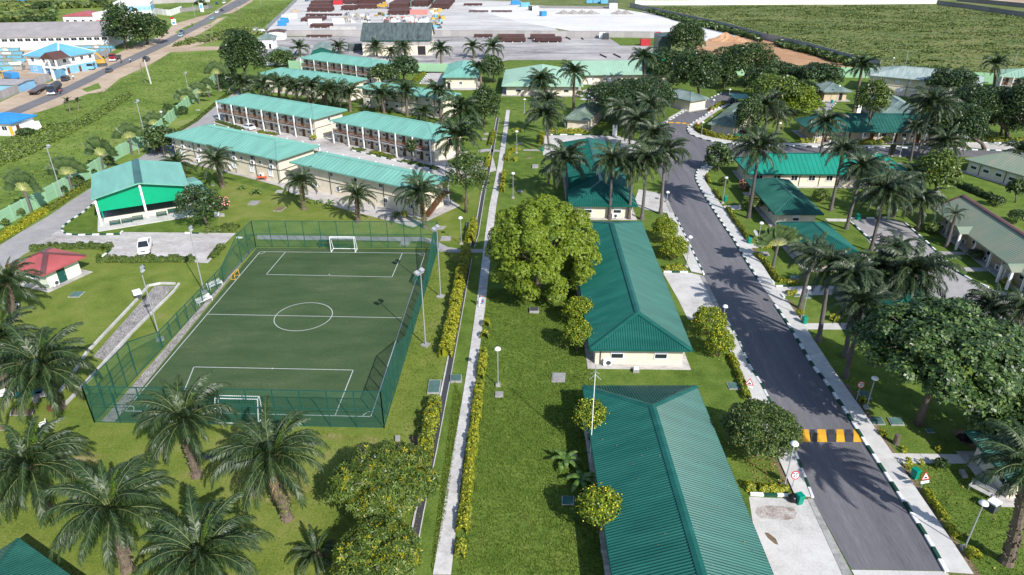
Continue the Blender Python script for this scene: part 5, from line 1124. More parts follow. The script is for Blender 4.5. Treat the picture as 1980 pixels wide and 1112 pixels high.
for a_ in ((.3, .3), (q.W - .3, .3), (q.W - .3, 5.7), (.3, 5.7)): cb = MB(); cb.box((*a_, 1.5), (.15, .15, 3)); cb.build('post', M['steel'], q.root)
q = building('bungalow', 'small cream bungalow under the wide layered tree', 'building', (1091, 229), (1139, 233), C=(1146, 203), eave=2.8, pitch=22, oh=.7, roof='roof_grey', rib=.6, axis='y', hipk=.9)
bpy.data.objects[q.roof.name].data.materials[0] = M['mossy_green_roof_sheet'] if 'mossy_green_roof_sheet' in M else bpy.data.materials['mossy_green_roof_sheet']
building('house', 'pale house with green roof mostly hidden by dark trees at the road top', 'building', (1335, 196), (1372, 190), depth=12, eave=3.0, pitch=22, oh=.7, roof='roof_grey', rib=.7)
building('shed', 'brown walled shed behind the pavement under the dark trees', 'building', (1300, 190), (1335, 184), depth=8, eave=2.6, pitch=10, oh=.2, roof='roof_brown', wall='wall_cream2', rib=.8)
building('bungalow', 'teal roofed bungalow almost hidden by the largest broad-leaved tree', 'building', (1697, 634), (1868, 640), depth=15, eave=2.7, pitch=22, oh=.8, roof='roof_teal', rib=.4, ribh=.05, axis='y').windows('F', 2, 1.6)
q = building('bungalow', 'bungalow with striped green roof cut off at the right edge', 'building', (1957, 934), (2200, 938), depth=7, eave=2.7, pitch=20, oh=.9, roof='roof_teal_worn', rib=.27, ribh=.075, ribw=.15); q.windows('F', 2, 1.5); q.windows('L', 2, 1.5)
P_ = G(35, 1041, 2.6); Q_ = G(240, 1188, 2.6); S_2 = G(-90, 1112, 2.6)
def to_px(p):
    zz = p.y * _cp - (p.z - CAM_H) * _sp; vv = -p.y * _sp - (p.z - CAM_H) * _cp; return (990 + FPX * p.x / zz, 556 + FPX * vv / zz)
ed = (Q_ - P_).normalized(); pe = Vector((ed.y, -ed.x, 0)); 
q = building('bungalow', 'dark green hipped roof corner under the palms at bottom left', 'building', to_px(Q_ + pe * 9), to_px(Q_), C=(35, 1041), eave=2.6, pitch=20, oh=.8, roof='roof_teal_worn', rib=.27, ribh=.075, ribw=.15)
# beyond the compound, left
q = building('house', 'two-storey white and blue house with light blue hipped roof', 'building', (43, 107), (113, 112), C=(153, 97), eave=6.0, pitch=25, oh=.8, roof='roof_ltblue', wall='wall_white', rib=.9, ribh=.05, hipk=1, cap='white'); q.band(.0, 2.7, 'wall_blue', .05); q.windows('F', 3, 4.6, 1.3, 1.3, 'dark'); q.windows('F', 3, 1.5, 1.3, 1.2, 'dark'); q.windows('R', 4, 4.6, 1.2, 1.2, 'dark'); q.doors('R', 3)
po = MB(); w2 = q.W; po.raw([(w2 - 5.4, -3.2, 6.0), (w2 - 1.6, -3.2, 8.1), (w2 + 2.2, -3.2, 6.0), (w2 - 5.4, 3, 6.0), (w2 - 1.6, 3, 8.1), (w2 + 2.2, 3, 6.0)], [(0, 1, 4, 3), (1, 2, 5, 4), (0, 2, 1)]); po.build('porch_roof', M['roof_brown'], q.root)
for a_ in ((w2 - 4.8, -2.8), (w2 - 1.6, -2.8), (w2 + 1.6, -2.8)): cb = MB(); cb.box((*a_, 3), (.45, .45, 6)); cb.build('column', M['wall_white'], q.root)
cb = MB(); cb.box((w2 - 1.6, -1.4, 3), (7.2, 3.2, .35)); cb.build('balcony', M['wall_white'], q.root)
q = building('warehouse', 'long low warehouse with grey sheet roof beside the skip yard', 'building', (-190, 76), (209, 68.5), depth=30, eave=5.2, pitch=16, oh=.5, roof='roof_cement', wall='wall_white', rib=1.2, ribh=.05, kind='gable'); q.windows('F', 26, 3.9, 2.2, 1.1, 'dark'); q.pipes('F', 8)
q = building('house', 'white house with flat red roof beyond the grey warehouse', 'building', (118, 31), (182, 30.5), depth=16, eave=8.0, pitch=10, oh=.4, roof='roof_red', wall='wall_white', rib=1.2, hipk=.5); q.windows('F', 4, 5.5, 1.4, 1.4, 'dark'); q.windows('F', 5, 1.8, 1.4, 1.4, 'dark')
wb_ = MB(); wb_.box((q.W + 4, 7, 4.6), (9, 15, 9.4)); wb_.build('white_annex', M['wall_white'], q.root); wb_ = MB(); wb_.box((q.W + 3.2, -.55, 3), (5.5, .12, 6)); wb_.build('red_wall_panel', M['roof_red'], q.root)
q = building('office_building', 'white office with blue glazed front beyond the dark roadside trees', 'building', (218, 6), (290, 4), depth=18, eave=9, pitch=3, oh=.3, roof='wall_white', wall='wall_white', rib=0, hipk=.2); q.band(4.4, 2.6, 'wall_blue', .06, 'F'); q.windows('F', 8, 5.6, 2, 1.6, 'dark')
q = building('hut', 'white roadside hut with bright blue roof and orange door', 'building', (-48, 236), (20, 238.5), C=(58, 222), eave=3.2, pitch=19, oh=.7, roof='roof_blue', wall='wall_white', rib=.7, ribh=.04); q.windows('F', 2, 1.7, 1.4, 1, 'dark'); q.doors('F', 1, lo=.9, hi=1.0, m='yellow'); q.doors('R', 1, lo=.1, hi=.4, m='door')
q = building('guard_house', 'small white house with grey hipped roof by the stockyard corner', 'building', (494, 75.5), (529, 75), depth=9, eave=4.2, pitch=25, oh=.6, roof='roof_grey', wall='wall_white', rib=.9); q.windows('F', 1, 2.6, 1.1, 1, 'dark', .0, .4); q.doors('F', 1, lo=.55, hi=1, m='door_dark')
q = building('shed', 'white shed with brown sheet roof beside the mesh fence corner', 'building', (516, 62), (549, 61.5), depth=8, eave=3.6, pitch=7, oh=.4, roof='roof_brown', wall='wall_white', rib=1, kind='gable')
building('shed', 'grey-green low roof behind the large dark tree', 'building', (510, 110), (556, 109), depth=17, eave=3.2, pitch=17, oh=.5, roof='roof_grey', rib=.7, kind='gable', wall='wall_white')
building('shed', 'gabled shed with green end wall beside the yard', 'building', (602, 98), (641, 97), depth=16, eave=3.4, pitch=20, oh=.25, roof='roof_grey', rib=.7, kind='gable', axis='y', wall='roof_teal')
q = building('dark_store', 'tall dark green sheet metal store against the black trees', 'building', (1274, 70), (1300, 70), depth=10, eave=8.5, pitch=3, oh=.1, roof='roof_dark', wall='roof_dark', rib=.8, apron=False)
building('kiosk', 'bright green kiosk behind the palm at the yard corner', 'building', (1265, 106), (1290, 105), depth=6, eave=3.0, pitch=3, oh=.1, roof='roof_aqua', wall='bin_green', rib=.8, apron=False)
building('hut', 'tiny dark-roofed white hut at the far stockyard edge', 'building', (1178, 4.5), (1196, 4.5), depth=7, eave=4.0, pitch=25, oh=.5, roof='roof_dark', wall='wall_white', rib=1.2)

# ================================================================== PALMS
# stout oil palms round the football court and in the near corner
OIL = [
 ('oil palm with ferny trunk beside the stone tables and pit wall', (118, 790), (78, 712), 118, 28, True),
 ('oil palm standing against the near court fence left of the white goal', (381, 920), (355, 812), 112, 28, False),
 ('oil palm with bent pale trunk foot in front of the white goal', (556, 1003), (524, 882), 125, 28, True),
 ('oil palm with many green young fronds at the left edge', (87, 984), (56, 900), 130, 28, True),
 ('oil palm with a bright yellow-green spear beside the teal roof corner', (247, 1101), (214, 985), 138, 30, False),
 ('largest oil palm crown cut by the bottom edge of the photo', (398, 1175), (388, 1072), 145, 32, False),
 ('oil palm shading the seated person beside the red-roofed hut', (28, 615), (14, 548), 76, 24, False),
 ('oil palm at the left edge below the red-roofed hut', (12, 745), (-6, 660), 100, 24, False),
 ('young oil palm half under the yellow-tipped mango tree', (622, 1085), (612, 1078), 56, 18, False),
 ('oil palm with leafy trunk centred behind the far white goal', (588, 405), (582, 352), 44, 24, True),
 ('oil palm between two banana clumps behind the court fence', (693, 430), (690, 379), 44, 24, False),
 ('oil palm with ivy-covered trunk by the block staircase', (822, 441), (812, 374), 58, 26, True),
 ('oil palm in front of the block with wall air conditioners', (431, 362), (418, 312), 46, 22, False),
 ('low oil palm beside the open hall roof', (352, 345), (340, 318), 42, 20, False),
]
for i, (lb, b_, c_, r_, nf, fern) in enumerate(OIL): palm(lb, b_, c_, r_ * .95, 'oil', nf, 20 + i, fern=fern, group='oil palms round the football court')
FAR = [
 ('feathery palm against the gallery end beside the drain', (886, 345), (884, 266), 50, 24), ('dense dark palm between the white-galleried block and drain path', (897, 262), (893, 214), 44, 26),
 ('oil palm nearest the pale block corner with round bushes', (743, 219), (738, 184), 30, 20), ('oil palm with creeper at its foot before the shuttered windows', (788, 225), (784, 176), 28, 20),
 ('oil palm hiding the block corner under its aqua roof', (853, 236), (848, 178), 30, 22), ('small spreading palm between two taller palms on the block lawn', (822, 240), (820, 218), 26, 16),
 ('palm at the end of the aqua roof near a pink bush', (678, 216), (675, 182), 28, 20), ('palm just left of the aqua roofed block corner', (652, 205), (650, 176), 30, 20),
 ('first palm of the dark row in front of the second aqua roof', (505, 195), (508, 166), 30, 18), ('second palm of the dark row in front of the second aqua roof', (540, 200), (540, 166), 32, 18),
 ('third palm of the dark row in front of the second aqua roof', (575, 203), (572, 170), 32, 18), ('fourth palm of the dark row in front of the second aqua roof', (606, 206), (603, 170), 34, 18), ('fifth palm of the dark row in front of the second aqua roof', (632, 210), (630, 178), 30, 18),
 ('low palm at the top of the grey perimeter road', (470, 182), (466, 163), 30, 18),
 ('coconut-like palm by the green boundary wall and hall', (306, 292), (303, 278), 24, 14)]
for i, (lb, b_, c_, r_, nf) in enumerate(FAR): palm(lb, b_, c_, r_ * 1.17, 'far', nf, 50 + i, group='oil palms among the two-storey blocks')
YARD = [('palm beside the shed with the green end wall', (582, 108), (579, 94), 21, 16), ('small palm right of the gabled shed', (656, 104), (654, 92), 20, 16), ('palm in front of the workshop wall, first from its blue container', (729, 109), (727, 91), 19, 16), ('low palm in front of the middle of the workshop wall', (757, 114), (756, 101), 18, 14),
 ('palm in front of the workshop door', (783, 109), (781, 92), 20, 16), ('lone palm at the grey yard edge right of the workshop', (854, 137), (852, 96), 23, 20), ('palm behind the small aqua roofed office', (916, 112), (914, 92), 21, 16), ('palm nearest the dark leafy tree behind the small office', (956, 114), (953, 92), 24, 18), ('palm in front of the small aqua roofed office', (931, 171), (927, 132), 25, 18)]
for i, (lb, b_, c_, r_, nf) in enumerate(YARD): palm(lb, b_, c_, r_ * 1.2, 'far', nf, 80 + i, group='palms along the workshop yard', joined=True)
TALL = [
 ('palm in front of the left wing of the pale green office', (1049, 186), (1047, 156), 34, 'far', 22), ('tall bare-trunked palm in front of the pale green office', (1109, 212), (1110, 141), 30, 'far', 22),
 ('dark palm crown between the office lawn and small cream bungalow', (1062, 262), (1058, 196), 34, 'grey', 22), ('twin-trunk palm beside the white car court', (1062, 290), (1052, 224), 42, 'grey', 26),
 ('stout palm over the office roof before the dark trees', (1245, 178), (1243, 113), 30, 'far', 24), ('palm among the wide layered tree at the office end', (1225, 240), (1222, 190), 32, 'far', 22), ('full palm at the junction above the car court', (1244, 296), (1236, 238), 44, 'grey', 28),
 ('palm drooping over the left edge of the dark green roof', (1098, 390), (1094, 310), 52, 'grey', 28), ('short palm trunk behind the drooping palm on the centre lawn', (1060, 357), (1062, 332), 22, 'grey', 14),
 ('tall palm in front of the window wall, left of its cluster', (1178, 424), (1184, 312), 46, 'grey', 28), ('tall palm between two others before the dark green roof', (1216, 424), (1224, 322), 44, 'grey', 28), ('dark slim palm in front of the window wall corner', (1241, 424), (1252, 308), 48, 'grey', 28), ('palm with drooping crown over the road bend', (1277, 414), (1286, 296), 46, 'grey', 28),
 ('tall leaning palm in front of the bright teal roof', (1447, 422), (1468, 288), 52, 'grey', 28), ('palm leaning over the teal hip roof and bright teal roof', (1606, 407), (1630, 292), 42, 'grey', 26), ('palm right of the teal hip roof with dark crown', (1636, 443), (1668, 326), 46, 'grey', 28), ('palm in front of the dark green veranda roof', (1586, 297), (1597, 238), 38, 'grey', 26),
 ('palm with dark crown against the red dirt', (1651, 217), (1667, 128), 30, 'far', 22), ('tall leaning palm over the end of the veranda house', (1772, 308), (1802, 206), 48, 'grey', 28), ('slim curved palm before the veranda house steps', (1760, 312), (1771, 246), 26, 'grey', 18), ('dense low palm at the end of the side road', (1822, 312), (1828, 276), 42, 'grey', 24),
 ('lone tall palm against the wild field at right', (1920, 176), (1925, 124), 26, 'far', 20), ('palm leaning across the grey court with motorbikes', (1683, 486), (1712, 372), 60, 'grey', 30), ('young palm in the middle of the grey court', (1738, 520), (1736, 480), 38, 'grey', 18), ('slim white-trunked palm in front of the rusty roof', (1829, 478), (1848, 414), 24, 'coco', 12),
 ('shaggy palm beside the rusty roof end', (1775, 445), (1780, 388), 48, 'grey', 26), ('palm at the lower end of the bright teal roof', (1690, 372), (1698, 328), 36, 'grey', 22), ('palm over the right hip of the bright teal roof', (1760, 378), (1765, 340), 36, 'grey', 22),
 ('palm rooted by the driveway corner with crown over the teal roof', (1546, 596), (1572, 496), 50, 'grey', 26), ('palm with trunk against the driveway and crown beside it', (1582, 660), (1604, 512), 52, 'grey', 28), ('palm standing between driveway lawn and the big tree', (1634, 690), (1650, 534), 54, 'grey', 28), ('darkest leaning palm beside the big broad-leaved tree', (1634, 730), (1668, 588), 62, 'grey', 30),
 ('wide palm at the edge of the grey court above the big tree', (1772, 612), (1764, 530), 78, 'grey', 30), ('palm left of the wide palm at the court edge', (1690, 600), (1700, 520), 54, 'grey', 26), ('palm at the right edge above the big tree', (1926, 668), (1918, 600), 66, 'grey', 28), ('palm cut off by the right edge above the white drive', (1985, 700), (1980, 596), 50, 'grey', 24),
 ('smooth-trunked palm at the right edge near the globe lamp', (1946, 1088), (1990, 902), 95, 'oil', 26), ('palm half hidden by the largest dark tree at upper right', (1835, 262), (1840, 222), 38, 'grey', 22), ('palm at the far right edge beyond the side road', (1968, 330), (1972, 292), 34, 'grey', 20), ('palm before the two-storey block cut by the edge', (1880, 200), (1878, 176), 26, 'far', 18), ('feathery palm behind the round bush at the road bend', (1478, 268), (1482, 206), 40, 'grey', 24), ('palm crown left of the junction palm, over the layered tree', (1214, 268), (1208, 216), 40, 'grey', 24), ('palm behind the junction palm toward the road', (1262, 262), (1256, 206), 36, 'grey', 24), ('palm right of the junction palm at the road edge', (1262, 318), (1266, 262), 40, 'grey', 24), ('shaggy palm between the bright teal roof and grey court', (1728, 420), (1730, 372), 46, 'grey', 24), ('palm beyond the grey court near the rusty roof end', (1752, 402), (1748, 362), 42, 'grey', 24), ('palm among the dark trees left of the veranda house end', (1792, 268), (1790, 236), 36, 'grey', 22), ('palm beside the mossy bungalow inside the kerb bend', (1500, 262), (1506, 226), 30, 'grey', 20)]
for i, (lb, b_, c_, r_, k_, nf) in enumerate(TALL): palm(lb, b_, c_, r_ * 1.14, k_, nf, 100 + i, group='tall palms along the estate road', name='tall_palm', young=(k_ == 'far'))
q = MB(); 
for lb, b_, c_, r_ in (('small palm alone on the roadside field', (136, 218), (131, 196), 13), ('thin small palm behind the lone palm on the roadside field', (152, 213), (150, 194), 10)): palm(lb, b_, c_, r_, 'far', 12, 3, r0=.16, group='small palms on the roadside field', joined=True)
# traveller palms along the green wall
for i, (lb, b_, c_, r_) in enumerate((('traveller palm nearest the yellow hedge and the grey road', (63, 416), (47, 368), 48), ('traveller palm with a yellow new leaf beside the tall lamp', (141, 372), (131, 336), 42), ('traveller palm behind the rear corner of the hall', (200, 328), (197, 300), 42), ('traveller palm by the bare post and green wall', (256, 299), (250, 266), 32), ('traveller palm beside the shaggy bushes on the wall', (300, 250), (298, 240), 28), ('traveller palm half hidden by dark wall bushes', (332, 228), (331, 222), 26),
        ('traveller palm left of the pair by the lamp', (361, 205), (358, 192), 24), ('traveller palm paired with its neighbour by the wall lamp', (386, 202), (383, 180), 24), ('traveller palm in the pair nearest the dark tree', (405, 188), (402, 172), 24), ('last traveller palm in front of the large dark tree', (424, 176), (419, 142), 26), ('big traveller palm with orange stalks beside the estate road', (1494, 518), (1504, 474), 48))):
    fan_palm(lb, b_, c_, r_, i + 3, az=R((-8, 14, -12, 20, 10, -20, 8, 25, -15, 12, 4)[i]), nb=26 if i == 10 else 17)
# bananas
for i, (lb, b_, r_) in enumerate((('banana plant farther from the yellow-flowered bush on the centre lawn', (1093, 900), 36), ('banana plant nearer the dark green roof', (1124, 938), 40), ('small banana plant left on the lawn behind the court', (468, 366), 12), ('banana plant with yellow stem behind the court', (496, 376), 17), ('banana plant beside the oil palm behind the goal', (637, 400), 17), ('leafy low banana beside the block walk', (616, 393), 12))): banana(lb, b_, r_, 5 + i)

# ================================================================== TREES
tree('mango_tree', 'huge round bright green tree between the footpath and bungalow', (1038, 572), (1050, 484), 113, 108, ['leaf_bright', 'leaf_yellow'], (.22, .135), per=165, nl=130, lobe=.155, seed=4, tip=0, ros=5, fill=.1, lowz=-.75, tr=.45)
tree('mango_tree', 'olive tree with yellow leaf tips above the drain wall', (742, 985), (745, 926), 104, 76, ['leaf_olive', 'leaf_yellow'], (.34, .125), per=100, nl=52, lobe=.26, seed=6, tip=.06, ros=5, fill=.22, droop=.5, tr=.3)
tree('mango_tree', 'olive tree with yellow leaf tips at the bottom edge', (735, 1130), (728, 1074), 94, 68, ['leaf_olive', 'leaf_yellow'], (.34, .125), per=100, nl=50, lobe=.26, seed=9, tip=.06, ros=5, fill=.22, droop=.5, tr=.3)
tree('almond_tree', 'largest glossy broad-leaved tree right of the estate road', (1776, 820), (1826, 684), 160, 118, 'leaf_almond', (.40, .26), per=62, nl=60, lobe=.22, seed=12, ros=4, fill=.25, lowz=-.3, tr=.36)
tree('almond_tree', 'glossy broad-leaved tree cut off by the right edge', (1948, 868), (1958, 798), 82, 84, 'leaf_almond', (.40, .26), per=62, nl=34, lobe=.28, seed=13, ros=4, fill=.25, tr=.3)
tree('broadleaf_tree', 'dark bushy tree at the corner of the open hall', (402, 436), (380, 396), 47, 42, 'leaf_dark', (.42, .24), per=90, nl=24, lobe=.3, seed=15, fill=.2)
tree('broadleaf_tree', 'dark leafy tree at the footpath end of the block walk', (901, 411), (903, 338), 46, 48, ['leaf_mid', 'leaf_olive'], (.42, .24), per=90, nl=28, lobe=.28, seed=17, tip=.25)
tree('broadleaf_tree', 'very large dark round tree beside the roadside field', (474, 168), (472, 108), 46, 50, 'leaf_dark', (.7, .42), per=46, nl=34, lobe=.3, seed=19)
tree('broadleaf_tree', 'tall dark tree left in the roadside pair', (242, 94), (240, 56), 42, 46, 'leaf_dark', (1.1, .65), per=20, nl=20, lobe=.34, seed=21)
tree('broadleaf_tree', 'dark round tree right in the roadside pair', (285, 86), (286, 58), 37, 34, ['leaf_dark', 'leaf_mid'], (1.1, .65), per=20, nl=18, lobe=.34, seed=22, tip=.4)
for i, (lb, b_, c_, rx, ry, m_) in enumerate((
 ('tallest dark tree above the green kiosk', (1330, 120), (1327, 76), 40, 36, 'leaf_dark'), ('dark round tree above the road end', (1352, 190), (1345, 142), 52, 48, 'leaf_dark'), ('wide tree with ragged edge below the red dirt', (1450, 165), (1440, 124), 70, 42, 'leaf_mid'), ('dark tree between the ragged tree and flat-topped tree', (1520, 165), (1512, 142), 46, 34, 'leaf_dark'), ('flat-topped dark tree below the red dirt corner', (1585, 178), (1587, 145), 46, 40, 'leaf_dark'),
 ('layered brownish-green tree beside the teal canopy', (1500, 218), (1500, 172), 58, 40, 'leaf_olive'), ('bright green tree behind the feathery palm', (1535, 222), (1545, 200), 44, 34, 'leaf_bright'), ('slim dark tree beside the mossy bungalow', (1450, 272), (1448, 230), 28, 44, 'leaf_mid'), ('wide layered dark tree beside the pale green office', (1235, 235), (1222, 190), 90, 56, 'leaf_dark'), ('dark tree between the office and road end', (1300, 160), (1290, 138), 46, 38, 'leaf_dark'),
 ('airy greyish tree on a slim trunk by the hip roof', (1674, 273), (1688, 194), 34, 44, 'leaf_olive'), ('spreading dark tree in front of the pale streaked roof', (1836, 200), (1838, 158), 46, 40, 'leaf_dark'), ('large flat dark tree above the side road', (1950, 268), (1905, 200), 66, 52, 'leaf_dark'), ('darkest tree behind the white-kerbed drive', (1905, 290), (1850, 240), 60, 48, 'leaf_dark'), ('dark tree cut by the right edge above the side road', (1985, 280), (1978, 215), 50, 66, 'leaf_dark'),
 ('grey-green shaggy tree right of the bright teal roof', (1810, 375), (1808, 334), 50, 48, 'leaf_olive'), ('young tree at the inner corner of the road junction', (1388, 330), (1390, 305), 30, 32, 'leaf_mid'), ('dark leafy tree beside the small aqua roofed office', (955, 160), (952, 132), 26, 28, 'leaf_mid'), ('tall leafy tree over the drain behind the dark palm', (935, 246), (940, 206), 30, 44, 'leaf_mid'), ('layered pale green tree in front of the gallery block', (738, 172), (741, 143), 33, 32, 'leaf_mid'), ('layered dark conical tree right of the pale layered tree', (780, 165), (782, 131), 33, 38, 'leaf_dark'),
 ('dark tree behind the first aqua block roof', (530, 128), (545, 118), 30, 18, 'leaf_mid'), ('dark tree at the mouth of the perimeter road', (425, 172), (440, 150), 22, 22, 'leaf_dark'), ('leafy dark tree above the round wall bushes', (318, 300), (310, 270), 34, 30, 'leaf_mid'), ('dark tree filling the gap behind the bright layered tree', (1555, 190), (1550, 172), 34, 26, 'leaf_dark'), ('dark tree behind the road top canopy', (1478, 190), (1470, 160), 40, 30, 'leaf_dark'), ('dark tree between the lamp and office palms', (1278, 215), (1272, 182), 34, 32, 'leaf_dark'), ('dark crown over the kerbed drive end', (1935, 262), (1938, 232), 42, 34, 'leaf_dark'), ('slim sapling by the rusty bungalow lawn', (1963, 392), (1965, 365), 18, 20, 'leaf_mid'), ('small leafy tree by the gallery planter', (797, 312), (795, 285), 11, 18, 'leaf_mid'), ('dark tree at the road top behind the lamp', (1400, 172), (1398, 150), 28, 28, 'leaf_mid'))):
    far = c_[1] < 175; tree('broadleaf_tree', lb, b_, c_, rx, ry, m_, (.7, .42) if far else (.55, .32), per=46 if far else 74, nl=24, lobe=.32, seed=40 + i, flat=.62 if 'layered' in lb or 'flat' in lb or 'spreading' in lb else 1.0, group='background trees', fill=.25)
for i, (lb, b_, c_, rx, ry) in enumerate((('scrubby trees line behind the white house', (80, 24), (82, 12), 20, 9), ('bushy tree behind the red-roofed house', (110, 44), (96, 38), 14, 8), ('low banana grove left of the white house', (60, 50), (62, 40), 22, 8), ('bushy tree by the wall up the road', (390, 16), (388, 8), 12, 8), ('small dark tree behind the roadside office', (200, 12), (196, 4), 18, 10))):
    tree('scrub_tree', lb, b_, c_, rx, ry, 'leaf_mid', (1.3, .75), per=14, nl=10, lobe=.4, seed=90 + i, group='scrub trees beyond the road')

# ================================================================== SHRUBS AND HEDGES
for i, (lb, b_, c_, rx, ry, fl) in enumerate((
 ('round yellow-flowering bush by the corner of the near dark roof', (1139, 852), (1135, 806), 31, 39, 90), ('round yellow-flowering bush beside the dark square lid', (1157, 1030), (1152, 982), 40, 44, 130), ('yellow-flowering bush left of the bungalow front, upper one', (1118, 630), (1117, 599), 29, 28, 80), ('yellow-flowering bush left of the bungalow front, lower one', (1115, 680), (1114, 646), 27, 36, 60),
 ('yellow-flowering bush at the upper corner by the roadside lamp', (1283, 470), (1282, 445), 24, 28, 120), ('yellow-flowering bush below the upper roadside bush', (1302, 500), (1300, 480), 26, 26, 130), ('golden bush at the driveway beside the bungalow corner', (1368, 650), (1366, 622), 31, 33, 200), ('golden bush below its twin beside the pavement', (1388, 690), (1386, 664), 26, 34, 160))):
    shrub('flowering_bush', lb, b_, c_, rx * 1.15, ry * 1.12, ['leaf_bright', 'hedge_yellow'], 10 + i, (.26, .14), 62, .12, int(fl * 1.1), group='yellow-flowering bushes', fs=.11)
shrub('clipped_bush', 'big round clipped bush over the pavement by the speed hump', (1462, 882), (1458, 832), 78, 60, ['hedge_green', 'leaf_mid'], 31, (.26, .13), 75, .5, 260, 'pink', fs=.05, nl=14)
shrub('flowering_bush', 'pink flowering bush in front of the bright teal house', (1442, 366), (1440, 357), 15, 10, 'hedge_green', 33, (.3, .18), 45, 0, 170, 'pink', fs=.26)
shrub('flowering_bush', 'bush with coral flowers beside the hall tree', (432, 408), (434, 394), 14, 18, 'leaf_mid', 34, (.3, .18), 45, 0, 60, 'pink', fs=.26)
for i, (lb, b_, c_, rx, ry, m_) in enumerate((
 ('round bush against the green wall near the yellow hedge', (40, 420), (39, 411), 11, 11, 'hedge_green'), ('round bush at the green wall beside the picture edge', (11, 438), (12, 430), 10, 9, 'hedge_green'), ('dark bush at the foot of the tall lamp', (124, 374), (125, 366), 9, 9, 'leaf_mid'), ('leafy bush beside the second traveller palm', (152, 362), (152, 350), 15, 13, 'hedge_green'), ('rounded bush behind the hall roof corner', (212, 322), (210, 311), 13, 12, 'hedge_green'), ('reddish bush touching the hall roof edge', (182, 340), (182, 333), 8, 8, 'leaf_mid'), ('small bush by the bare post at the wall', (270, 284), (269, 276), 7, 7, 'leaf_mid'),
 ('large dark bush mass below the wall lamp', (312, 272), (306, 262), 20, 15, 'leaf_mid'), ('dark bush beside the half hidden traveller palm', (354, 222), (352, 214), 12, 11, 'leaf_mid'), ('round green bush between the paired traveller palms', (396, 188), (394, 180), 9, 9, 'hedge_green'), ('small bush at the foot of the last traveller palm', (427, 172), (430, 166), 7, 7, 'hedge_green'),
 ('round dark bush left before the shuttered block', (706, 216), (704, 209), 7, 7, 'leaf_mid'), ('round dark bush in the middle before the shuttered block', (731, 216), (730, 210), 8, 7, 'leaf_mid'), ('round dark bush right before the shuttered block', (757, 219), (757, 214), 6, 7, 'leaf_mid'), ('round bush on the lawn inside the road junction', (1397, 360), (1395, 352), 11, 12, 'hedge_green'), ('round bush at the walk to the teal hip roof', (1452, 408), (1450, 392), 22, 18, 'hedge_green'),
 ('leafy bush beside the teal hip roof, lawn side', (1585, 390), (1582, 380), 18, 18, 'hedge_green'), ('round bush before the veranda house steps', (1713, 278), (1714, 270), 9, 8, 'hedge_green'), ('bushy cycad by the rusty house', (1800, 450), (1798, 440), 18, 14, 'hedge_green'), ('yellow-flecked bush on the lawn by the court', (1946, 553), (1941, 545), 12, 10, 'hedge_yellow'), ('dark bush between porch posts of the rusty house', (1884, 500), (1883, 492), 17, 12, 'leaf_mid'),
 ('dark shrub beyond the rusty roof', (1925, 398), (1922, 390), 16, 14, 'leaf_mid'), ('large leafed clump along the rusty roof back', (1965, 432), (1960, 418), 20, 16, 'leaf_mid'), ('purple-leaved shrub at the paved yard', (1862, 858), (1860, 849), 14, 11, 'purple_leaf'), ('purple-leaved shrub by the garden path end', (1665, 640), (1664, 632), 8, 12, 'purple_leaf'), ('small purple shrub by the mossy bungalow wall', (1434, 268), (1434, 258), 9, 9, 'purple_leaf'),
 ('green bush with dark leaves beside the purple one', (1818, 905), (1816, 896), 14, 11, 'leaf_mid'), ('bush on the walk beside the block, first', (766, 424), (765, 416), 9, 9, 'leaf_mid'), ('yellowish bush on the walk beside the block', (782, 422), (783, 414), 7, 9, 'hedge_yellow'), ('small flowering bush at the gallery end planter', (607, 272), (606, 266), 7, 7, 'hedge_yellow'), ('bush at the office car park corner', (1120, 188), (1120, 181), 8, 7, 'leaf_mid'), ('leafy bush at the end wall of the small bungalow', (1112, 246), (1120, 242), 16, 7, 'leaf_mid'), ('hedge-like bush left of the feathery palm roots', (1545, 612), (1545, 604), 8, 7, 'hedge_yellow'), ('bush by the lawn edge facing the driveway', (1612, 620), (1610, 614), 12, 7, 'hedge_yellow'),
 ('dry bush beside the slope of the hut rubble', (50, 262), (50, 255), 18, 9, 'leaf_mid'))):
    n_ = 'bush'; shrub(n_, lb, b_, c_, rx, ry, m_, 60 + i, (.34, .2), 30, 0, 0, group='bushes', nl=6)
YH = ['hedge_yellow', 'hedge_green']
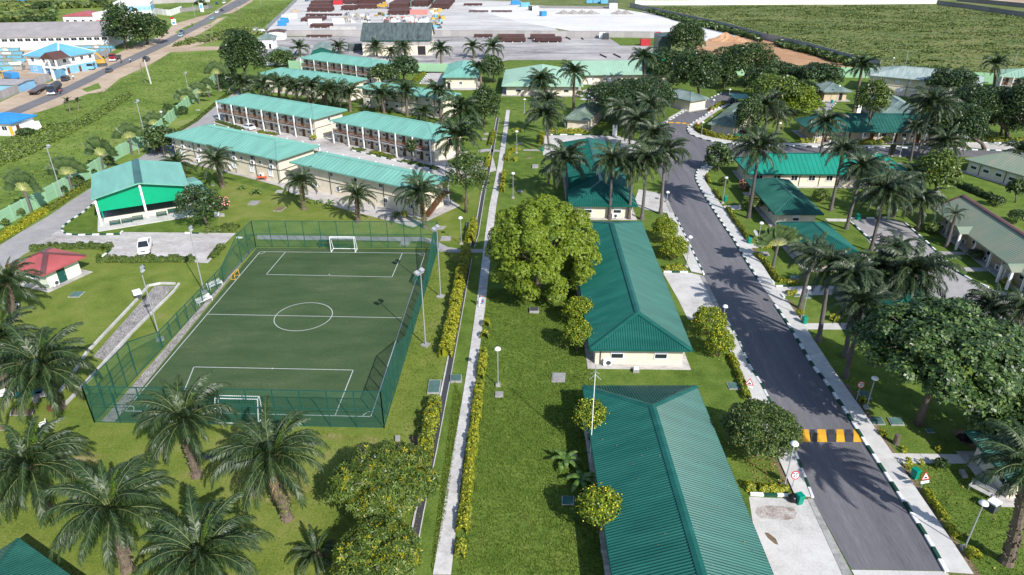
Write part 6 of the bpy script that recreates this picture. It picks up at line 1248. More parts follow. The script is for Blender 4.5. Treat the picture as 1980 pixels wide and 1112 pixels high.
for i, (lb, pts, wd, ht, m_, tp) in enumerate((
 ('yellow clipped hedge beside the drain next to the court', [(861, 694), (872, 640), (884, 575), (893, 530), (902, 486)], 1.35, 1.5, YH, .1), ('yellow clipped hedge above the court path by the drain', [(908, 472), (913, 450), (917, 437)], 1.35, 1.4, YH, .1),
 ('green and yellow hedge by the drain beside the mango trees', [(842, 782), (834, 820), (824, 862), (818, 905), (812, 930)], 1.3, 1.5, YH, .5), ('long yellow hedge along the lawn side of the footpath', [(927, 748), (922, 790), (915, 840), (908, 900), (901, 970), (893, 1036)], .95, .8, YH, .15), ('low yellow hedge at the bottom of the footpath', [(891, 1052), (888, 1090)], .8, .6, YH, .4), ('yellow hedge beside the path near the second cover', [(935, 684), (931, 715), (928, 740)], .9, .8, YH, .2),
 ('short yellow hedge below the walking person', [(941, 627), (940, 636)], .8, .8, YH, .1), ('short yellow hedge second below the walking person', [(938, 648), (936, 660)], .8, .9, YH, .1), ('yellow hedge on the footpath beside the bright tree', [(970, 372), (973, 345), (974, 336)], .9, .9, YH, .1), ('yellow hedge beside the lamp on the north footpath', [(978, 312), (982, 300), (996, 290), (1006, 289)], .9, .8, YH, .1), ('small yellow hedge before the north lawn lamp', [(992, 312), (1000, 309)], .9, .7, YH, .1), ('yellow hedge beside the crossing north path', [(992, 254), (1010, 254)], .9, .7, YH, .1),
 ('yellow hedge left of the drain by the crossing path', [(940, 325), (946, 305)], .9, .9, YH, .2), ('yellow hedge left of the drain near the gallery block', [(948, 282), (955, 258)], .9, .9, YH, .4), ('hedge left of the drain beside the leafy tree', [(933, 350), (938, 335)], .9, 1.0, YH, .3),
 ('bright yellow hedge beside the grey perimeter road', [(-30, 482), (0, 466), (35, 446), (62, 428), (92, 410)], 1.1, 1.1, 'hedge_yellow', 0), ('green hedge continuing along the perimeter road', [(92, 410), (115, 396), (140, 380), (160, 368), (177, 357)], .9, .9, YH, .75), ('low green hedge beside the upper perimeter road', [(340, 258), (378, 236), (415, 204), (440, 182)], .7, .6, 'hedge_green', 0),
 ('trimmed green hedge below the parked white pickup', [(190, 506), (240, 506), (300, 506), (385, 505)], 1.0, .9, 'hedge_green', 0), ('trimmed green hedge behind the red-roofed hut', [(60, 486), (100, 482), (150, 480), (202, 480)], 1.0, .9, 'hedge_green', 0), ('short green hedge turning at the parking corner', [(203, 487), (214, 477)], 1.0, .9, 'hedge_green', 0), ('hedge box at the parking edge beside the court fence', [(408, 502), (420, 488), (432, 475)], 1.1, .6, 'hedge_green', 0), ('loose green hedge behind the parking kerb', [(397, 449), (425, 447), (445, 448)], 1.2, .8, 'hedge_green', 0), ('hedge running from parking to the court gate', [(434, 444), (465, 444)], 1.2, .9, 'hedge_green', 0),
 ('yellow hedge along the car court lawn', [(1046, 280), (1049, 262)], 1.0, 1.1, 'hedge_yellow', 0), ('yellow hedge above the white car court', [(1060, 257), (1090, 257), (1140, 258)], 1.0, 1.0, YH, .2), ('dark green hedge above the car court', [(1140, 260), (1190, 262)], 1.6, 1.0, 'leaf_mid', 0), ('yellow hedge by the cattle-grid drive kerb', [(1286, 520), (1310, 521), (1328, 522)], .9, .7, YH, .15), ('yellow hedge along the pavement below the golden bushes', [(1413, 690), (1426, 720), (1440, 760), (1446, 776)], .7, .6, YH, .25),
 ('yellow hedge above the south driveway kerb', [(1441, 944), (1458, 945)], .8, .6, YH, .1), ('yellow hedge beside the 20 sign and green bin', [(1467, 945), (1500, 948), (1531, 949)], .8, .6, YH, .1),
 ('yellow hedge row beside the hump warning sign', [(1790, 952), (1805, 975), (1825, 1005), (1833, 1015)], .6, .5, 'hedge_yellow', 0), ('yellow hedge row above the globe lamp', [(1833, 1018), (1850, 1043), (1858, 1050)], .6, .5, 'hedge_yellow', 0), ('yellow hedge clump below the globe lamp', [(1872, 1066), (1890, 1090)], .8, .7, 'hedge_yellow', 0), ('yellow hedge at the garden path corner', [(1750, 900), (1760, 902)], .9, .7, 'hedge_yellow', 0), ('yellow hedge tuft further along the garden path', [(1778, 896), (1784, 897)], .7, .5, 'hedge_yellow', 0), ('two small yellow hedge tufts at the garden path end', [(1806, 899), (1832, 901)], .5, .4, YH, .2), ('yellow hedge tuft by the tree lawn kerb', [(1702, 838), (1710, 846)], .7, .6, 'hedge_yellow', 0), ('yellow hedge tuft before the tree stump', [(1745, 872), (1752, 874)], .7, .5, 'hedge_yellow', 0), ('yellow hedge tuft behind the second stump', [(1808, 868), (1818, 872)], .7, .5, 'hedge_yellow', 0), ('tiny yellow hedge under the round sign', [(1666, 780), (1668, 772)], .6, .6, 'hedge_yellow', 0),
 ('yellow hedge along the fan-shaped palm lawn', [(1459, 493), (1475, 505), (1490, 524), (1505, 545), (1520, 548), (1543, 548)], .7, .6, YH, .2), ('yellow hedge along the pavement near the bench frame', [(1406, 405), (1420, 428), (1438, 452), (1447, 468)], .7, .7, YH, .35), ('yellow hedge below the small bin by the kerb', [(1382, 370), (1392, 388)], .7, .7, YH, .3), ('yellow hedge row on the junction lawn', [(1366, 342), (1372, 356)], .7, .7, YH, .3), ('yellow hedge behind the fan-shaped palm', [(1470, 479), (1500, 478)], .8, .7, YH, .3), ('yellow hedge at the driveway lawn corner', [(1520, 569), (1535, 568), (1545, 571)], .8, .6, YH, .3),
 ('long curved yellow hedge inside the kerb bend', [(1344, 246), (1350, 254), (1365, 262), (1390, 268), (1428, 272)], 1.0, 1.1, YH, .15), ('yellow hedge at the lamp by the side road', [(1490, 274), (1525, 275)], 1.0, .9, YH, .1), ('short yellow hedge before the veranda house', [(1545, 275), (1582, 276)], 1.0, .8, YH, .4), ('green and yellow hedge before the veranda house', [(1652, 278), (1680, 278), (1708, 279)], 1.2, .9, YH, .5), ('yellow hedge along the upper kerb bend', [(1372, 215), (1392, 204), (1404, 200)], 1.0, .9, YH, .4), ('yellow-green hedge behind the white-kerbed drive', [(1895, 273), (1985, 274)], 1.2, .9, YH, .5), ('yellow hedge beside the link drive', [(800, 160), (808, 152), (820, 143)], 1.1, 1.0, YH, .5),
 ('dark hedge along the rusty house far lawn', [(1845, 355), (1880, 372), (1920, 388)], 1.3, 1.0, 'leaf_mid', 0), ('planted strip in front of the white-galleried block', [(420, 236), (445, 244), (470, 252)], 1.0, .6, 'hedge_green', 0), ('planted strip by the parked white car', [(500, 256), (540, 262)], .9, .5, YH, .6), ('planted strip before the brown-railed gallery', [(680, 290), (710, 292)], 1.0, .5, 'hedge_green', 0), ('longer planted strip before the brown-railed gallery', [(718, 296), (765, 307)], 1.1, .6, YH, .7), ('planted strip at the end of the brown-railed gallery', [(778, 313), (850, 328)], 1.0, .5, 'hedge_green', 0))):
    far = pts[0][1] < 330; hedge(lb, pts, wd, ht, m_, 200 + i, (.28, .17) if far else (.23, .14), 38 if far else 70, .14, tip=tp, group='clipped hedges')

# ------------------------------------------------------------------ uncountable plants
def in_poly(x, y, P):
    c = np.zeros(len(x), bool); n = len(P)
    for i in range(n):
        (x0, y0), (x1, y1) = P[i], P[(i + 1) % n]
        if y0 == y1: continue
        k = ((y0 > y) != (y1 > y)) & (x < (x1 - x0) * (y - y0) / (y1 - y0) + x0); c ^= k
    return c
def scatter(pts, n, seed, away=()):
    g = np.random.default_rng(seed); P = [tuple(G(*p).to_2d()) for p in pts]; a = np.array(P); lo, hi = a.min(0), a.max(0); out = np.zeros((0, 2))
    for _ in range(60):
        c = g.uniform(lo, hi, (n, 2)); c = c[in_poly(c[:, 0], c[:, 1], P)]; out = np.concatenate([out, c])
        if len(out) >= n: break
    return out[:n], g
def tufts(name, pts, n, h, wd, mats, seed, clump=0.0, k=5, split=None):
    c, g = scatter(pts, n, seed)
    if clump:
        ctr, _ = scatter(pts, int(n / 42), seed + 99); rr = g.gamma(2, 2.6, len(ctr)); j = g.integers(0, len(ctr), n); q_ = ctr[j] + g.normal(0, 1, (n, 2)) * rr[j, None] * [1.5, .8]; c = q_[in_poly(q_[:, 0], q_[:, 1], [tuple(G(*p).to_2d()) for p in pts])]
    m = len(c); C = np.repeat(np.concatenate([c, np.zeros((m, 1))], 1), k, 0); sc = np.repeat(g.uniform(.5, 1.5, (m, 1)), k, 0); a = g.uniform(0, 6.28, (m * k, 1)); d = np.concatenate([np.cos(a), np.sin(a), a * 0], 1); s = np.concatenate([-np.sin(a), np.cos(a), a * 0], 1)
    b = C + d * wd * .15 * sc; t = b + d * wd * .5 * sc * g.uniform(.4, 1.1, (m * k, 1)) + np.array([0, 0, h]) * sc * g.uniform(.6, 1.2, (m * k, 1)); w_ = s * wd * .28 * sc
    V = np.stack([b - w_ * .6, b + w_ * .6, t + w_, t - w_], 1); mi = np.repeat(g.integers(0, len(mats), m), k)
    o = put(name, np_quads(name, V, [M[x] for x in mats], mi)); return tag(o, kind='stuff')
M['tuft'] = leaf_mat('field_tufts', (.095, .13, .032), (.145, .18, .046), (.21, .235, .075), rough=.8, trans=.15, spec=.1); M['tuft_dry'] = leaf_mat('dry_field_tufts', (.13, .14, .045), (.19, .18, .065), (.25, .22, .10), rough=.8, trans=.15, spec=.1); M['blade0'] = leaf_mat('field_blades', (.10, .16, .025), (.15, .21, .038), (.21, .26, .065), rough=.8, trans=.2, spec=.1); M['weed'] = leaf_mat('weeds', (.055, .095, .028), (.09, .14, .04), (.14, .19, .06), rough=.7, trans=.15)
WF = [(1240, 14), (1500, 11), (1810, 10), (2000, 36), (2300, 80), (2100, 160), (1980, 152), (1740, 140), (1650, 120), (1470, 73), (1320, 36)]
tufts('wild_field_grass', WF, 15000, .2, .7, ['tuft', 'tuft_dry', 'tuft'], 5, 0, 3)
tufts('wild_field_weeds', WF, 12000, .38, .95, ['weed', 'tuft'], 8, 1, 4)
tufts('roadside_weeds', [(246, 176), (258, 184), (190, 232), (120, 268), (60, 300), (0, 322), (-40, 330), (-40, 280), (20, 268), (70, 242), (140, 236), (200, 205)], 4200, .3, .5, ['weed', 'blade0'], 11, 0, 4)
tufts('roadside_grass', [(0, 275), (60, 226), (160, 190), (240, 155), (330, 105), (430, 100), (440, 128), (330, 212), (282, 268), (120, 340), (0, 398)], 6000, .12, .35, ['tuft', 'blade0'], 12, 0, 3)
tufts('scrub', [(-200, 46), (-160, 10), (215, 8), (215, 14), (110, 18), (100, 40), (0, 46)], 2600, 2.0, 3.2, ['weed', 'tuft'], 14, 0, 6)
tufts('wall_weeds', [(1240, 20), (1320, 37), (1400, 55), (1470, 75), (1470, 82), (1440, 72), (1320, 44), (1255, 24)], 600, 1.4, 1.9, ['weed', 'leaf_mid'], 15, 0, 6)
tufts('wall_weeds', [(1500, 84), (1560, 97), (1650, 123), (1700, 136), (1690, 138), (1640, 129), (1560, 104), (1500, 90)], 420, 1.4, 1.8, ['weed', 'leaf_mid'], 16, 0, 6)
tufts('track_weeds', [(470, 52), (515, 58), (512, 66), (440, 86), (430, 78), (330, 92), (360, 78)], 700, .8, 1.3, ['weed', 'tuft'], 18, 0, 5)
tufts('field_grass', [(470, 20), (575, 2), (515, 55), (440, 62), (400, 60)], 2500, .2, .6, ['tuft', 'blade0'], 19, 0, 3)
def grass(name, pts, n, h, seed, mats=('tuft',)):
    return tufts(name, pts, n, h, .11, list(mats), seed, 0, 3)
M['blade'] = leaf_mat('lawn_blades', (.075, .125, .016), (.115, .175, .025), (.17, .225, .045), rough=.7, trans=.2, spec=.1); M['blade_dry'] = leaf_mat('dry_lawn_blades', (.11, .15, .022), (.16, .195, .034), (.22, .23, .055), rough=.7, trans=.2, spec=.1)
grass('lawn_grass', [(915, 770), (1150, 720), (1180, 1112), (885, 1112)], 24000, .075, 21, ('blade',)); grass('lawn_grass', [(945, 560), (1110, 560), (1150, 720), (918, 770)], 12000, .09, 22, ('blade',)); grass('lawn_grass', [(862, 990), (893, 770), (880, 740), (838, 1060), (835, 1112)], 4000, .085, 23, ('blade',))
grass('lawn_grass', [(1745, 905), (1940, 905), (1990, 1112), (1890, 1112), (1795, 960)], 2500, .05, 24, ('blade',)); grass('court_grass', [(0, 820), (740, 835), (830, 840), (800, 1112), (0, 1112)], 15000, .05, 25, ('blade_dry',)); grass('court_grass', [(745, 828), (850, 480), (890, 500), (855, 690), (825, 840)], 5000, .07, 26, ('blade_dry', 'blade'))
lf = np.random.default_rng(5); c_, g = scatter([(1748, 900), (1850, 905), (1950, 1000), (1990, 1112), (1890, 1100), (1800, 960)], 30, 44); V_ = leaf_cards(np.concatenate([c_, np.full((len(c_), 1), .1)], 1), np.tile([0, 0, 1.], (len(c_), 1)), .24, .14, g, .3); M['fallen'] = leaf_mat('fallen_leaves', (.2, .1, .04), (.34, .2, .08), (.45, .38, .1)); tag(put('fallen_leaves', np_quads('fallen_leaves', V_, M['fallen'])), kind='stuff')
c_, g = scatter([(1440, 880), (1498, 882), (1525, 940), (1452, 936)], 160, 45); V_ = leaf_cards(np.concatenate([c_, np.full((len(c_), 1), .09)], 1), np.tile([0, 0, 1.], (len(c_), 1)), .2, .12, g, .3); tag(put('fallen_leaves', np_quads('fallen_leaves', V_, M['fallen'])), kind='stuff')

# ================================================================== LAMPS, MASTS, SIGNS
for lb, b_, h_ in (('dome lamp beside the 20 sign and pavement', (1516, 941), (1533, 857)), ('dome lamp over the white box at the lower right lawn', (1864, 1062), (1899, 972)), ('dome lamp alone on the centre lawn', (963, 746), (963.5, 674)), ('dome lamp between golden bush and road', (1397, 625), (1401, 592)), ('dome lamp beside the upper flowering bushes', (1327, 516), (1334, 458)),
    ('dome lamp by the teal hip roof lawn', (1466, 466), (1471, 431)), ('dome lamp beside the green bin at the kerb', (1397, 393), (1404, 343)), ('dome lamp with green bin at the garden path', (1551, 613), (1562, 556)), ('lamp post half hidden under the big glossy tree', (1675, 789), (1692, 731)), ('dome lamp at the north lawn crossing', (999, 296), (999.5, 254)), ('dome lamp just above the bright round tree', (992, 383), (992, 335)),
    ('dome lamp by the court path and yellow hedge', (892, 472), (891, 421)), ('dome lamp in the kerb bend by the junction', (1356, 262), (1359, 236)), ('dome lamp behind the kerb before the veranda lawn', (1502, 275), (1508, 238)), ('dome lamp against the dark veranda roof', (1656, 266), (1662, 240)), ('dome lamp on the side road beside the dark board', (1739, 303), (1746, 268)), ('dome lamp on the kerb beside the round sign', (1376, 226), (1380, 193)), ('dome lamp in the upper bend beside the dark canopy', (1407, 204), (1411, 173)), ('dome lamp on the lawn verge at the road top', (1349, 198), (1350, 186)),
    ('dome lamp beside the mossy house', (1617, 197), (1621, 166)), ('dome lamp in front of the office and pines', (1014, 219), (1015, 192)), ('dome lamp beside the office bin', (1136, 200), (1137, 184)), ('dome lamp left of the two-storey block', (1725, 126), (1730, 112)), ('slim lamp at the green wall between bushes', (318, 245), (312, 216)), ('dome lamp by the tall trunk on the wall', (1304, 206), (1307, 183)), ('dome lamp at the upper driveway', (1289, 391), (1291, 373))):
    street_lamp(lb, b_, h_)
CX = math.pi * .98
for lb, b_, h_, f_ in (('floodlight mast left of the court beside the stone pit', (310, 657), (267, 522), .5), ('floodlight mast at the parking side of the court', (395, 566), (361, 444), .45), ('nearer floodlight mast right of the court', (823, 668), (814, 528), 2.6), ('farther floodlight mast right of the court', (852, 574), (845, 443), 2.7)): mast_light(lb, b_, h_, f_, 2)
for lb, b_, h_ in (('tall lamp post beside the second traveller palm', (121, 381), (92, 285)), ('tall lamp post behind the aqua hall roof', (286, 285), (267, 197)), ('tall lamp post by the paired traveller palms', (367, 187), (358, 142))): mast_light(lb, b_, h_, 2.6, 1, 'tall lamps along the green wall', .1)
def pole(name, label, b_, t_, r=.12, arms=0, m='trunk_grey', group='utility poles'):
    bp = G(*b_); t = AT(t_[0], t_[1], bp.y) - bp; root = empty(name, bp, 0, label, 'pole', group); q = MB(); q.tube([(0, 0, -.1), tuple(t)], [r, r * .7], 7); q.build('pole', M[m], root)
    for k in range(arms): q = MB(); q.bar(tuple(t * (.96 - .1 * k) + Vector((-1, 0, 0))), tuple(t * (.96 - .1 * k) + Vector((1, 0, 0))), .12); q.build('crossarm', M['dark_steel'], root)
pole('utility_pole', 'leaning pale concrete pole beside the public road', (292, 162), (279, 116), .28, 0, 'slab'); pole('utility_pole', 'thin dark pole beside the leaning concrete pole', (279, 160), (271, 122), .12, 0)
for lb, b_, t_, a_ in (('utility pole left of the road bend track', (396, 86), (398, 52), 1), ('utility pole right of the road bend track', (407, 83), (406, 48), 1), ('utility pole with crossarm in the green field', (456, 43), (458, 16), 2), ('utility pole nearest the bend in the green field', (467, 35), (463, 3), 1), ('utility pole at the top of the green field', (494, 15), (493, -4), 1), ('white and yellow pole at the top of the green field', (504, 9), (503, -4), 0), ('pole on the grass before the white wall', (377, 33), (372, 8), 0), ('pole beside the blue banner', (390, 32), (386, 13), 0), ('thin mast between the field and pale block', (1751, 124), (1757, 97), 0), ('thin mast at the far right field', (1961, 126), (1968, 100), 0), ('bare wire mast in the yard', (1010, 113), (1010, 97), 0), ('bare post at the wall below the tall lamp', (269, 298), (264, 277), 0)): pole('utility_pole', lb, b_, t_, .12, a_, 'steel' if 'mast' in lb or 'white' in lb or 'post' in lb else 'trunk')
pole('flagpole', 'tall thin white pole in front of the near dark roof', (1141, 885), (1151, 722), .05, 0, 'white', 'thin poles'); pole('clothes_pole', 'short grey pole at the green wall under a traveller palm', (269, 297), (265, 280), .06, 0, 'steel', 'thin poles')
# five-armed aerial at the top of the white pole
bp_ = G(1141, 885); tp_ = AT(1151, 722, bp_.y); root = empty('antenna', tp_, 0, 'small branched metal aerial at the top of the thin white pole', 'antenna')
for a_, b_ in (((0, 0, -.3), (0, 0, .9)), ((0, 0, -.1), (.55, 0, -.7)), ((0, 0, -.1), (-.5, 0, -.7)), ((0, 0, .2), (.4, .2, -.2)), ((0, 0, .2), (-.4, .2, -.2))): q = MB(); q.tube([a_, b_], .03, 5); q.build('rod', M['steel'], root)
M['sign_white'] = mat('sign_white', (.8, .8, .8), .4, .03); M['sign_red'] = mat('sign_red', (.45, .015, .03), .4, .08); M['sign_black'] = mat('sign_black', (.02, .02, .02), .5, .05)
def text_mesh(s, size, m):
    cu = bpy.data.curves.new('txt', 'FONT'); cu.body = s; cu.size = size; cu.align_x = 'CENTER'; cu.align_y = 'CENTER'; cu.extrude = .006; cu.offset = .012 * size
    o = bpy.data.objects.new('txt', cu); COL.objects.link(o); dg = bpy.context.evaluated_depsgraph_get(); me = bpy.data.meshes.new_from_object(o.evaluated_get(dg)); bpy.data.objects.remove(o); bpy.data.curves.remove(cu); me.materials.clear(); me.materials.append(M[m]); return me
def disc(b, r, y, n=28, m=0):
    b.tube([(0, y + .03, 0), (0, y, 0)], r, n, m)
def speed_sign(label, base, ctr, rz):
    bp = G(*base); c = AT(ctr[0], ctr[1], bp.y); h = c.z; root = empty('speed_limit_sign', bp, rz, label, 'road sign', 'round 20 signs'); s = .42
    q = MB(); q.tube([(0, .06, -.1), (0, .06, h + .3)], .035, 7); q.build('pole', M['steel'], root)
    q = MB(); disc(q, s, 0); o = q.build('sign_face', M['sign_red'], root, (0, 0, h), (R(-16), 0, 0))
    q = MB(); disc(q, s * .76, -.012); q.build('white_disc', M['sign_white'], o); put('numerals', text_mesh('20', .52, 'sign_black'), o, (0, -.02, .02), (R(90), 0, 0))
    k = put('small_line', text_mesh('km/h', .12, 'cover_green'), o, (0, -.02, -.22), (R(90), 0, 0))
speed_sign('round 20 speed sign on the left pavement by the bin', (1532, 944), (1537, 919), .1); speed_sign('round 20 speed sign under the big glossy tree', (1656, 776), (1664.5, 744), .15)
def tri_sign(label, base, ctr, rz, plate=True):
    bp = G(*base); c = AT(ctr[0], ctr[1], bp.y); h = c.z; root = empty('warning_sign', bp, rz, label, 'road sign', 'triangular hump signs'); t = [(-.48, -.34), (.48, -.34), (0, .5)]
    q = MB(); q.tube([(0, .06, -.1), (0, .06, h + .2)], .035, 7); q.build('pole', M['steel'], root)
    def tri(k, y, dz=0): 
        b = MB(); f = [(x * k, y, z * k + dz) for x, z in t]; g = [(x * k, y + .025, z * k + dz) for x, z in t]; b.raw(f + g, [(0, 1, 2), (5, 4, 3), (0, 3, 4, 1), (1, 4, 5, 2), (2, 5, 3, 0)]); return b
    o = tri(1, 0).build('sign_face', M['sign_red'], root, (0, 0, h), (R(-14), 0, 0)); tri(.68, -.012, -.02).build('white_triangle', M['sign_white'], o)
    b = MB(); b.raw([(-.22, -.02, -.2), (.22, -.02, -.2), (.14, -.02, -.08), (0, -.02, -.02), (-.14, -.02, -.08)], [(0, 1, 2, 3, 4)]); b.build('hump_symbol', M['sign_black'], o)
    if plate: b = MB(); b.box((0, .02, -.58), (.85, .03, .24)); p = b.build('plate', M['sign_white'], o); b = MB(); b.box((-.1, -.002, -.55), (.5, .01, .035)); b.box((.05, -.002, -.62), (.55, .01, .03)); b.build('plate_lettering', M['sign_black'], p)['kind'] = 'stuff'
tri_sign('triangular hump sign with plate on the lower right lawn', (1780, 948), (1790, 921), .2); tri_sign('triangular hump sign on the left pavement above the round bush', (1447, 752), (1450, 739), -.3); tri_sign('triangular red sign in the kerb bend', (1349, 250), (1351, 237), .4, False)
bp_ = G(1374, 229); root = empty('no_entry_sign', bp_, .3, 'round red ringed sign beside the upper kerb', 'road sign'); q = MB(); q.tube([(0, .06, 0), (0, .06, 2.2)], .04, 7); q.build('pole', M['steel'], root); q = MB(); disc(q, .5, 0); o = q.build('sign_face', M['sign_red'], root, (0, 0, 2.0)); q = MB(); disc(q, .34, -.012); q.build('white_disc', M['sign_white'], o)
bp_ = G(391, 23); root = empty('banner', bp_, .2, 'tall blue and white banner beside the road', 'banner'); q = MB(); q.box((0, 0, 2.6), (2.2, .2, 5.2)); q.build('panel', M['sign_white'], root); q = MB(); q.box((0, -.13, 3.2), (1.7, .06, 2.4)); q.build('printed_field', M['roof_ltblue'], root)
bp_ = G(337, 48); root = empty('roadside_sign', bp_, 0, 'small red, white and blue board by the road bend', 'sign'); q = MB(); q.box((0, 0, 1.5), (2.4, .3, 3)); q.build('panel', M['sign_white'], root); q = MB(); q.box((0, -.19, 1.0), (1.6, .08, .9)); q.build('blue_field', M['roof_blue'], root); q = MB(); q.box((-.6, -.1, 3.4), (1.6, .3, 1)); q.build('red_board', M['sign_red'], root)
for lb, x, y, m_ in (('little green notice board beside the kerb bend hedge', 1425, 269, 'bin_green'), ('white notice board under the palm junction', 1188, 264, 'white'), ('small white board in front of the dark veranda roof', 1659, 222, 'white')):
    bp_ = G(x, y); root = empty('notice_board', bp_, 0, lb, 'sign'); q = MB(); q.box((0, 0, 1.1 if m_ == 'bin_green' else 1.6), (1.6 if m_ == 'bin_green' else 1.1, .1, .6 if m_ == 'bin_green' else 2.6)); q.build('panel', M[m_], root)
    for s in (-.5, .5): q = MB(); q.box((s, .08, .5), (.08, .08, 1)); q.build('leg', M['steel'], root)
bp_ = G(1722, 303); root = empty('notice_board', bp_, 0, 'dark board standing behind the bright teal roof', 'sign'); q = MB(); q.box((0, 0, 1.6), (1.3, .2, 2.4)); q.build('panel', M['sign_black'], root); q = MB(); q.box((0, .1, .3), (1.0, .15, .6)); q.build('stand', M['steel'], root)

# ------------------------------------------------------------------ bins, covers, benches, garden things
for lb, b_, rz in (('green wheelie bin beside a black sack at the south driveway', (1544, 973), .3), ('green bin below the dome lamp at the garden path', (1554, 626), .2), ('green bin beside the hump sign lawn corner', (1767, 924), .4), ('green bin by the upper pavement lamp', (1402, 389), .1), ('small green bin at the short garden walk', (1448, 471), .1), ('green bin at the grey court corner', (1658, 425), .1), ('green bin at the car court corner', (1050, 292), 0), ('green bin near the office cars', (1134, 190), 0), ('small blue-green bin on the link drive', (825, 138), 0), ('green bin at the house walk', (1608, 200), 0)): litter_bin(lb, b_, rz)
root = empty('rubbish_sack', G(1532, 968), 0, 'shiny black rubbish sack beside the green wheelie bin', 'rubbish sack'); q = MB(); q.lathe([(.3, 0), (.48, .15), (.46, .4), (.3, .62), (.1, .72), (.16, .8)], 11); M['sack'] = mat('black_plastic', (.012, .012, .014), .25, .1); q.build('bag', M['sack'], root, smooth=True)
for lb, x, y, wd, ht, m_, sk, h in (('large grey-green lid beside the court corner and drain', 840, 750, 24, 26, 'cover_green', 2, .2), ('green lid on the drain bridge by the footpath', 882, 734, 22, 13, 'cover_green', 0, .25), ('pale square slab left of the flowering bush on the lawn', 1080, 731, 26, 18, 'cover_grey', 1, .1), ('small grey lid below the centre lawn lamp', 965, 764, 16, 10, 'cover_grey', 0, .15), ('small dark grated box under the bright tree', 1033, 602, 18, 8, 'dark_steel', 0, .35), ('dark square lid beside the lower flowering bush', 1098, 969, 24, 17, 'roof_teal_worn', 0, .1), ('small white block in front of the bungalow', 1230, 718, 12, 7, 'white', 0, .4), ('grey box near the dark roof edge below the bush', 1170, 1062, 17, 16, 'cover_grey', 0, .3), ('small box in the roof shade beside the banana', 1149, 866, 12, 9, 'cover_grey', 0, .3), ('lid beside the banana plant', 1110, 886, 12, 12, 'cover_grey', 0, .1),
    ('pale lid by the hump sign of the upper pavement', 1420, 747, 26, 13, 'cover_green', -3, .1), ('grey chamber beside the court path', 862, 462, 20, 8, 'cover_grey', 1, .15), ('lid near the far court corner mast', 853, 441, 13, 6, 'cover_grey', 3, .1), ('green lid beside the path hedge', 907, 437, 12, 6, 'cover_green', 0, .3), ('grey lid under the court fence path', 783, 471, 18, 8, 'cover_grey', 2, .06), ('framed slab on the lawn behind the parking hedge', 491, 393, 18, 8, 'cover_grey', 4, .12), ('dark slab on the lawn beside the oil palm shade', 541, 405, 16, 8, 'soil', 5, .1), ('pale slab by the block walk', 540, 371, 13, 5, 'cover_grey', 2, .12), ('grey slab on the lawn below the red-roofed hut', 148, 570, 22, 11, 'cover_green', 6, .08),
    ('green lid beside the pavement under the glossy tree, nearer the kerb', 1695, 815, 26, 15, 'cover_green', -4, .12), ('green lid beside the glossy tree trunk', 1732, 816, 26, 15, 'cover_green', -4, .12), ('dark lid beyond the glossy tree trunk', 1798, 834, 14, 8, 'cover_green', -3, .1), ('long green lid behind the round sign', 1672, 765, 20, 15, 'cover_green', -5, .12), ('green tray lid near the paved yard', 1893, 933, 20, 12, 'cover_green', -3, .15), ('grey chamber beside the broad path end', 1862, 918, 10, 14, 'cover_grey', -4, .25), ('dark lid on the fan-shaped palm lawn', 1478, 491, 18, 7, 'cover_grey', -2, .06), ('green lid on the driveway lawn', 1561, 574, 14, 6, 'cover_green', -2, .08), ('dark lid by the driveway lawn hedge', 1541, 572, 12, 4, 'cover_green', 0, .12), ('low green bench box behind the fan-shaped palm lawn', 1538, 541, 20, 6, 'cover_green', -1, .5),
    ('grey lid on the north lawn', 1035, 323, 12, 5, 'cover_grey', 0, .3), ('brown lid on the north lawn', 1022, 305, 8, 3, 'soil', 0, .05), ('dark lid by the north lawn shade', 1006, 370, 11, 4, 'cover_grey', 0, .05), ('first grey lid by the gallery block lawn', 940, 259, 9, 3, 'cover_grey', 0, .1), ('second grey lid by the gallery block lawn', 937, 269, 10, 3, 'cover_grey', 0, .1), ('blue-green lid on the wall verge', 383, 213, 8, 2, 'cover_grey', 0, .08), ('pale lid on the verge by the last traveller palm', 426, 175, 6, 2, 'cover_grey', 0, .08), ('small grey box below the court corner', 769, 850, 10, 9, 'cover_grey', 0, .25), ('lid in the hall side flower bed', 430, 417, 9, 4, 'cover_grey', 0, .25), ('white stone in the hall side flower bed', 420, 416, 10, 8, 'white', 0, .25), ('lid under the white lawn chair by the hall tree', 412, 358, 6, 3, 'cover_green', 0, .12), ('small lid in front of the road house', 1844, 498, 8, 4, 'cover_green', 0, .1),
    ('brown slab beside the stone tables', 43, 798, 44, 12, 'soil', 3, .05), ('brown slab at the left edge by the palms', 6, 828, 16, 10, 'soil', 3, .05), ('dark lid on the centre lawn near the office', 1005, 278, 10, 3, 'cover_grey', 0, .05)):
    cov(lb, x, y, wd, ht, m_, h, sk)
bench('white bench inside the court fence, nearer the parking', (418, 556), 1.02, 'white', 2.2, group='white benches inside the court'); bench('white bench inside the court fence, second from the parking', (398, 586), 1.02, 'white', 2.2, group='white benches inside the court')
bench('white slatted lounger in front of the leftmost oil palm', (82, 834), -.9, 'white', 1.5, group='white garden seats'); bench('white bench at the left edge by the palms', (6, 772), .7, 'white', 2.2, group='white garden seats'); bench('white bench on the lower right lawn beside the box', (1896, 958), -.9, 'slab', 2.2, group='white garden seats')
def table(label, base, L=1.8, m='white', h=.75, rz=0.0, cat='table'):
    root = empty('table', G(*base), rz, label, cat); q = MB(); q.box((0, 0, h), (L, L * .5, .06)); q.build('table_top', M[m], root)
    for sx in (-1, 1):
        for sy in (-1, 1): q = MB(); q.bar((sx * L * .42, sy * L * .2, 0), (sx * L * .36, sy * L * .18, h), .07); q.build('leg', M['white' if m == 'dark_steel' else m], root)
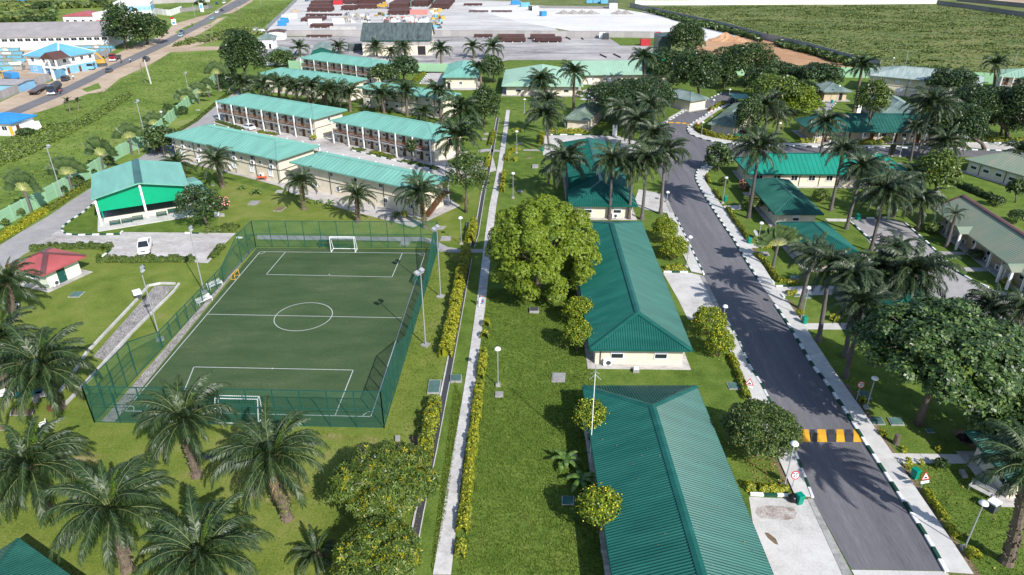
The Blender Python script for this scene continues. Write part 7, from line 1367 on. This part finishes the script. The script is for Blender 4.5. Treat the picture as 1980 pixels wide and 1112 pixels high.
M['orange'] = mat('orange_plastic', (.62, .10, .03), .5, .08); table('orange table on the block walk', (507, 349), 1.9, 'orange'); table('dark lounger with white legs beside the oil palm trunk', (394, 892), 1.7, 'dark_steel', .5, .4, 'lounger')
# stone garden seat group under the palms
for lb, x, y, m_ in (('rough pale stone table with green slab under the palms', 60, 770, 'post_green'), ('low rough stone seat beside the stone table', 88, 772, 'cover_grey')):
    root = empty('stone_table', G(x, y), .3, lb, 'garden table'); q = MB(); q.box((0, 0, .72), (2.6 if m_ == 'post_green' else 1.6, 1.1, .1)); q.build('table_top', M[m_], root)
    for s in (-1, 1): q = MB(); q.box((s * .8, 0, .33), (.5, .9, .66), taper=.8); q.build('stone_leg', M['cover_grey'], root)
root = empty('wooden_crate', G(100, 792), .5, 'brown wooden crate beside the ferny palm trunk', 'crate')
for k in range(5): q = MB(); q.box((0, -.3 + k * .15, .42), (.7, .11, .06)); q.build('slat', M['door'], root)
q = MB(); q.box((0, 0, .2), (.66, .66, .38)); q.build('body', M['door'], root)
root = empty('letter_box', G(1917, 985), .5, 'white topped box lying by the globe lamp', 'box'); q = MB(); q.box((0, 0, .45), (1.0, .8, .8), taper=.85); q.build('body', M['dark_steel'], root); q = MB(); q.box((0, 0, .9), (.95, .8, .14)); q.build('lid', M['white'], root)
for lb, x, y in (('dark tree stump beside the pavement', 1731, 858), ('grey stump by the hump lawn', 1727, 862)):
    if 'dark' in lb: root = empty('tree_stump', G(x, y), 0, lb, 'stump'); q = MB(); q.lathe([(.34, -.1), (.28, .3), (.26, 1.1), (.2, 1.12)], 9); q.build('trunk', M['bark'], root)
# spectator box and camera stand by the pit
root = empty('spectator_stand', G(268, 578), .7, 'white box on a dark stand at the pit edge', 'box'); q = MB(); q.box((0, 0, 1.05), (1.0, .7, .6)); q.build('body', M['white'], root); q = MB(); q.box((0, 0, .4), (.7, .5, .75)); q.build('stand', M['dark_steel'], root)
root = empty('dark_box', G(286, 592), .4, 'dark low box lying in the gravel pit', 'box'); q = MB(); q.box((0, 0, .2), (.9, .6, .4)); q.build('body', M['dark_steel'], root); q = MB(); q.box((0, 0, .42), (.8, .5, .05)); q.build('lid', M['cover_grey'], root)
root = empty('satellite_dish', G(1458, 460), .3, 'small dish on a bracket by the teal hip roof lawn', 'satellite dish'); q = MB(); q.lathe([(.0, 0), (.3, .04), (.55, .16), (.6, .2)], 14); q.build('dish', M['steel'], root, (0, 0, .8), (R(50), 0, .6)); q = MB(); q.bar((0, 0, 0), (0, 0, .8), .08); q.build('mast', M['steel'], root)

# ================================================================== PEOPLE
sk_ = mat('dark_skin', (.09, .045, .028), .5, .08); hair_ = mat('black_hair', (.012, .01, .01), .7, .1); blue_ = mat('pale_blue_cloth', (.52, .66, .85), .8, .1); wht_ = mat('white_cloth', (.78, .78, .78), .8, .06); shoe_ = mat('brown_shoes', (.10, .05, .035), .6, .1); dkc_ = mat('dark_cloth', (.04, .045, .06), .8, .2); red_ = mat('red_cloth', (.55, .03, .04), .8, .1)
pm_ = person_mesh(WALK); paint_person(pm_, sk_, blue_, wht_, shoe_, hair_, .95, 1.55)
root = empty('person', G(928, 593), .05, 'person in pale blue and white walking down the footpath with bags', 'person'); put('body', pm_, root, (0, 0, .07), (0, 0, 0), (1.0, 1.0, 1.0))
root = empty('shopping_bag', G(932.5, 590), .3, 'blue bag carried by the walking person', 'bag'); q = MB(); q.box((0, 0, .62), (.5, .22, .5), taper=.85); q.build('bag_body', M['roof_blue'], root); q = MB(); q.box((.02, -.13, .66), (.2, .05, .2)); q.build('printed_patch', M['sign_red'], root); q = MB(); q.bar((-.12, 0, .85), (0, 0, 1.0), .03); q.bar((.12, 0, .85), (0, 0, 1.0), .03); q.build('handles', M['roof_blue'], root)
pm2 = person_mesh(SIT); paint_person(pm2, sk_, wht_, dkc_, shoe_, hair_, .62, 1.12)
root = empty('person', G(36, 598), .6, 'person in white seated beside the oil palm near the red hut', 'person'); put('body', pm2, root)
root = empty('stool', G(36, 598), .6, 'dark stool under the seated person', 'stool'); q = MB(); q.box((0, .02, .34), (.42, .42, .08)); q.build('seat', M['dark_steel'], root)
for s in (-1, 1):
    for t in (-1, 1): q = MB(); q.bar((s * .17, .02 + t * .17, 0), (s * .15, .02 + t * .15, .32), .05); q.build('leg', M['dark_steel'], root)
pm3 = person_mesh(WALK); paint_person(pm3, sk_, wht_, dkc_, shoe_, hair_, .95, 1.55)
root = empty('person', G(142.5, 154), .4, 'person in white standing by the gate of the blue and white house', 'person'); put('body', pm3, root)
root = empty('person', G(558, 256), 1.2, 'person on the forecourt near the gallery pot plants', 'person'); put('body', pm3, root)
def rider_bike(label, plabel, pos, rz, shirt):
    root = empty('motorbike', G(*pos), rz, label, 'motorbike', 'motorbikes'); root.location.z = .03
    for x in (-.62, .62): q = MB(); q.tube([(x, -.06, .31), (x, .06, .31)], .31, 14); q.build('wheel', M['black'], root)
    q = MB(); loft(q, [(-.6, .1, .62, .78, .08), (-.1, .14, .55, .78, .12), (.25, .14, .55, .95, .1), (.5, .06, .6, .9, .05)]); q.build('body', M['dark_steel'], root); q = MB(); q.tube([(.62, 0, .31), (.45, 0, 1.02)], .04, 6); q.bar((.42, -.33, 1.05), (.42, .33, 1.05), .04); q.build('fork', M['steel'], root); q = MB(); q.box((-.3, 0, .82), (.7, .24, .1)); q.build('saddle', M['black'], root)
    if shirt:
        pm = person_mesh({**SIT, 'an_l': (-.2, -.3, .16), 'an_r': (.2, -.3, .16), 'to_l': (-.2, -.45, .12), 'to_r': (.2, -.45, .12), 'hd_l': (-.3, -.6, .72), 'hd_r': (.3, -.6, .72), 'wr_l': (-.3, -.52, .74), 'wr_r': (.3, -.52, .74)}); paint_person(pm, sk_, shirt, dkc_, shoe_, hair_, .62, 1.12); p = empty('person', G(*pos), rz + math.pi / 2, plabel, 'person'); p.location.z = .03; put('body', pm, p, (0, .25, .35))

# ================================================================== VEHICLES
def hd(a, b): d = G(*b) - G(*a); return math.atan2(d.y, d.x)
car('pickup_truck', 'white double-cab pickup parked in front of the hall', (281.5, 484), hd((288, 462), (280, 497)), (.80, .80, .80), 'pickup', 'pickup truck', 1.0, .02)
car('car', 'white estate car parked before the white gallery', (481, 250), hd((500, 256), (462, 245)), (.78, .78, .78), 'saloon', z=.02); car('car', 'white off-roader parked beside the pale green office', (1140, 182), hd((1150, 184), (1128, 180)), (.78, .78, .78), 'suv', z=.02); car('car', 'second white car parked behind the office off-roader', (1150, 192), hd((1162, 194), (1138, 191)), (.75, .75, .76), 'saloon', z=.02); car('car', 'dark car parked under the trees beside the white office cars', (1166, 197), hd((1178, 199), (1155, 195)), (.05, .055, .07), 'saloon', z=.02)
car('car', 'dark car parked in the shade beside the teal canopy', (1417, 199), hd((1408, 203), (1426, 196)), (.015, .016, .02), 'saloon', z=.02)
RD = lambda x, y, f=1: hd((x, y), (x + 60 * f, y - 38 * f))
car('car', 'dark saloon driving up the public road past the blue van', (212, 139), RD(212, 139), (.06, .065, .075), 'saloon', z=.03, group='cars on the public road'); car('car', 'dark car at the roadside by the leaning pole', (284, 118), RD(284, 118), (.04, .05, .06), 'suv', z=.03, group='cars on the public road'); car('car', 'dark car parked in front of the blue gate', (128, 156), RD(128, 156), (.03, .035, .05), 'suv', z=.02, group='cars on the public road')
for lb, p_, c_, k_, f_ in (('dark off-roader ahead of the light blue car', (352, 65), (.10, .12, .14), 'suv', -1), ('light blue car at the bend beside the dark off-roader', (350, 71), (.26, .38, .42), 'saloon', 1), ('teal car higher up the public road', (410, 37), (.22, .42, .46), 'saloon', -1), ('white car near the top of the public road', (420, 25), (.75, .75, .75), 'saloon', -1), ('dark car just past the white one on the road', (430, 21.5), (.04, .05, .07), 'saloon', 1), ('dark blue car parked at the top roadside wall', (420, 8), (.04, .05, .09), 'saloon', 1), ('white car parked at the top roadside wall', (434, 7), (.7, .7, .7), 'suv', 1)): car('car', lb, p_, RD(*p_, f_), c_, k_, z=.03, group='cars on the public road')
car('van', 'light blue minibus parked by the roadside wall', (180, 133), RD(180, 133), (.16, .42, .58), 'van', 'van', 1.25, .02)
def lorry(label, pos, rz, cab, body, bm, L=7.0, cat='lorry', tank=False, name='lorry', flat=False):
    root = empty(name, G(*pos), rz, label, cat); pm = paint(cab)
    q = MB(); loft(q, [(L / 2 - 1.9, 1.15, .6, 2.9, 1.05), (L / 2 - .3, 1.15, .6, 2.9, 1.05), (L / 2, 1.1, .6, 1.9, 1.05)]); q.build('cab', pm, root); q = MB(); q.box((L / 2 - .12, 0, 2.25), (.16, 2.0, .8)); q.box((L / 2 - .9, 0, 2.3), (.9, 2.34, .6)); q.build('windscreen', M['glass'], root)
    q = MB(); q.box((0, 0, .85), (L, .9, .25)); q.build('chassis', M['dark_steel'], root)
    if tank: q = MB(); q.tube([(-L / 2, 0, 2.0), (L / 2 - 2.1, 0, 2.0)], 1.15, 14); q.build('tank', M[bm], root)
    elif flat: q = MB(); q.box((-1, 0, 1.15), (L - 2.1, 2.4, .3)); q.build('flat_bed', M[bm], root)
    else: q = MB(); q.box((-1, 0, 1.9), (L - 2.2, 2.4, 1.7)); q.build('tipper_body', M[bm], root)
    for x in (-L / 2 + .9, -L / 2 + 2.1, L / 2 - 1.2):
        for y in (-.95, .95): wheel_at(root, x, y, .5, .4)
    for s in (-1, 1): q = MB(); q.box((L / 2 + .02, s * .8, 1.0), (.08, .35, .25)); q.build('headlight', M['shutter'], root)
    q = MB(); q.box((L / 2 + .02, 0, .7), (.2, 2.3, .35)); q.build('bumper', M['white'], root)
    return root
lorry('dark blue tanker lorry on the verge beside a red motorbike', (108, 180), RD(108, 180, -1), (.03, .035, .06), 0, 'dark_steel', 8.0, tank=True); lorry('dark red lorry parked by the roadside wall', (224, 116), RD(224, 116, -1), (.22, .02, .035), 0, 'dark_steel', 9.0, flat=True); lorry('blue tipper lorry with raised bed in the skip yard', (22, 155), 2.6, (.55, .35, .05), 0, 'roof_blue', 8.0)
root = empty('trailer', G(76, 178), RD(76, 178), 'long brown flat trailer beside the tanker lorry', 'trailer'); q = MB(); q.box((0, 0, 1.2), (12, 2.5, .3)); q.build('flat_bed', M['roof_brown'], root)
for x in (-4.5, -3.2, 4): 
    for y in (-1, 1): wheel_at(root, x, y, .5, .4)
root = empty('excavator', G(197, 128), .4, 'yellow excavator behind the blue minibus', 'excavator'); M['plant_yellow'] = mat('plant_yellow', (.46, .28, .05), .5, .2)
q = MB(); q.box((0, 0, 1.9), (3.2, 2.4, 1.4), taper=.9); q.build('house', M['plant_yellow'], root); q = MB(); q.box((.9, .6, 2.9), (1.3, 1.0, 1.3), taper=.85); q.build('cab', M['glass'], root)
for s in (-1, 1): q = MB(); q.box((0, s * 1.05, .55), (3.8, .6, 1.0), taper=.85); q.build('track', M['dark_steel'], root)
q = MB(); q.bar((1.4, -.3, 2.2), (-1.2, -.3, 5.4), .5, .6); q.build('boom', M['plant_yellow'], root); q = MB(); q.bar((-1.2, -.3, 5.4), (-3.0, -.3, 3.6), .35, .4); q.build('stick', M['plant_yellow'], root); q = MB(); q.box((-3.1, -.3, 3.2), (.9, 1.0, .9), taper=.6); q.build('bucket', M['dark_steel'], root)
rider_bike('motorbike beside the tanker lorry', 'rider in red on the motorbike by the tanker lorry', (117, 182), RD(117, 182, -1), red_); rider_bike('motorbike on the road below the red lorry', 'rider in dark clothes below the red lorry', (235, 122), RD(235, 122, -1), dkc_); rider_bike('motorbike on the road left of the leaning pole', 'rider in pale shirt left of the leaning pole', (252.5, 121), RD(252, 121), blue_); rider_bike('motorbike at the sandy bend', 'rider in dark clothes at the sandy bend', (372, 50), RD(372, 50), dkc_)
rider_bike('black motorbike parked in the grey court', '', (1722, 466), -.2, None); rider_bike('purple motorbike parked in the grey court by the palm', '', (1698, 462), .4, None); rider_bike('dark motorbike parked beside the other two', '', (1712, 470), -.5, None)

# ================================================================== YARDS
M['pipe'] = mat('rusty_brown_pipe', (.075, .035, .032), .7, .3, 1.0, objvar=.2); M['pipe_end'] = mat('reddish_pipe_end', (.30, .08, .07), .7, .2, 1.0)
def pipes(label, A, B, n=14, layers=3, r=.22, sk=0.0):
    """stack of pipes on sleepers between two ground points"""
    a, b = G(*A), G(*B); d = b - a; L = d.length; root = empty('pipe_stack', a, math.atan2(d.y, d.x), label, 'pipe stack', 'pipe stacks in the yards'); q = MB()
    for k in range(layers):
        for i in range(n - k): y = (i + k * .5) * r * 2.02; z = .35 + r + k * r * 1.74; q.tube([(rnd.uniform(-.15, .15), y, z), (L + rnd.uniform(-.15, .15), y, z)], r, 6)
    q.build('pipes', M['pipe'], root)['kind'] = 'stuff'
    for x in (.15, .5, .85): q = MB(); q.box((L * x, n * r, .16), (.3, n * r * 2.1, .34)); q.build('sleeper', M['white'], root)
for lb, A, B, n, ly, *rr_ in (('short single pipe stack against the yard wall', (917, 73), (952, 73), 5, 3), ('wide brown pipe stack left in the pipe yard, rear', (962, 77), (1014, 77), 16, 4), ('wide brown pipe stack left in the pipe yard, front', (967, 82), (1016, 82), 10, 4), ('wide brown pipe stack right in the pipe yard, rear', (1026, 76.5), (1073, 76.5), 14, 4), ('wide brown pipe stack right in the pipe yard, front', (1035, 82), (1086, 82), 16, 4), ('long low dark pipe stack by the stained wall', (593, 72.5), (641, 72.5), 4, 2),
    ('brown pipe stack behind the salmon container', (750, 29), (789, 29), 22, 3, .4), ('brown pipe block nearest the orange container', (752, 18), (788, 18), 62, 4, .45), ('brown pipe block beside the green rack', (795, 13), (828, 13), 46, 4, .45), ('brown pipe block right of the green rack', (834, 18), (868, 18), 60, 4, .45), ('scattered low pipes in the white yard', (897, 11), (932, 11), 14, 2), ('low pipe stack in the middle of the white yard', (907, 24), (944, 24), 5, 2), ('second low pipe stack in the middle of the white yard', (950, 24), (990, 24), 5, 2), ('brown pipe block at the top left of the stockyard', (601, 10), (638, 10), 16, 3, .4), ('brown pipe block second row left of the stockyard', (598, 16), (638, 16), 14, 3, .4), ('brown pipe block third row left of the stockyard', (594, 23), (640, 23), 14, 3, .4), ('thin brown pipe row left of the stockyard', (591, 31), (632, 31), 8, 2), ('thin brown pipe row further right', (634, 31), (660, 31), 8, 2), ('brown pipe rows behind the white container', (582, 42), (622, 42), 16, 2, .4), ('brown pipes near the yard crane', (660, 20), (688, 20), 14, 3, .4), ('brown pipe rows in the corner before the crane', (640, 8), (690, 8), 12, 3, .4), ('brown pipe rows behind the crane jib', (694, 7), (742, 7), 12, 3, .4), ('brown pipe row below the white office', (600, 54), (640, 54), 8, 2, .4), ('brown pipes beside the crane track', (688, 17), (727, 17), 16, 3, .4)): pipes(lb, A, B, n, ly, *rr_)
_ct = {}
def container(label, pos, rz, m, L=6.1, wd=2.44, ht=2.6, name='container', cat='container', group='containers in the yards'):
    k = (m, L, wd, ht)
    if k not in _ct:
        b = MB(); b.box((0, 0, ht / 2 + .1), (L, wd, ht)); n = int(L / .5)
        for i in range(n):
            x = -L / 2 + (i + .5) * L / n
            for s in (-1, 1): b.box((x, s * wd / 2, ht / 2 + .1), (.22, .1, ht - .3))
        f = MB()
        for x in (-L / 2, L / 2):
            for y in (-wd / 2, wd / 2): f.box((x, y, ht / 2 + .1), (.16, .16, ht + .06))
        d = MB(); d.box((L / 2 + .03, 0, ht / 2 + .1), (.06, wd * .9, ht * .9)); d.box((L / 2 + .08, -.3, ht / 2), (.06, .06, ht * .85)); d.box((L / 2 + .08, .3, ht / 2), (.06, .06, ht * .85)); _ct[k] = (b.mesh('shell', M[m]), f.mesh('corner_posts', M[m]), d.mesh('doors', M[m]))
    root = empty(name, G(*pos), rz, label, cat, group)
    for nm, me in zip(('shell', 'corner_posts', 'doors'), _ct[k]): put(nm, me, root)
M['salmon'] = mat('salmon_container_paint', (.60, .20, .17), .6, .12, .8); M['cont_red'] = mat('red_container_paint', (.42, .03, .04), .6, .15, .8)
for lb, p_, rz, m_, L in (('white container by the stockyard fence', (560, 37), 1.0, 'white', 9), ('bright blue container by the stockyard fence', (546, 50), .1, 'roof_blue', 4), ('small blue container behind the bright blue one', (551, 44), .1, 'roof_blue', 4), ('white site office in the stockyard', (610, 47), .1, 'white', 7), ('white site office cut by the workshop roof line', (655, 46), .1, 'white', 6), ('salmon container in front of the brown pipes', (810, 28), 0, 'salmon', 10.5), ('red container at the stockyard edge by the pipes', (654, 9), .1, 'cont_red', 6), ('blue container at the far white yard', (997, 9), .2, 'roof_blue', 6), ('light blue container at the far white yard', (1015, 13), .2, 'roof_ltblue', 6), ('blue cabin alone on the white yard', (1050, 31), .5, 'roof_blue', 3.5), ('blue cabin behind the workshop gable', (688, 97), .3, 'roof_dark', 6), ('white cabin at the foot of the stained wall', (1164, 74.5), 1.4, 'white', 3.5), ('dark tank beside the white cabin', (1171, 76), 0, 'dark_steel', 2.5), ('red drum tank at the wall end', (1271, 73), 0, 'cont_red', 2.2), ('low red machine on the yard grass edge', (1247, 88), 0, 'cont_red', 4), ('dark cabin beside the light blue container', (1030, 20), .2, 'dark_steel', 5), ('white cabin beside the dark cabin', (1034, 21), 1.3, 'white', 2.5), ('blue container in the far skip row, first', (1140, 6), .1, 'roof_ltblue', 5), ('blue container in the far skip row, second', (1153, 6), .1, 'roof_ltblue', 5), ('blue container in the far skip row, third', (1168, 7), .1, 'roof_ltblue', 5), ('blue box by the top left trees', (42, 4), .1, 'roof_blue', 5)): container(lb, p_, rz, m_, L)
# rack frame over the pipes, mobile crane, scrap rows
root = empty('rack_frame', G(795, 16), 0, 'green steel rack frame standing among the brown pipes', 'rack')
for x in (0, 15): 
    q = MB(); q.bar((x, 0, 0), (x, 0, 4), .35); q.build('post', M['roof_aqua'], root); q = MB(); q.bar((x, 24, 0), (x, 24, 4), .35); q.build('post', M['roof_aqua'], root); q = MB(); q.bar((x, 0, 4), (x, 24, 4), .35); q.build('beam', M['roof_aqua'], root)
root = empty('crane', G(740, 16), 0, 'yellow mobile crane in the stockyard', 'crane'); q = MB(); q.box((0, 0, 1.6), (7, 2.6, 1.6)); q.build('body', M['plant_yellow'], root); q = MB(); q.box((1.5, 0, 3.1), (2.2, 2, 1.6)); q.build('cab', M['plant_yellow'], root); q = MB(); q.bar((0, 0, 3), (-.5, 0, 13), .5); q.build('boom', M['dark_steel'], root)
for x in (-2.5, 2.5):
    for y in (-1.2, 1.2): wheel_at(root, x, y, .7, .5)
def scrap(label, x0, x1, y0, y1, n, cols, seed, name='equipment_row'):
    g = random.Random(seed); root = empty(name, G((x0 + x1) / 2, (y0 + y1) / 2), 0, label, 'equipment'); o = Vector(root.location)
    for i in range(n):
        p = G(g.uniform(x0, x1), g.uniform(y0, y1)) - o; q = MB(); s = g.uniform(1.0, 2.8); k = g.random()
        if k < .45: q.box((0, 0, s * .35), (s, s * .6, s * .7), taper=g.uniform(.7, 1))
        elif k < .75:
            for a in (-1, 1):
                for b in (-1, 1): q.bar((a * s / 2, b * s / 3, 0), (a * s / 2, b * s / 3, s * .8), .16)
            for a in (-1, 1): q.bar((-s / 2, a * s / 3, s * .8), (s / 2, a * s / 3, s * .8), .16); q.bar((a * s / 2, -s / 3, s * .8), (a * s / 2, s / 3, s * .8), .16)
        else: q.tube([(-s / 2, 0, .5), (s / 2, 0, .5)], .5, 9)
        q.build('machine', M[g.choice(cols)], root, tuple(p), (0, 0, g.uniform(0, 3)))
scrap('jumble of pale machinery frames left of the workshop roof', 668, 715, 30, 44, 46, ['white', 'steel', 'cover_grey', 'conc_wall', 'dark_steel', 'white', 'plant_yellow'], 2)
scrap('row of pale and red machinery above the workshop roof', 742, 828, 34, 45, 60, ['white', 'steel', 'cover_grey', 'white', 'conc_wall', 'dark_steel', 'salmon', 'steel'], 3)
scrap('yellow steel frames behind the workshop', 834, 852, 18, 30, 16, ['plant_yellow', 'plant_yellow', 'white'], 4); scrap('blue and dark machinery row right of the workshop roof', 835, 856, 34, 56, 34, ['dark_steel', 'roof_ltblue', 'steel', 'plant_yellow'], 5); scrap('small machines and vehicles beside the crane', 727, 745, 26, 32, 6, ['roof_ltblue', 'plant_yellow', 'dark_steel'], 6); scrap('blue machinery at the top stockyard edge', 582, 606, -1, 3, 8, ['roof_ltblue', 'dark_steel'], 7); scrap('scattered bricks and debris on the field track', 492, 512, 58, 64, 12, ['cover_grey', 'white'], 8); scrap('rubble and scrap boards beside the blue-roofed hut', 58, 72, 240, 252, 9, ['white', 'cover_grey', 'dark_steel'], 9)
panel_wall('block_row', 'row of pale concrete blocks against the stained wall', [(640, 59), (690, 60)], 2.0, 2.2, 'slab', th=2.0)
# skips in the roadside yard
sheet('skip_yard', [(-160, 205), (-100, 86), (216, 84), (224, 96), (138, 138), (107, 150), (40, 176)], 0.005, 'sand')
_sk = {}
ROW_ = {}; ORD_ = ('first', 'second', 'third', 'fourth', 'fifth', 'sixth', 'seventh', 'eighth', 'ninth', 'tenth', 'eleventh')
for i, (cx, cy) in enumerate([(x, y) for y, xs in ((91, range(4, 40, 9)), (95, range(150, 216, 9)), (100, range(2, 38, 9)), (101, range(160, 206, 9)), (107, range(0, 42, 9)), (107, range(158, 198, 9)), (114, range(0, 40, 9)), (114, range(160, 188, 9)), (121, range(2, 40, 9)), (127, range(4, 36, 9)), (135, range(8, 40, 10)), (89, range(60, 150, 9)), (86, range(20, 60, 10))) for x in xs]):
    m_ = ('roof_ltblue', 'roof_ltblue', 'wall_blue', 'cover_grey', 'white')[i % 5]
    if m_ not in _sk:
        b = MB(); w0, w1 = 1.6, 2.2; v = [(-w0, -.8, .1), (w0, -.8, .1), (w0, .8, .1), (-w0, .8, .1), (-w1, -.9, 1.5), (w1, -.9, 1.5), (w1, .9, 1.5), (-w1, .9, 1.5)]; b.raw(v, [(3, 2, 1, 0), (0, 1, 5, 4), (1, 2, 6, 5), (2, 3, 7, 6), (3, 0, 4, 7)]); c = MB(); c.box((0, 0, 1.1), (3.7, 1.6, .3)); d = MB()
        for a, e in (((-w1, -.9), (w1, -.9)), ((w1, -.9), (w1, .9)), ((w1, .9), (-w1, .9)), ((-w1, .9), (-w1, -.9))): d.bar((*a, 1.52), (*e, 1.52), .14)
        _sk[m_] = (b.mesh('skip_body', M[m_]), c.mesh('load', M['roof_brown' if m_ != 'white' else 'cover_grey']), d.mesh('rim', M['roof_rust']))
    sd_ = 'behind the house' if 55 < cx < 150 else 'left of the house' if cx < 60 else 'right of the house'; ROW_[(cy, sd_)] = ROW_.get((cy, sd_), 0) + 1; rk_ = sorted({86, 89, 91, 95, 100, 101, 107, 114, 121, 127, 135}).index(cy)
    lb_ = f"{('light blue', 'light blue', 'blue', 'grey', 'white')[i % 5]} skip, {ORD_[ROW_[(cy, sd_)] - 1]} along row {ORD_[rk_]} from the warehouse, {sd_}"
    r_ = empty('waste_skip', G(cx + rnd.uniform(-1, 1), cy + rnd.uniform(-.6, .6)), rnd.uniform(-.2, .5), lb_, 'skip', 'waste skips in the roadside yard')
    for nm, me in zip(('skip_body', 'load', 'rim'), _sk[m_]): put(nm, me, r_)
root = empty('water_tank', G(160, 116), 0, 'round white water tank beside the blue and white house', 'tank'); q = MB(); q.lathe([(2, 0), (2, 2.6), (1.8, 3.2), (.8, 3.6), (.1, 3.7)], 16); q.build('tank_body', M['white'], root); q = MB(); q.lathe([(.5, 3.6), (.5, 3.8), (.05, 3.9)], 10); q.build('lid', M['white'], root)
root = empty('gate', G(118, 150), hd((107, 154), (138, 141)), 'light blue metal gate between the roadside walls', 'gate')
for s in (-1, 1): q = MB(); q.box((s * 2.2, 0, 1.5), (4.2, .12, 2.7)); q.build('gate_leaf', M['roof_ltblue'], root); q = MB(); q.box((s * 4.7, 0, 1.7), (.7, .7, 3.4)); q.build('gate_post', M['wall_white'], root)
building('shed', 'low blue sheet roof at the left edge of the skip yard', 'building', (-60, 163), (34, 163), depth=9, eave=2.6, pitch=5, oh=.3, roof='roof_cement', rib=1, kind='gable', wall='wall_blue', apron=False)
# heaps and stones
def heap(label, c, rx, ry, h, m, seed, name='heap', cat='heap'):
    g = random.Random(seed); p = G(*c); b = MB(); n, k = 22, 5; vs = []; fs = []
    for i in range(k):
        t = i / (k - 1)
        for j in range(n): a = 2 * math.pi * j / n; r = (1 - t * .96) * g.uniform(.82, 1.15); vs.append((math.cos(a) * rx * r, math.sin(a) * ry * r, h * t ** 1.3 * g.uniform(.85, 1.1) - .05))
    for i in range(k - 1):
        for j in range(n): fs.append((i * n + j, i * n + (j + 1) % n, (i + 1) * n + (j + 1) % n, (i + 1) * n + j))
    fs.append(tuple(range((k - 1) * n, k * n))); b.raw(vs, fs); return tag(b.build(name, M[m], None, p), label, cat, 'heaps of earth and gravel')
heap('sandy earth heap on the white apron, larger', (1402, 78), 9, 6, 3.4, 'laterite', 2, 'earth_heap'); heap('low sandy earth heap beside the larger one', (1424, 79), 7, 5, 2.2, 'laterite', 3, 'earth_heap')
for i, (x, lb) in enumerate(((1090, 'first grey gravel heap in the white yard'), (1108, 'second grey gravel heap in the white yard'), (1126, 'third grey gravel heap in the white yard'), (1144, 'fourth grey gravel heap in the white yard'), (1196, 'gravel heap nearest the slanting wall'), (1210, 'last gravel heap nearest the slanting wall'))): heap(lb, (x, 26.5), 5.5, 5, 2.2, 'gravel', 20 + i, 'gravel_heap')
heap('small pale sand heap in the stockyard', (572, 23), 4, 3, 1.8, 'sand', 31, 'sand_heap')
# strips of timber lying in the grey yard
for lb, a_, b_ in (('long dark beam lying in the grey yard, left', (1160, 106), (1173, 112)), ('long dark beam lying in the grey yard, right', (1186, 105), (1200, 112)), ('dark beams lying near the stained wall', (1094, 72.5), (1103, 77)), ('short dark beam lying beside the others', (1124, 74), (1128, 77))):
    p, q_ = G(*a_), G(*b_); root = empty('steel_beam', p, 0, lb, 'beam'); q = MB(); q.bar((0, 0, .35), tuple(q_ - p + Vector((0, 0, .35))), .5, .12); q.build('top_flange', M['pipe'], root); q = MB(); q.bar((0, 0, .18), tuple(q_ - p + Vector((0, 0, .18))), .12, .34); q.build('web', M['pipe'], root)

# wear: leaf litter on the bungalow roof under the big tree, stains on the driveway
g = np.random.default_rng(61); k_ = 420; n_ = 700
e0, e1 = G(1140, 675, 2.65), G(1128, 470, 2.65); t_ = g.beta(2.2, 1.6, n_); s_ = np.abs(g.normal(0, 1.1, n_)); dv_ = (e1 - e0); rt_ = Vector((dv_.y, -dv_.x, 0)).normalized()
C_ = np.array(e0)[None] + np.array(dv_)[None] * t_[:, None] + np.array(rt_)[None] * s_[:, None]; C_[:, 2] = 2.65 + s_ * math.tan(R(24)) + .1
M['litter'] = leaf_mat('roof_leaf_litter', (.16, .08, .05), (.30, .16, .09), (.42, .26, .15), rough=.9, trans=.05, spec=.1)
tag(put('fallen_leaves', np_quads('fallen_leaves', leaf_cards(C_, np.tile([-.4, 0, .9], (n_, 1)), .2, .12, g, .3), M['litter'])), kind='stuff')
M['stain'] = ground_mat('stained_driveway', [(0.20, 0.155, 0.13), (0.30, 0.25, 0.22), (0.40, 0.36, 0.33), (0.50, 0.48, 0.45)], weights=(.3, .6, .5), scales=(.3, 1.2, 6), bump=0)
sheet('driveway_stain', [(1463, 981), (1480, 977), (1510, 979), (1534, 982), (1541, 992), (1536, 1003), (1520, 1006), (1490, 1004), (1470, 1002), (1460, 992)], .026, 'stain')
sheet('driveway_stain', [(1478, 1030), (1486, 1031), (1500, 1042), (1505, 1054), (1498, 1052), (1484, 1040)], .026, 'soil')
for pts_ in ([(700, 1000), (760, 985), (770, 1000), (720, 1015)], [(480, 960), (530, 930), (600, 935), (610, 960), (540, 985)], [(560, 842), (640, 838), (735, 846), (730, 854), (640, 850), (570, 852)], [(866, 590), (872, 588), (873, 596), (865, 599)], [(80, 900), (150, 870), (210, 880), (180, 905), (110, 920)]): sheet('dry_patch', pts_, .0135, 'lawn_worn')

nr_ = NEAR.root.matrix_basis; lv_ = []; g = np.random.default_rng(71); tp_ = math.tan(R(20))
for i in range(30):
    x_ = g.uniform(.5, NEAR.W - .5); y_ = g.uniform(6, NEAR.D - 6); z_ = NEAR.eave + min(x_, NEAR.W - x_) * tp_ + .1; lv_.append(nr_ @ Vector((x_, y_, z_)))
tag(put('fallen_leaves', np_quads('fallen_leaves', leaf_cards(np.array(lv_), np.tile([0, 0, 1.], (30, 1)), .13, .08, g, .3), M['litter'])), kind='stuff')
